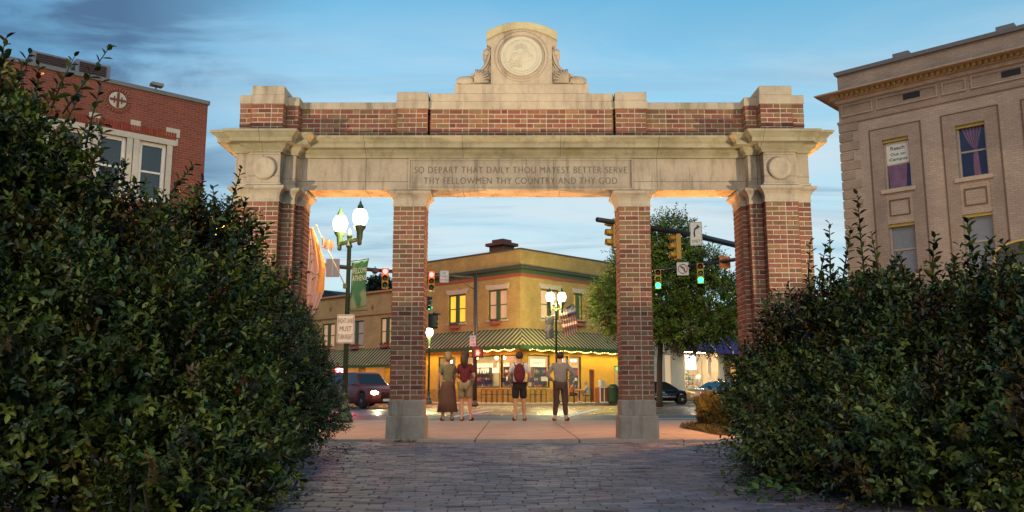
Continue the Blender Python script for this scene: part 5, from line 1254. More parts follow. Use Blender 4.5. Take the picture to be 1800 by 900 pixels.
zt_ = P(556, 400, LY).z - (za_ + ze_); zb__ = P(548, 572, LY).z - (za_ + ze_)
b = MB(); nu, nv = 14, 26
def fg(u, v):
    w_ = .12 + .34 * min(1, v * 2.2) * (1 - .75 * max(0, v - .72) / .28)
    x = -.20 + .24 * v * 0 + w_ * u + .02 * math.sin(v * 7); y = .05 * math.sin(u * 12 + v * 3); z = zt_ + (zb__ - zt_) * v * (1 - .10 * u); return (x, y, z)
v_ = [fg(i / nu, j / nv) for j in range(nv + 1) for i in range(nu + 1)]
for j in range(nv):
    for i in range(nu):
        u, v = (i + .5) / nu, (j + .5) / nv; col = (.62, .40, .34) if u < .62 else ((.75, .33, .10) if v < .75 else (.62, .42, .36)); k = [j * (nu + 1) + i, j * (nu + 1) + i + 1, (j + 1) * (nu + 1) + i + 1, (j + 1) * (nu + 1) + i]
        b.add([v_[q_] for q_ in k], [(0, 1, 2, 3)], True, 0, col)
b.build('cloth', fm, t, recalc=False)
b = MB()
for k, (u, v, a_) in enumerate(((.35, .16, .5), (.4, .23, -.6), (.38, .31, .3), (.42, .38, 1.2), (.3, .5, -.4), (.5, .57, .8), (.72, .55, -.2), (.3, .74, .4))):
    c_ = Vector(fg(u, v)) + Vector((0, -.075, 0)); r_ = .05
    b.tube([(c_.x + r_ * math.cos(a_ + s_), c_.y, c_.z + r_ * math.sin(a_ + s_)) for s_ in (0, .8, 1.6, 2.6)], .008, 4)
b.build('script', plain('black_ink', (.03, .02, .02)), t)
# small striped flag nearer the lamp on the same pole
def striped(name, label, loc, w_, h_, rz, stars=True, fade=1.):
    t = thing(name, label, 'flag', loc, rz); b = MB(); nu, nv = 16, 13
    g = lambda i, j: (w_ * i / nu, .07 * math.sin(i * .9 + j * .15) * w_, -h_ * j / nv - .55 * w_ * (i / nu) ** 1.3 * .6)
    for j in range(nv):
        for i in range(nu):
            c = ((.09, .09, .15) if (stars and i < 6 and j < 7) else ((.36, .11, .08) if j % 2 == 0 else (.52, .42, .33))); b.add([g(i, j), g(i + 1, j), g(i + 1, j + 1), g(i, j + 1)], [(0, 1, 2, 3)], True, 0, c)
    b.build('cloth', fm, t, recalc=False); return t
striped('flag', 'small striped flag fluttering on the slanting pole of the near lamp', (lampL.location.x + xe_ * .82, LY - .06, za_ + ze_ * .80), .34, .24, R(-20), False)
zf0 = P(982, 585, 49).z; zf1 = P(1009, 532, 49).z; xf = X(1009, 49, 6) - lamp2.location.x
flag_pole(lamp2.location.x + .06, 48.95, zf0, xf - .06, zf1 - zf0, 'slanting flagpole on the lamp post in front of the corner building')
t = striped('flag', 'striped flag with a blue corner hanging in front of the corner building', (lamp2.location.x + xf - .05, 48.9, zf1 - .05), 1.5, .95, 0)
t.rotation_euler = (0, R(62), R(-10))

# ------------------------------------------------------------------ signs
sgw = plain('sign_white', (.66, .64, .58), .5, noise=.08, scale=4); sgk = plain('sign_black', (.03, .03, .035), .5); sgb = plain('sign_back', (.42, .30, .28), .5, .3, noise=.15)
sgo = plain('sign_orange', (.78, .22, .03), .5, noise=.08); sgr = plain('sign_red', (.55, .03, .03), .5)
def sign(name, label, loc, w_, h_, lines, face=sgw, ink=sgk, rz=0., cat_='sign', border=True, lw=.84, back=False):
    t = thing(name, label, cat_, loc, rz)
    b = MB(); r_ = min(w_, h_) * .07; pts = []
    for cx_, cz_, a0 in ((w_ / 2 - r_, h_ / 2 - r_, 0), (-w_ / 2 + r_, h_ / 2 - r_, PI / 2), (-w_ / 2 + r_, -h_ / 2 + r_, PI), (w_ / 2 - r_, -h_ / 2 + r_, 1.5 * PI)):
        for k in range(4): a_ = a0 + k * PI / 6; pts.append((cx_ + r_ * math.cos(a_), cz_ + r_ * math.sin(a_)))
    b.prism(pts, -.005, .005); b.build('panel', sgb if back else face, t)
    if back: 
        b = MB(); b.box(-.03, .03, -.03, -.005, -h_ * .45, h_ * .45); b.build('bracket', plain('galv', (.4, .4, .42), .4, .7), t); return t
    if border:
        b = MB(); e = min(w_, h_) * .035; frame_mb(b, -w_ / 2 + e, w_ / 2 - e, -h_ / 2 + e, h_ / 2 - e, -.0068, -.005, e * .7); b.build('border', ink, t)
    n_ = len(lines)
    for i, s in enumerate(lines):
        if not s: continue
        hh_ = h_ * .84 / n_; z = h_ * .42 - hh_ * (i + .5); text(s, min(w_ * lw, w_ * .16 * len(s) + w_ * .05), hh_ * .62, ink, t, T(0, -.0075, z))
    return t
k_ = LY / 1500 * 1.0
p = P(607.5, 578, LY - .1); sign('road_sign', 'white right lane must turn right sign on the near lamp post', (p.x, LY - .1, p.z), 30 * k_, 50 * k_, ['RIGHT LANE', 'MUST', 'TURN RIGHT'])
# ------------------------------------------------------------------ traffic signals
yel = plain('signal_yellow', (.48, .26, .03), .5, noise=.12, scale=5); blkm = plain('signal_black', (.02, .022, .02), .5); galv = plain('galv_arm', (.14, .14, .15), .45, .4, noise=.2); brownarm = plain('brown_arm', (.10, .065, .05), .5, .3, noise=.2)
LENS = {'r': (1, .05, .05), 'y': (1, .6, .05), 'g': (.05, 1, .55)}
def signal(label, loc, rz, lit, sc=1., body=yel, back=None, order='ryg', glow=14, group='traffic signal heads'):
    t = thing('traffic_signal', label, 'traffic signal', loc, rz, group); h = .35 * sc; n_ = len(order)
    b = MB(); b.box(-.17 * sc, .17 * sc, -.0, .2 * sc, -h * n_ / 2, h * n_ / 2); b.build('housing', body, t, bevel=.03 * sc)
    for i, c in enumerate(order):
        z = h * (n_ / 2 - i - .5); L_ = MB(); L_.lathe([(.13 * sc, .0), (.125 * sc, -.012), (.07 * sc, -.035), (0, -.045)], (0, 0, z), n=18, axis='y')
        on = c == lit; col = LENS[c]; L_.build('lens', emit('lens_on_' + c, col, glow) if on else plain('lens_off_' + c, tuple(v * .12 + .01 for v in col), .25), t)
        v = MB(); n2 = 12; vs = []
        for (yy, dz) in ((-.0, 0), (-.24 * sc, .0)):
            for k in range(n2 + 1): a_ = R(-35) + (PI + R(70)) * k / n2; vs.append((.15 * sc * math.cos(a_), yy * (1 if 0 < k < n2 else .5), z + .15 * sc * math.sin(a_)))
        v.add(vs, [(k, k + 1, n2 + 2 + k, n2 + 1 + k) for k in range(n2)], True); vo = v.build('visor', body, t, recalc=False); vo.modifiers.new('s', 'SOLIDIFY').thickness = .012
        if on:
            l = bpy.data.lights.new('lens_lamp', 'POINT'); l.energy = 14; l.color = col; l.shadow_soft_size = .1; lo = bpy.data.objects.new('lens_lamp', l); COL.objects.link(lo); lo.parent = t; lo.location = (0, -.3 * sc, z)
    if back: 
        b = MB(); b.box(-.26 * sc, .26 * sc, .05, .07, -h * n_ / 2 - .1, h * n_ / 2 + .1); b.build('backplate', back, t)
    return t
# mast arm standing at the far kerb left, reaching left over the street
YA_, YB_ = 48, 42
zA = P(835, 488, YA_).z
pole = thing('signal_mast', 'dark signal mast at the far kerb with a long arm reaching left', 'signal mast', (X(835, YA_, 3), YA_, .0))
b = MB(); b.tube([(0, 0, -.02), (0, 0, zA + .1)], [.13, .10], 12); b.build('mast', brownarm, pole); b = MB(); b.lathe([(.22, 0), (.22, .12), (.14, .2), (.13, .3)], n=14); b.build('mast_base', brownarm, pole)
def W3(px, py, Y): return P(px, py, Y)
pe = W3(566, 466, YB_); pm = W3(776, 483, 46.8); o_ = pole.location
arm = [Vector((0, 0, zA)) , pm - o_, W3(672, 476, 44.4) - o_, pe - o_]
for a_ in arm[1:]: a_.z = zA + (a_.z - zA) * 1.0
b = MB(); b.tube(arm, [.06, .075, .10, .11], 10); b.build('mast_arm', brownarm, pole); b = MB(); b.tube([(0, 0, zA - .7), (-1.1, -.5, zA - .12)], .02, 5); b.build('brace', brownarm, pole)
p = W3(677, 489, 44.2); signal('red lit traffic signal just left of the left brick pier', (p.x, 44.2, p.z), R(8), 'r', 1.02)
p = W3(759, 495, 46.4); signal('red lit traffic signal just right of the left brick pier', (p.x, 46.2, p.z), R(8), 'r', 1.02)
p = W3(781, 486, 46.5); sign('road_sign', 'white no turn on red sign right of the red signal by the left pier', (p.x, 46.5, p.z), .50, .66, ['NO', 'TURN', 'ON RED'], rz=R(5))
p = W3(585, 471, 42.0); sign('road_sign', 'square sign seen from its back on the left mast arm beside the near lamp post', (p.x, 42.0, p.z), .68, .92, [], back=True)
p = W3(659, 476, 43.8); t = thing('round_detector', 'small round dark disc fixed on the mast arm left of the red signal', 'detector', (p.x, 43.8, p.z)); MB().lathe([(.16, .08), (.17, 0), (.15, -.03), (0, -.04)], n=18, axis='y').build('disc', brownarm, t); MB().tube([(0, .05, -.25), (0, .05, .25)], .02, 5).build('stem', brownarm, t)
# signals on a post behind the left pier, seen edge on
YS = 40.
p = W3(754, 533, YS); signal('narrow black signal with a green glow peeking right of the left pier', (p.x, YS, p.z), R(80), 'g', .62, blkm, glow=3)
p = W3(762, 564, YS); t = thing('pedestrian_signal', 'black boxed pedestrian signal seen from the side right of the left pier', 'pedestrian signal', (p.x, YS, p.z), R(60)); MB().box(-.24, .24, -.12, .16, -.35, .35).build('housing', blkm, t, bevel=.05); b = MB(); b.box(-.26, .26, -.22, -.12, .30, .36); b.build('visor', blkm, t)
# ped signal and one way sign on the mast
p = W3(838, 620, 47.7); t = thing('pedestrian_signal', 'pedestrian signal with a glowing red hand on the dark signal mast', 'pedestrian signal', (p.x + .05, 47.7, p.z)); MB().box(-.32, .32, -.05, .12, -.28, .28).build('housing', blkm, t, bevel=.03)
hm = emit('hand_glow', (1, .05, .03), 14); h_ = MB(); h_.box(-.08, .08, -.075, -.055, -.14, .04)
for k in range(4): h_.box(-.085 + k * .045, -.05 + k * .045, -.075, -.055, .045, .15 - abs(k - 1.5) * .02)
h_.box(.09, .13, -.075, -.055, -.06, .02); h_.build('hand_symbol', hm, t)
l = bpy.data.lights.new('hand_lamp', 'POINT'); l.energy = 25; l.color = (1, .05, .03); l.shadow_soft_size = .1; lo = bpy.data.objects.new('hand_lamp', l); COL.objects.link(lo); lo.parent = t; lo.location = (0, -.35, 0)
p = W3(823, 622, 47.75); t = thing('pedestrian_signal', 'small bluish pedestrian signal left of the glowing red hand', 'pedestrian signal', (p.x - .12, 47.9, p.z)); MB().box(-.14, .14, -.03, .1, -.22, .22).build('housing', blkm, t, bevel=.02); b = MB(); b.ball((0, -.045, .1), .04); b.tube([(0, -.045, .06), (0, -.045, -.03), (-.06, -.045, -.14)], .02, 5); b.tube([(0, -.045, -.03), (.06, -.045, -.14)], .02, 5); b.build('walking_symbol', emit('blue_glow', (.35, .4, 1), 3), t)
p = W3(831, 599, 47.75); t = sign('road_sign', 'small one way sign with an arrow above the glowing red hand', (p.x, 47.75, p.z), .36, .6, ['ONE', 'WAY', '']); b = MB(); b.box(-.12, .06, -.0085, -.005, -.2, -.17); b.prism([(.05, -.25), (.14, -.185), (.05, -.12)], -.0085, -.005); b.build('arrow', sgk, t)
# right: near mast arm crossing from upper left down to the right
yR = 36.6; a0 = W3(1050, 386, 29.2); a1 = W3(1336, 441, yR)
pr = thing('signal_mast', 'dark signal mast right of the gateway with a thick arm crossing its right opening', 'signal mast', (a1.x, yR, 0)); zz_ = a1.z
b = MB(); b.tube([(0, 0, -.02), (0, 0, zz_ + .2)], [.16, .12], 12); b.build('mast', galv, pr)
b = MB(); b.tube([(0, 0, zz_), W3(1210, 411, 32.9) - pr.location, a0 - pr.location], [.13, .115, .09], 12); b.build('mast_arm', plain('dark_arm', (.035, .03, .035), .45, .4), pr); b = MB(); b.lathe([(.25, 0), (.25, .15), (.17, .25)], n=14); b.build('mast_base', galv, pr)
p = W3(1187, 434, 32.4); signal('yellow traffic signal seen from behind left of the right turn only sign', (p.x, 32.4, p.z), R(-82), None, .95)
p = W3(1076, 410, 29.9); signal('yellow traffic signal seen from the side, peeking left of the right inner pier', (p.x, 29.9, p.z), R(-80), None, 1.0)
k2 = 33.4 / 1500
p = W3(1222, 412, 32.9); t = sign('road_sign', 'white sign with a right turn arrow and the word only on the thick mast arm', (p.x, 32.75, p.z), 21 * k2, 42 * k2, ['', '', '', 'ONLY'], rz=R(-18), lw=.8)
b = MB(); b.tube([(-.06, -.012, -.12), (-.065, -.012, .08), (-.03, -.012, .2), (.05, -.012, .26)], .028, 4); b.prism([(.03, .17), (.16, .27), (.05, .36)], -.03, -.006); b.build('arrow', sgk, t)
# right: far arm with the green signals
yG = 40.; g1 = W3(1345, 449, yG); g0 = W3(1120, 480, 44.8)
pg = thing('signal_mast', 'thin far signal mast hidden by the right outer pier, its arm carrying two green signals', 'signal mast', (g1.x, yG, 0)); b = MB(); b.tube([(0, 0, -.02), (0, 0, g1.z + .2)], .11, 10); b.build('mast', galv, pg)
b = MB(); b.tube([(0, 0, g1.z), g0 - pg.location], [.10, .07], 10); b.build('mast_arm', plain('dark_arm', (.035, .03, .035)), pg)
p = W3(1155, 492, 43.9); signal('green lit traffic signal just right of the right inner pier', (p.x, 43.6, p.z), R(-12), 'g', .98)
p = W3(1229, 482, 42.4); signal('green lit traffic signal left of the orange sign', (p.x, 42.1, p.z), R(-12), 'g', .98)
p = W3(1199.5, 473, 42.8); t = sign('road_sign', 'white no left turn sign with a red ring between the two green signals', (p.x, 42.7, p.z), .60, .66, [], border=False)
b = MB(); pts = [(.23 * math.cos(a_), -.012, .23 * math.sin(a_) + 0) for a_ in np.linspace(0, 2 * PI, 24)]; b.tube(pts, .022, 5); b.tube([(-.16, -.012, .16), (.16, -.012, -.16)], .02, 5); b.build('red_ring', sgr, t)
b = MB(); b.tube([(.08, -.010, -.14), (.08, -.010, .05), (-.04, -.010, .09)], .026, 4); b.prism([(-.02, .02), (-.02, .17), (-.14, .09)], -.012, -.006); b.build('arrow', sgk, t)
p = W3(1273.5, 462, 41.6); sign('road_sign', 'orange no turn on red sign at the right end of the far signal arm', (p.x, 41.5, p.z), .53, .60, ['NO', 'TURN', 'ON RED'], face=sgo)
# distant vertical cable pole beside the yellow signal
# ------------------------------------------------------------------ vehicles
tyre = plain('tyre', (.018, .018, .02), .85); rimm = plain('alloy', (.50, .50, .50), .3, .8); carglass = plain('car_glass', (.025, .03, .035), .06, spec=.9, noise=.2)
chrome = plain('chrome', (.6, .6, .6), .15, 1.)
def wheel(parent, x, y, r, s):
    t = MB(T(x, y, r)); t.lathe([(r * .62, -.10), (r * .93, -.11), (r, -.08), (r, .08), (r * .93, .11), (r * .62, .10)], n=22, axis='y'); w = t.build('wheel', tyre, parent)
    m = MB(T(x, y, r)); m.lathe([(r * .66, .0), (r * .64, -.09), (r * .60, -.085), (r * .56, -.04), (r * .2, -.03), (r * .16, -.08), (0, -.085)], n=22, axis='y')
    for k in range(5): a_ = 2 * PI * k / 5; m.tube([(0, -.075, 0), (r * .6 * math.cos(a_), -.07, r * .6 * math.sin(a_))], [.04, .028], 5)
    ro = m.build('rim', rimm, w)
    if s > 0: 
        for o in (ro,): o.matrix_local = T(x, y, r) @ Matrix.Rotation(PI, 4, 'Z') @ T(-x, -y, -r)
def car(name, label, loc, rz, L_, Wd, prof_low, belt, roof, wheels, r, paint, cat_, lit=False, kind='sedan', tail=False):
    """x forward. prof_low: (x, z_top of lower body); roof: greenhouse side outline (x, z)"""
    t = thing(name, label, cat_, loc, rz, 'vehicles in the street'); hw = Wd / 2
    xs = np.linspace(-L_ / 2, L_ / 2, 61); b = MB(); rings = []
    def ztop(x): return float(np.interp(x, [p[0] for p in prof_low], [p[1] for p in prof_low]))
    K = 14; v = []
    for x in xs:
        zb = .22
        for wx in wheels:
            d = abs(x - wx)
            if d < r * 1.18: zb = max(zb, math.sqrt(max(0, (r * 1.18) ** 2 - d * d)) + r * .98)
        endt = min(1, (L_ / 2 - abs(x)) / .5); tp = 1 - .30 * (1 - math.sqrt(max(0, 1 - (1 - endt) ** 2))); zt_ = ztop(x)
        if endt < 1: zb = max(zb, .22 + .12 * (1 - endt))
        h_ = hw * tp; zb = min(zb, zt_ - .12)
        sec = [(-h_ * .93, zb), (-h_, zb + (zt_ - zb) * .28), (-h_ * 1.0, zb + (zt_ - zb) * .62), (-h_ * .965, zt_ - .06), (-h_ * .90, zt_ - .01), (-h_ * .5, zt_ + .025), (0, zt_ + .035)]
        sec += [(-a_, c) for a_, c in reversed(sec[:-1])]; v += [(x, a_, c) for a_, c in sec]
    m_ = 13; fs = [(i * m_ + k, (i + 1) * m_ + k, (i + 1) * m_ + k + 1, i * m_ + k + 1) for i in range(60) for k in range(m_ - 1)] + [(i * m_, i * m_ + m_ - 1, (i + 1) * m_ + m_ - 1, (i + 1) * m_) for i in range(60)] + [tuple(range(m_)), tuple(60 * m_ + k for k in range(m_ - 1, -1, -1))]
    b.add(v, fs, True); bd = b.build('body', paint, t)
    # cabin: outline extruded with tumblehome
    b = MB(); n_ = len(roof); zr0 = min(z for x, z in roof); zr1 = max(z for x, z in roof)
    def yy(z): return hw * (.90 - .20 * (z - zr0) / (zr1 - zr0))
    v = [(x, -yy(z), z) for x, z in roof] + [(x, yy(z), z) for x, z in roof]
    b.add(v, [tuple(range(n_)), tuple(range(2 * n_ - 1, n_ - 1, -1))] + [(i, n_ + i, n_ + (i + 1) % n_, (i + 1) % n_) for i in range(n_)]); b.build('cabin', paint, t, bevel=.04)
    # glass: side windows set a few mm proud, windscreens on the sloping ends
    bx0, bx1 = roof[0][0], roof[-1][0]; tx0, tx1 = roof[1][0], roof[-2][0]
    zl, zh = zr0 + .07, zr1 - .10; nwin = 2 if kind == 'sedan' else 3
    def xb(z, e): 
        u = (z - zr0) / (zr1 - zr0); return (bx0 + (tx0 - bx0) * u + e) if e > 0 else (bx1 + (tx1 - bx1) * u + e)
    for s in (-1, 1):
        for k in range(nwin):
            def xi(z, u): return xb(z, .10) + (xb(z, -.10) - xb(z, .10)) * u
            u0, u1 = k / nwin + .018, (k + 1) / nwin - .018
            q4 = [(xi(z, u), s * (yy(z) + .006), z) for z, u in ((zl, u0), (zl, u1), (zh, u1), (zh, u0))]
            g = MB(); g.add(q4 + [(x, y - s * .01, z) for x, y, z in q4], [(0, 1, 2, 3), (7, 6, 5, 4), (0, 4, 5, 1), (1, 5, 6, 2), (2, 6, 7, 3), (3, 7, 4, 0)]); g.build('side_window', carglass, t)
    for nm, e, sg in (('rear_window', 0, -1), ('windscreen', 1, 1)):
        q4 = []
        for z, s in ((zl, -1), (zl, 1), (zh, 1), (zh, -1)):
            u = (z - zr0) / (zr1 - zr0); x = (bx0 + (tx0 - bx0) * u - .008) if e == 0 else (bx1 + (tx1 - bx1) * u + .008); q4.append((x, s * (yy(z) - .07), z))
        g = MB(); g.add(q4 + [(x - sg * .01, y, z) for x, y, z in q4], [(0, 1, 2, 3), (7, 6, 5, 4), (0, 4, 5, 1), (1, 5, 6, 2), (2, 6, 7, 3), (3, 7, 4, 0)]); g.build(nm, carglass, t)
    for wx in wheels:
        for s in (-1, 1): wheel(t, wx, s * (hw - .11), r, s)
    zf = ztop(L_ / 2 - .1); zt2 = ztop(-L_ / 2 + .1)
    for s in (-1, 1):
        b = MB(); b.ball((L_ / 2 - .12, s * hw * .68, zf - .16), .15 if lit else .10, .22, .13 if lit else .09); h1 = b.build('headlight', emit('headlight_on', (1, .72, .35), 30) if lit else chrome, t)
        b = MB(); b.ball((-L_ / 2 + .10, s * hw * .68, zt2 - .14), .07, .2, .08); b.build('tail_light', emit('tail_on', (.8, .04, .02), .8) if tail else plain('red_lens', (.35, .02, .02), .2), t)
        b = MB(); b.ball((roof[-1][0] - .25, s * (hw + .1), zr0 + .10), .06, .11, .07); b.tube([(roof[-1][0] - .2, s * hw * .9, zr0 + .05), (roof[-1][0] - .22, s * (hw + .05), zr0 + .08)], .02, 5); b.build('mirror', paint, t)
        if lit:
            l = bpy.data.lights.new('headlamp', 'SPOT'); l.energy = 260; l.color = (1, .75, .4); l.spot_size = R(60); l.shadow_soft_size = .08; lo = bpy.data.objects.new('headlamp', l); COL.objects.link(lo); lo.parent = t; lo.location = (L_ / 2 + .05, s * hw * .68, zf - .16); lo.rotation_euler = (0, R(-84), 0)
    b = MB(); b.box(L_ / 2 - .10, L_ / 2 + .0, -hw * .42, hw * .42, .40, zf - .12); b.build('grille', darkm, t, bevel=.02)
    b = MB(); b.box(L_ / 2 + .0, L_ / 2 + .015, -.26, .26, .34, .46); b.box(-L_ / 2 - .015, -L_ / 2 + .02, -.26, .26, zt2 - .4, zt2 - .27); b.build('number_plate', sgw, t)
    for s in (-1, 1):
        b = MB(); b.box(wheels[1] + r * 1.25, wheels[0] - r * 1.25, s * hw - .008, s * hw + .008, .30, .36) if False else b.box(min(wheels) + r * 1.25, max(wheels) - r * 1.25, s * hw * 1.0 - .006, s * hw * 1.0 + .006, .47, .50); b.build('side_trim', chrome if kind == 'sedan' else darkm, t)
        for u in (.0, .9): 
            b = MB(); b.box(.15 - u, .30 - u, s * hw - .012, s * hw + .012, zr0 - .16, zr0 - .13); b.build('door_handle', chrome, t)
    return t
sedan_low = [(-2.35, .82), (-2.2, .93), (-1.6, .98), (-1.0, .95), (.8, .95), (1.5, .88), (2.1, .75), (2.35, .62)]
sedan_roof = [(-1.55, .93), (-.65, 1.41), (-.3, 1.45), (.25, 1.45), (.45, 1.42), (1.25, .92)]
suv_low = [(-2.4, 1.02), (-2.3, 1.10), (-1.5, 1.12), (.9, 1.10), (1.2, 1.06), (2.0, 1.0), (2.4, .86)]
suv_roof = [(-2.25, 1.08), (-2.0, 1.70), (-1.7, 1.76), (.0, 1.76), (.35, 1.70), (1.05, 1.08)]
yv = 43.2
car('suv', 'dark brown suv with its headlights on in the left street', (X(640, yv, .8), yv, STZ + .004), R(-52), 4.75, 1.86, suv_low, 1.1, suv_roof, (1.45, -1.45), .37, plain('suv_paint', (.22, .045, .03), .35, .2, noise=.1, coat=.3), 'suv', lit=True, kind='suv')
yv = 56.2
car('sedan', 'dark blue sedan parked right of the right inner pier', (X(1158, yv, .8), yv, STZ + .004), R(-4), 4.6, 1.78, sedan_low, .95, sedan_roof, (1.40, -1.38), .32, plain('navy_paint', (.008, .012, .035), .18, .3, noise=.1, coat=1.), 'sedan')
yv = 52.8
car('sedan', 'silver sedan seen from its rear corner behind the small golden bush', (X(1272, yv, .8), yv, STZ + .004), R(28), 4.7, 1.80, sedan_low, .95, sedan_roof, (1.40, -1.38), .32, plain('silver_paint', (.42, .40, .36), .25, .5, noise=.06, coat=.8), 'sedan', tail=True)
yv = 47.5
pc = car('patrol_car', 'patrol car with red lights flashing on its roof behind the dark suv', (X(598, yv, .8), yv, STZ + .004), R(-10), 4.8, 1.86, suv_low, 1.1, suv_roof, (1.45, -1.45), .37, plain('patrol_paint', (.10, .08, .08), .25, .3, noise=.1, coat=.8), 'police car', kind='suv')
p = pc
b = MB(); b.box(-.12, .14, -.62, .62, 1.76, 1.84); b.build('light_bar', blkm, pc); rg = emit('beacon_red', (1, .05, .06), 22)
for k in range(4): MB().box(-.10, .12, -.60 + .31 * k, -.34 + .31 * k, 1.842, 2.06).build('beacon', rg if k % 2 == 0 else emit('beacon_pink', (1, .25, .3), 9), pc, bevel=.02)
l = bpy.data.lights.new('beacon_lamp', 'POINT'); l.energy = 1500; l.color = (1, .03, .05); l.shadow_soft_size = .15; lo = bpy.data.objects.new('beacon_lamp', l); COL.objects.link(lo); lo.parent = pc; lo.location = (0, -.1, 2.4)

# ------------------------------------------------------------------ pavement furniture by the restaurant
def place(px, Y): return (X(px, Y, .4), Y, .12)
Yf = 52.6
t = thing('litter_bin', 'large green litter bin beside the wooden news box', 'litter bin', place(1078, 53.4)); MB().lathe([(.30, 0), (.33, .1), (.35, .85), (.36, .87), (.34, .9)], n=18).build('bin_body', plain('bin_green', (.03, .07, .03), .5), t); MB().lathe([(.37, .88), (.37, .93), (.2, 1.12), (0, 1.15)], n=18).build('lid', plain('bin_lid', (.02, .04, .02), .4), t)
t = thing('news_box', 'wooden news box with a pale top box on the pavement', 'news box', place(1058, 53.6), R(30)); MB().box(-.34, .34, -.25, .25, .0, .95).build('cabinet', plain('box_wood', (.24, .08, .035), .6), t, bevel=.02)
b = MB(); frame_mb(b, -.34, .34, 0, .97, -.28, -.251, .06); b.box(-.03, .03, -.28, -.251, .06, .9); b.build('pale_frame', white, t); MB().box(-.15, .17, -.12, .15, .96, 1.38).build('top_box', plain('pale_grey_box', (.5, .52, .5), .5), t, bevel=.03)
# railing of hoops in front of the restaurant windows
def rail(px0, px1, label, n_):
    Y0, Y1 = 53.2, 53.2; t = thing('bike_rack', label, 'bike rack', place(px0, Y0), 0, 'railings on the far pavement'); x1_ = X(px1, Y1, .4) - t.location.x
    for k in range(n_):
        a_ = x1_ * k / n_; w_ = x1_ / n_ * .8; MB().tube([(a_, 0, 0), (a_, 0, .75), (a_ + w_ * .12, 0, .84), (a_ + w_ * .88, 0, .84), (a_ + w_, 0, .75), (a_ + w_, 0, 0)], .022, 6).build('hoop', darkm, t)
    MB().tube([(0, 0, .5), (x1_ * .97, 0, .5)], .015, 5).build('rail', darkm, t)
rail(846, 904, 'row of dark hoops on the pavement left of the man in the white shirt', 6); rail(932, 962, 'short row of dark hoops between the two standing men', 3)
# outdoor table and chairs
t = thing('cafe_table', 'small outdoor cafe table in front of the right shop window', 'table', place(1019, 53.7)); MB().lathe([(.38, .70), (.38, .73), (0, .735)], n=18).build('tabletop', wood, t); MB().tube([(0, 0, 0), (0, 0, .7)], .03).build('pedestal', blk, t)
ch1 = chair(X(1034, 53.7, .4), 53.7, .12, -PI / 2, 'dark cafe chair under the seated person in the pale blue shirt', 'cafe chairs on the pavement')
ch2 = chair(X(1004, 53.9, .4), 53.9, .12, PI / 2, 'dark cafe chair under the seated person in the red shirt', 'cafe chairs on the pavement')
t = thing('parking_meter', 'thin dark post with a small head at the kerb beside the red shirted person', 'parking meter', place(1009, 52.2)); MB().tube([(0, 0, -.1), (0, 0, 1.1)], .03).build('post', darkm, t); MB().ball((0, 0, 1.2), .1, .08, .16).build('meter_head', plain('meter_grey', (.15, .15, .16), .4, .4), t)

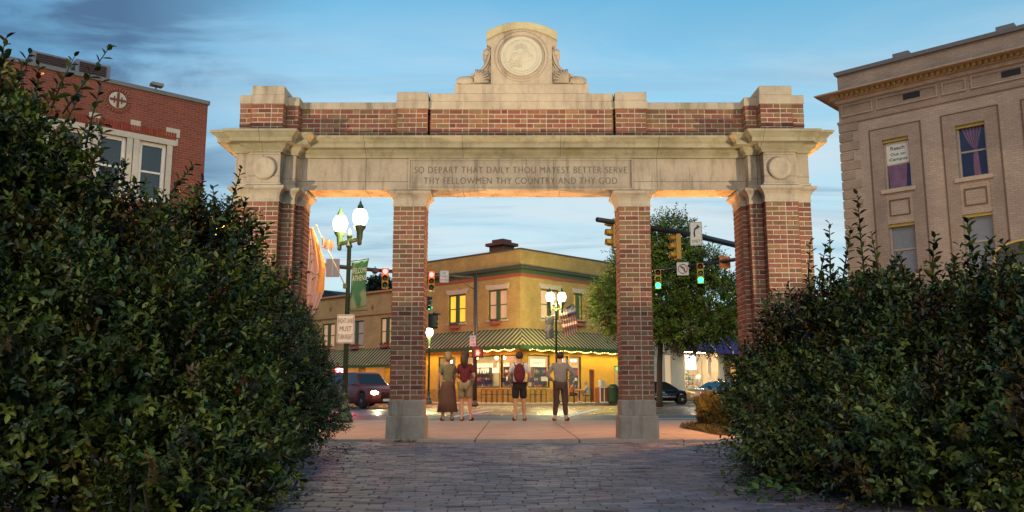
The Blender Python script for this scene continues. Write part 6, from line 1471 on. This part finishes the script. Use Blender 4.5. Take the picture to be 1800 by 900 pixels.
# ------------------------------------------------------------------ people
SK = {'light': plain('skin', (.50, .27, .17), .6, noise=.1, scale=20)}
def skin_obj(name, pts, edges, rad, mat, parent, root=0, sub=1):
    me = bpy.data.meshes.new(name); me.from_pydata([tuple(p) for p in pts], edges, []); o = bpy.data.objects.new(name, me); COL.objects.link(o); o.parent = parent
    me.materials.append(mat); m = o.modifiers.new('skin', 'SKIN'); m.use_smooth_shade = True
    if not me.skin_vertices: 
        raise RuntimeError('no skin layer')
    sv = me.skin_vertices[0].data
    for i, r in enumerate(rad):
        r = r if isinstance(r, tuple) else (r, r); sv[i].radius = r; sv[i].use_root = (i == root)
    s = o.modifiers.new('sub', 'SUBSURF'); s.levels = sub; s.render_levels = sub + 1
    return o
def person(label, loc, rz, J, top, bottom, shoes, hair, sleeves='short', legs='short', hscale=1., hairlen=.0, extra=None, female=False, skirt=False):
    """J: joints (x right, y forward, z up) as a dict; limbs taper, five fingers per hand"""
    t = thing('person', label, 'person', loc, rz); t.scale = (.955,) * 3 if loc[1] < 30 else (1, 1, 1); V = Vector; sk = SK['light']
    base = dict(pel=(0, 0, .95), sp=(0, 0, 1.12), ch=(0, 0, 1.30), nk=(0, 0, 1.46), hb=(0, .015, 1.55), hd=(0, .02, 1.64), ht=(0, .01, 1.71),
                shL=(-.17, 0, 1.41), shR=(.17, 0, 1.41), elL=(-.24, -.02, 1.13), elR=(.24, -.02, 1.13), wrL=(-.25, .05, .88), wrR=(.25, .05, .88),
                hpL=(-.09, 0, .90), hpR=(.09, 0, .90), knL=(-.11, .02, .50), knR=(.11, .02, .50), anL=(-.12, 0, .09), anR=(.12, 0, .09), toL=(-.14, .15, .03), toR=(.14, .15, .03), heL=(-.12, -.05, .035), heR=(.12, -.05, .035))
    base.update(J); j = {k: V(v) for k, v in base.items()}
    names = list(j); idx = {n: i for i, n in enumerate(names)}; pts = [j[n] for n in names]
    rad = dict(pel=.13, sp=.115, ch=(.15, .11), nk=.055, hb=.07, hd=(.088, .10), ht=.05, shL=.062, shR=.062, elL=.040, elR=.040, wrL=.027, wrR=.027, hpL=.09, hpR=.09, knL=.058, knR=.058, anL=.038, anR=.038, toL=.03, toR=.03, heL=.03, heR=.03)
    E = [('pel', 'sp'), ('sp', 'ch'), ('ch', 'nk'), ('nk', 'hb'), ('hb', 'hd'), ('hd', 'ht'), ('ch', 'shL'), ('ch', 'shR'), ('shL', 'elL'), ('elL', 'wrL'), ('shR', 'elR'), ('elR', 'wrR'), ('pel', 'hpL'), ('pel', 'hpR'), ('hpL', 'knL'), ('knL', 'anL'), ('hpR', 'knR'), ('knR', 'anR'), ('anL', 'toL'), ('anR', 'toR'), ('anL', 'heL'), ('anR', 'heR')]
    edges = [(idx[a], idx[c]) for a, c in E]; rr = [rad[n] for n in names]
    # nose, ears, hands with fingers and thumb grow from the same skeleton
    def addp(p, r, to): pts.append(V(p)); rr.append(r); edges.append((to, len(pts) - 1)); return len(pts) - 1
    addp(j['hd'] + V((0, .115, -.012)), .014, idx['hd'])
    for s in ('L', 'R'):
        sg = -1 if s == 'L' else 1
        d = (j['wr' + s] - j['el' + s]).normalized(); palm = addp(j['wr' + s] + d * .07, (.036, .02), idx['wr' + s]); side_ = d.cross(V((1, 0, 0))).normalized()
        nrm = V((-sg, 0, 0))
        for k, ln_ in enumerate((.065, .078, .072, .055)):
            off = side_ * (.027 - .018 * k); a_ = addp(pts[palm] + d * .035 + off, .0095, palm); c_ = addp(pts[a_] + d * ln_ * .55 + nrm * .008, .0085, a_); addp(pts[c_] + d * ln_ * .45 + nrm * .022, .0075, c_)
        a_ = addp(pts[palm] + side_ * .04 - d * .01 + nrm * .01, .011, palm); addp(pts[a_] + side_ * .018 + d * .035 + nrm * .012, .009, a_)
    skin_obj('body', pts, edges, rr, sk, t, idx['pel'])
    def garment(name, chain, radii, mat, root=0, sub=1):
        nm = list(dict.fromkeys(n for e in chain for n in e)); P_ = []
        for n in nm:
            P_.append(j[n] if isinstance(n, str) and n in j else V(extra_pts[n]))
        return skin_obj(name, P_, [(nm.index(a), nm.index(c)) for a, c in chain], [radii[n] for n in nm], mat, t, root, sub)
    extra_pts = {}
    def lerp(a, c, u): return j[a].lerp(j[c], u)
    for s in ('L', 'R'):
        extra_pts['slv' + s] = lerp('sh' + s, 'el' + s, .75 if sleeves == 'short' else 1.); extra_pts['cuf' + s] = lerp('el' + s, 'wr' + s, .95); extra_pts['hem' + s] = lerp('hp' + s, 'kn' + s, .92); extra_pts['cuff' + s] = lerp('kn' + s, 'an' + s, .93)
        extra_pts['lo' + s] = lerp('pel', 'hp' + s, .6)
    extra_pts['hemc'] = j['pel'] + V((0, 0, -.05)); extra_pts['nk0'] = j['nk'] + V((0, 0, -.03))
    ch = [('hemc', 'sp'), ('sp', 'ch'), ('ch', 'nk0')]; rd = dict(hemc=(.185, .14), sp=(.17, .135), ch=(.185, .135), nk0=.065, shL=.083, shR=.083)
    if female: rd.update(hemc=(.175, .15), sp=(.14, .12), ch=(.16, .125))
    for s in ('L', 'R'):
        ch += [('ch', 'sh' + s)]
        if sleeves == 'short': ch += [('sh' + s, 'slv' + s)]; rd['slv' + s] = .068
        else: ch += [('sh' + s, 'el' + s), ('el' + s, 'cuf' + s)]; rd['el' + s] = .056; rd['cuf' + s] = .040
    garment('shirt', ch, rd, top)
    ch = []; rd = dict(pel=(.155, .13))
    for s in ('L', 'R'):
        ch += [('pel', 'hp' + s)]; rd['hp' + s] = .112
        if legs == 'short': ch += [('hp' + s, 'hem' + s)]; rd['hem' + s] = .10
        else: ch += [('hp' + s, 'kn' + s), ('kn' + s, 'cuff' + s)]; rd['kn' + s] = .078; rd['cuff' + s] = .066
    if not skirt: garment('shorts' if legs == 'short' else 'trousers', ch, rd, bottom)
    else:
        b = MB(); b.lathe([(.15, 1.0), (.19, .85), (.23, .5), (.27, .22), (.0, .24)], n=20); b.build('skirt', bottom, t)
    for s in ('L', 'R'):
        d_ = (j['to' + s] - j['he' + s]).normalized(); b = MB(); c_ = (j['to' + s] + j['he' + s]) / 2
        skin_obj('shoe', [j['he' + s] + V((0, 0, .012)), c_ + V((0, 0, .02)), j['to' + s] + V((0, 0, .008)), j['an' + s]], [(0, 1), (1, 2), (0, 3)], [.045, .052, .046, .045], shoes, t, 0)
    h = j['hd']; b = MB(); b.ball(tuple(h + V((0, -.022, .03))), .102, .108, .105, 16, 10); 
    if hairlen: b.tube([h + V((0, -.06, .02)), h + V((0, -.09, -hairlen * .5)), h + V((0, -.08, -hairlen))], [.09, .085, .05], 10)
    b.build('hair', hair, t)
    f = MB()
    for s in (-1, 1): f.ball(tuple(h + V((s * .033, .092, .012))), .010, .006, .006, 8, 6)
    f.ball(tuple(h + V((0, .090, -.048))), .022, .006, .006, 8, 6); f.build('facial_features', plain('face_dark', (.10, .04, .035), .6), t)
    e = MB(); 
    for s in (-1, 1): e.ball(tuple(h + V((s * .092, 0, -.005))), .012, .02, .03, 8, 6)
    e.build('ears', sk, t)
    return t
wsh = plain('white_shirt', (.62, .60, .60), .9, noise=.1); blks = plain('black_shorts', (.015, .012, .014), .9, noise=.2); gshirt = plain('grey_shirt', (.20, .20, .20), .9, noise=.15); dtr = plain('dark_trousers', (.06, .035, .03), .9, noise=.2)
mar = plain('maroon_top', (.11, .012, .02), .9, noise=.2); khk = plain('khaki_shorts', (.24, .19, .11), .9, noise=.15); brs = plain('brown_shoes', (.06, .03, .02), .7); whs = plain('pale_shoes', (.4, .38, .36), .7)
hbr = plain('brown_hair', (.05, .025, .012), .7, noise=.4, scale=60); hbl = plain('sandy_hair', (.28, .18, .08), .7, noise=.3, scale=60); hdk = plain('dark_hair', (.015, .01, .008), .6, noise=.4, scale=60)
YP = 21.3; ZP_ = .055
def at(px): return (X(px, YP, .9), YP, ZP_)
m1 = person('man in a white shirt and black shorts wearing a dark red backpack, seen from behind', at(913), R(4), dict(anL=(-.12, -.05, .09), toL=(-.15, .10, .03), heL=(-.11, -.10, .035), knL=(-.11, .0, .50), anR=(.13, .08, .09), toR=(.16, .22, .03), heR=(.13, .03, .035), elL=(-.27, .0, 1.14), wrL=(-.22, .16, .95), elR=(.27, 0, 1.14), wrR=(.22, .16, .95)), wsh, blks, brs, hbr)
t = thing('backpack', 'dark red backpack on the back of the man in the white shirt', 'backpack', (at(913)[0], YP - .19, ZP_), R(4)); t.scale = (.955,) * 3; b = MB(); b.ball((0, 0, 1.2), .15, .11, .26, 16, 12); b.ball((0, -.07, 1.10), .11, .06, .13, 14, 10); b.build('bag', mar, t)
for s in (-1, 1): MB().tube([(s * .10, .08, 1.40), (s * .12, .20, 1.47), (s * .12, .30, 1.36), (s * .13, .28, 1.10)], .018, 6).build('strap', plain('strap_dark', (.05, .01, .015), .9), t)
person('man in a grey shirt and dark trousers with both hands on his hips', at(985), R(-6), dict(elL=(-.34, -.04, 1.16), wrL=(-.20, .06, 1.02), elR=(.40, -.02, 1.16), wrR=(.21, .07, 1.02), hpL=(-.10, 0, .92), anL=(-.15, 0, .09), anR=(.14, .03, .09), toL=(-.19, .15, .03), toR=(.19, .18, .03), heL=(-.15, -.05, .035), heR=(.14, -.02, .035)), gshirt, dtr, plain('black_shoes', (.015, .015, .015), .5), hdk, sleeves='long', legs='long')
person('woman in a maroon top and khaki shorts with long brown hair', (at(818)[0], YP - .1, ZP_), R(-12), dict(knL=(-.09, .03, .50), anL=(-.08, -.02, .09), toL=(-.09, .12, .03), heL=(-.08, -.07, .035), anR=(.14, .05, .09), toR=(.17, .19, .03), heR=(.13, 0, .035), shL=(-.15, 0, 1.38), shR=(.15, 0, 1.38), elL=(-.22, .02, 1.13), wrL=(-.12, .18, 1.06), elR=(.24, 0, 1.14), wrR=(.18, .15, 1.02)), mar, khk, brs, hbr, hairlen=.30, female=True)
person('person in an olive top and long dark skirt, leftmost of the four standing people', at(787), R(15), dict(shL=(-.15, 0, 1.38), shR=(.15, 0, 1.38), elR=(.20, .03, 1.12), wrR=(.16, .14, .96)), plain('olive_top', (.17, .16, .09), .9, noise=.2), plain('brown_skirt', (.10, .05, .035), .9, noise=.2), plain('black_shoes', (.015, .015, .015)), hbl, hairlen=.12, female=True, skirt=True)
sit = lambda f: dict(pel=(0, 0, .52), sp=(0, .02, .70), ch=(0, .07, .88), nk=(0, .10, 1.03), hb=(0, .13, 1.11), hd=(0, .16, 1.20), ht=(0, .15, 1.27), shL=(-.17, .08, .98), shR=(.17, .08, .98), elL=(-.21, .22, .78), elR=(.21, .22, .78), wrL=(-.12, .40, .78), wrR=(.12, .40, .78), hpL=(-.09, .04, .52), hpR=(.09, .04, .52), knL=(-.12, .44, .52), knR=(.12, .44, .50), anL=(-.12, .42 + f, .09), anR=(.12, .40, .09), toL=(-.13, .57 + f, .03), toR=(.13, .55, .03), heL=(-.12, .37 + f, .035), heR=(.12, .35, .035))
person('seated person in a pale blue shirt at the cafe table', (X(1034, 53.7, .4), 53.7, .12), PI / 2, sit(.05), plain('pale_blue_shirt', (.22, .34, .38), .9), khk, whs, hbl)
person('seated person in a red shirt at the left side of the cafe table', (X(1004, 53.9, .4), 53.9, .12), -PI / 2, sit(.1), plain('red_shirt', (.35, .07, .04), .9), dtr, whs, hbr)

# ------------------------------------------------------------------ planting
leafm = attr_mat('holly_leaf', rough=.36, bump=0, spec=.42, mottle=.15, trans=.18, mscale=20)
bark = plain('bark', (.06, .04, .025), .9, noise=.4, scale=20, bump=1)
HOLLY = [(.042, .060, .016), (.075, .098, .020), (.13, .15, .024), (.016, .026, .010), (.19, .185, .028), (.12, .066, .022)]
HW = [.27, .26, .17, .14, .10, .06]
def blob(px, py, Y, rx, rz, ry):
    p = P(px, py, Y); k = (Y * math.cos(PITCH)) / 1500
    return (p.x, Y, p.z, rx * k, ry, rz * k)
def ico(sub=3):
    bm = bmesh.new(); bmesh.ops.create_icosphere(bm, subdivisions=sub, radius=1); v = np.array([x.co[:] for x in bm.verts]); f = [[q_.index for q_ in x.verts] for x in bm.faces]; bm.free(); return v, f
IV, IF = ico(3)
def bush(name, label, cat_, blobs, n, per, length, leaf, leafw, pal, palw, seed, group=None, shoots=(), core=.60, tip=None, mat=None, up=.45, depth=.34, spread=.9, zmin=.05, stems=True):
    x0 = np.mean([b_[0] for b_ in blobs]); y0 = np.mean([b_[1] for b_ in blobs]); t = thing(name, label, cat_, (x0, y0, 0), 0, group); off = np.array([x0, y0, 0])
    parts = [sprigs(blobs, n, per, length, leaf, leafw, pal, seed=seed, palw=palw, tipcol=tip, up=up, depth=depth, spread=spread, zmin=zmin)]
    sb = MB(T(-x0, -y0, 0)); q = np.random.default_rng(seed)
    for i, (a, c, k) in enumerate(shoots):
        a, c = np.array(a), np.array(c); parts.append(shoot(a, c, k, leaf * 1.25, leafw, pal, seed + 50 + i)); sb.tube([a, (a + c) / 2 + q.normal(size=3) * .01, c], [.008, .006, .003], 4)
    A = cat(parts); leaves_mesh('foliage', A[0] - off, *A[1:], mat or leafm, t)
    # crooked branches from the ground up into the shell
    if stems:
        for b_ in blobs:
            c = np.array(b_[:3]); r = np.array(b_[3:6])
            for _ in range(9):
                u = unit(q.normal(size=(1, 3)))[0]; u[1] = -abs(u[1]); u[2] = abs(u[2]) * .8; e = c + r * u * .97
                s0 = np.array([c[0] + q.normal() * .08, c[1] + q.normal() * .08, max(0.0, c[2] - r[2] * .7)]); m1_ = s0 * .55 + e * .45 + q.normal(size=3) * .10; sb.tube([s0, m1_, e * .75 + m1_ * .25 + q.normal(size=3) * .05, e], [.022, .014, .009, .004], 5)
    if sb.v: sb.build('branches', bark, t)
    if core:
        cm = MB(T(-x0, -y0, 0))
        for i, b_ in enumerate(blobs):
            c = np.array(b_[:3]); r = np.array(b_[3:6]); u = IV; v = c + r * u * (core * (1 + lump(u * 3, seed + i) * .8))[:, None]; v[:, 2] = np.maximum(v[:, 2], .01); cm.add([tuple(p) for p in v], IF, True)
        cm.build('inner_shade_core', plain('inner_shade_green', (.014, .022, .010), .95, noise=.5, scale=30, bump=1), t)  # near-black green puts the shade between leaves into a solid core
    return t
def sh(px0, py0, px1, py1, Y, k=16):
    return (P(px0, py0, Y), P(px1 + rng.uniform(-14, 14), py1, Y + rng.uniform(-.12, .12)), k)
# tall bush at the far left
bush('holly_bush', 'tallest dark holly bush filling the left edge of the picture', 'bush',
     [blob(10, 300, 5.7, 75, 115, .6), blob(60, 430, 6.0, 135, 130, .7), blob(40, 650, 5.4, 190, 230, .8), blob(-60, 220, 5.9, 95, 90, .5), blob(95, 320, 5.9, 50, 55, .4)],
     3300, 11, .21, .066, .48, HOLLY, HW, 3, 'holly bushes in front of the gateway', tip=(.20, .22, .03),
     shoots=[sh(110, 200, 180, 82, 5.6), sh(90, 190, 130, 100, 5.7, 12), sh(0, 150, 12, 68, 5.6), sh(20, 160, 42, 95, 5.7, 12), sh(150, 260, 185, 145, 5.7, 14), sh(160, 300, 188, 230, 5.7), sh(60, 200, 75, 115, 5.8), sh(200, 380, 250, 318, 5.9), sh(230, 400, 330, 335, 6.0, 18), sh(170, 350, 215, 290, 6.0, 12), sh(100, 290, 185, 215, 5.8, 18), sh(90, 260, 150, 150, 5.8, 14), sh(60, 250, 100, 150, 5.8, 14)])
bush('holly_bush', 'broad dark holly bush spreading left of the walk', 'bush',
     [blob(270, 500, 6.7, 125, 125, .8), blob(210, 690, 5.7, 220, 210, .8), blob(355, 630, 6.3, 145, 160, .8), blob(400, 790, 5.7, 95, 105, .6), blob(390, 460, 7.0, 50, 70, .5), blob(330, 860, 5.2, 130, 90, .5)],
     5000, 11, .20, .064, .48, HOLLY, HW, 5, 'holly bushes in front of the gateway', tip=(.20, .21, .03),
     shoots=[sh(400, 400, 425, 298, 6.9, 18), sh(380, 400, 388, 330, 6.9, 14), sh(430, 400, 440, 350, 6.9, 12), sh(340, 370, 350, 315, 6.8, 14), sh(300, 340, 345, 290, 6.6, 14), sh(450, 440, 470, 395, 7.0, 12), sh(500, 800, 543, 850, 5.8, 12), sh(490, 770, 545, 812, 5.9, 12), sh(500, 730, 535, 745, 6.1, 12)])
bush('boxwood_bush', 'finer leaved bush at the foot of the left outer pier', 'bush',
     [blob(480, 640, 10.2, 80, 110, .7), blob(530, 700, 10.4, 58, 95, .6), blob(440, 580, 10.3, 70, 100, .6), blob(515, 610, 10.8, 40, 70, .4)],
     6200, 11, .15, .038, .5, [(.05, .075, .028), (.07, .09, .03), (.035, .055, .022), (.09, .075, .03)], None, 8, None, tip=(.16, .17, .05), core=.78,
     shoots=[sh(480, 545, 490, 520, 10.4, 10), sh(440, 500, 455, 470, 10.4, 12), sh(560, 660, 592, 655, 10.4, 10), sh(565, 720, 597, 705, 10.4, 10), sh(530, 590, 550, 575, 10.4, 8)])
# right side
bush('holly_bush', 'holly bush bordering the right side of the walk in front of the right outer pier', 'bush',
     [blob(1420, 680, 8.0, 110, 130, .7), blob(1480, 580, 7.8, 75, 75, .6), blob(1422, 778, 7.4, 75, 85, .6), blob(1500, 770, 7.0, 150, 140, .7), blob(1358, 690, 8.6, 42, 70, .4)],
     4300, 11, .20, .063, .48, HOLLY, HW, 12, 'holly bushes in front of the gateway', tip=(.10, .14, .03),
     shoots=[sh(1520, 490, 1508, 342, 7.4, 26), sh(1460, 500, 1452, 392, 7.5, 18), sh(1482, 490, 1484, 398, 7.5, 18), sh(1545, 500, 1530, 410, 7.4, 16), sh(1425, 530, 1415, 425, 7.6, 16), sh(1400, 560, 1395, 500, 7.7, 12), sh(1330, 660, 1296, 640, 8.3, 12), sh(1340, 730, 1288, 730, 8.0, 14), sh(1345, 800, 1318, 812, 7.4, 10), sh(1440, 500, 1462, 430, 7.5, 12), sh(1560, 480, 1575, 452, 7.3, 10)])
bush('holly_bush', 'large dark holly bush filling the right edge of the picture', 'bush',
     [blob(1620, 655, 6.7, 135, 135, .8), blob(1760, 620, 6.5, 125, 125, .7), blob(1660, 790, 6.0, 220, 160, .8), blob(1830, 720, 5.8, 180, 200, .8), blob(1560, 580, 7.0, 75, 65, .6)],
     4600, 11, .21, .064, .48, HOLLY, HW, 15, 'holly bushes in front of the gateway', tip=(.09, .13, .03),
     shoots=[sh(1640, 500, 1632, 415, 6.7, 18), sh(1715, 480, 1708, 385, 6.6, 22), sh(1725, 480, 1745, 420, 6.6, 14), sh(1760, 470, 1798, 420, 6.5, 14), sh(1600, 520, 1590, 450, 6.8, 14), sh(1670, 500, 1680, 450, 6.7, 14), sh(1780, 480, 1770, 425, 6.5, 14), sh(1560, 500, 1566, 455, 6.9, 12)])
# small clipped golden bushes beyond the gateway
GOLDEN = [(.16, .15, .03), (.20, .17, .035), (.11, .11, .025), (.24, .15, .035)]
gm_ = attr_mat('golden_leaf', rough=.6, bump=0, spec=.3, mottle=.15, trans=.15)
bush('golden_bush', 'small clipped golden bush nearest the right inner pier', 'bush', [blob(1250, 726, 16.4, 26, 30, .42)], 2600, 9, .07, .026, .5, GOLDEN, None, 21, 'clipped golden bushes', core=.85, mat=gm_, depth=.12, shoots=())
bush('golden_bush', 'second clipped golden bush half hidden by the right holly bush', 'bush', [blob(1286, 724, 16.0, 28, 33, .42)], 2600, 9, .07, .026, .5, GOLDEN, None, 22, 'clipped golden bushes', core=.85, mat=gm_, depth=.12, shoots=())
# grass and leaf litter round the golden bushes and on the walk's right edge
q = np.random.default_rng(5)
def tufts(name, x0, x1, y0, y1, n, h, cols, z=.06, label='', catg='grass'):
    pos = np.stack([q.uniform(x0, x1, n), q.uniform(y0, y1, n), np.full(n, z)], 1); ax = unit(q.normal(size=(n, 3)) * .45 + [0, 0, 1]); nr = unit(q.normal(size=(n, 3)))
    c = np.array(cols)[q.integers(len(cols), size=n)]; o = leaves_mesh(name, pos, ax, nr, h * (.5 + q.random(n)), np.full(n, .008), c, attr_mat('grass_blade', rough=.7, bump=0), None); tag(o, label, catg, None, 'stuff'); return o
sheet('planting_strip', 3.35, 9, 14.1, 17.6, .064, plain('mulch', (.07, .04, .025)))
tufts('grass', 3.35, 6.2, 14.1, 17.4, 9000, .10, [(.14, .12, .03), (.10, .10, .03), (.20, .12, .04)], .064, 'short dry grass around the clipped golden bushes')
tufts('weeds', -1.75, -1.40, 12.86, 12.93, 60, .06, [(.08, .12, .03), (.05, .09, .02)], .0, 'weeds growing at the foot of the left inner pier')
# fallen leaves scattered on the pavers at the right
n_ = 420; pos = np.stack([np.clip(q.normal(2.9, .35, n_), 1.9, 3.6) , q.uniform(6.0, 12.5, n_), np.full(n_, .022)], 1); pos[:, 0] *= (.62 + .38 * (pos[:, 1] / 12.5))
ax = unit(np.stack([q.normal(size=n_), q.normal(size=n_), q.normal(size=n_) * .15], 1)); lf = leaves_mesh('fallen_leaves', pos, ax, np.tile([[0, 0, 1.]], (n_, 1)) + q.normal(size=(n_, 3)) * .15, np.full(n_, .05), np.full(n_, .028), np.array([(.13, .15, .03), (.09, .11, .03), (.14, .07, .03)])[q.integers(3, size=n_)], leafm)
tag(lf, 'small fallen leaves scattered on the right side of the brick walk', 'leaves', None, 'stuff')
n_ = 700; sgn = q.random(n_) < .5; yy_ = q.uniform(4.5, 12.6, n_); edge = np.where(sgn, -(1.35 + .12 * (yy_ - 4.5)), 1.75 + .13 * (yy_ - 4.5)); pos = np.stack([edge + np.abs(q.normal(0, .35, n_)) * np.where(sgn, 1, -1) * .8 + np.where(sgn, -.3, .3), yy_, np.full(n_, .024)], 1)
ax = unit(np.stack([q.normal(size=n_), q.normal(size=n_), q.normal(size=n_) * .2], 1)); lf = leaves_mesh('leaf_litter', pos, ax, np.tile([[0, 0, 1.]], (n_, 1)) + q.normal(size=(n_, 3)) * .2, q.uniform(.025, .05, n_), q.uniform(.015, .028, n_), np.array([(.05, .03, .015), (.08, .045, .02), (.06, .06, .02)])[q.integers(3, size=n_)], leafm)
tag(lf, 'dry brown leaf litter along both edges of the brick walk', 'leaves', None, 'stuff')
# weedy plants creeping onto the walk at the lower right
def weed(x, y, s, label, seed):
    t = thing('weed_plant', label, 'plant', (x, y, 0), 0, 'weeds beside the walk'); qq = np.random.default_rng(seed); k = 46
    pos = np.stack([qq.normal(0, .13 * s, k), qq.normal(0, .1 * s, k), qq.uniform(.02, .12 * s, k)], 1); leaves_mesh('foliage', pos, unit(qq.normal(size=(k, 3)) * [1, 1, .35]), unit(qq.normal(size=(k, 3)) * .3 + [0, 0, 1]), np.full(k, .055 * s), np.full(k, .035 * s), np.array([(.10, .16, .03), (.07, .13, .03)])[qq.integers(2, size=k)], leafm, t)
weed(XY(1335, 6.4), 6.4, 1., 'bright green weed beside the walk at the foot of the right bush', 1); weed(XY(1362, 6.0), 6.0, 1.2, 'taller bright weed nearest the lower right corner of the walk', 2)
weed(XY(1308, 7.0), 7.0, .7, 'small green weed creeping onto the walk from the right', 3)

# ------------------------------------------------------------------ street tree
def tree(label, px, Y, z0, blobs, n, pal, seed, trunk_h, leaf=.16, cat_='tree', group=None, tx=None):
    x = X(px, Y, 2); t = thing('street_tree', label, cat_, (x, Y, z0), 0, group); off = np.array([x, Y, z0]); qq = np.random.default_rng(seed)
    A = sprigs(blobs, n, 12, .75, leaf, .6, pal, zmin=2.2, depth=.38, up=.2, seed=seed, back=.5, tipcol=(.16, .20, .04), spread=1.1)
    leaves_mesh('crown', A[0] - off, *A[1:], attr_mat('tree_leaf', rough=.5, bump=0, spec=.4, mottle=.12, trans=.3), t)
    b = MB(T(*(-off))); fork = np.array([x + .2, Y, z0 + trunk_h]); b.tube([(x, Y, z0 - .05), (x + .03, Y, z0 + .3), (x + .08, Y, z0 + trunk_h * .6), tuple(fork)], [.24, .17, .15, .14], 10); b.build('trunk', bark, t)
    b = MB(T(*(-off)))
    for bl in blobs:
        c = np.array(bl[:3]); m_ = fork * .5 + c * .5 + qq.normal(size=3) * .25; b.tube([tuple(fork - [0, 0, .2]), tuple(m_), tuple(c)], [.11, .075, .04], 7)
        for _ in range(7):
            u = unit(qq.normal(size=(1, 3)))[0]; e = c + np.array(bl[3:6]) * u * .85; b.tube([tuple(c * .6 + m_ * .4), tuple((c + e) / 2 + qq.normal(size=3) * .15), tuple(e)], [.04, .025, .01], 5)
    b.build('limbs', bark, t); return t
YT = 47.5
tree('broad green street tree filling the right opening of the gateway', 1157, YT, .0, [blob(1170, 440, YT, 52, 55, 1.6), blob(1225, 545, YT, 62, 62, 1.9), blob(1150, 520, YT + .4, 60, 68, 1.8), blob(1085, 535, YT, 42, 48, 1.4), blob(1265, 545, YT - .3, 42, 52, 1.5), blob(1185, 575, YT, 75, 30, 1.8), blob(1110, 470, YT + .5, 30, 42, 1.0), blob(1230, 475, YT, 32, 34, 1.0)],
     5600, [(.12, .20, .025), (.17, .25, .03), (.09, .15, .02), (.21, .26, .035)], 31, 3.8)
b_ = [blob(668, 507, 78, 18, 9, 1.2)]
t = thing('distant_tree', 'dark tree top showing over the low wing roof left of the left pier', 'tree', (P(668, 507, 78).x, 78, 0)); A = sprigs(b_, 420, 10, .8, .3, .6, [(.02, .03, .015), (.03, .04, .02)], seed=44, back=1., zmin=1); leaves_mesh('crown', A[0] - np.array([t.location.x, 78, 0]), *A[1:], attr_mat('tree_leaf'), t); MB().tube([(0, 0, 0), (0, 0, b_[0][2])], [.3, .12], 8).build('trunk', bark, t)
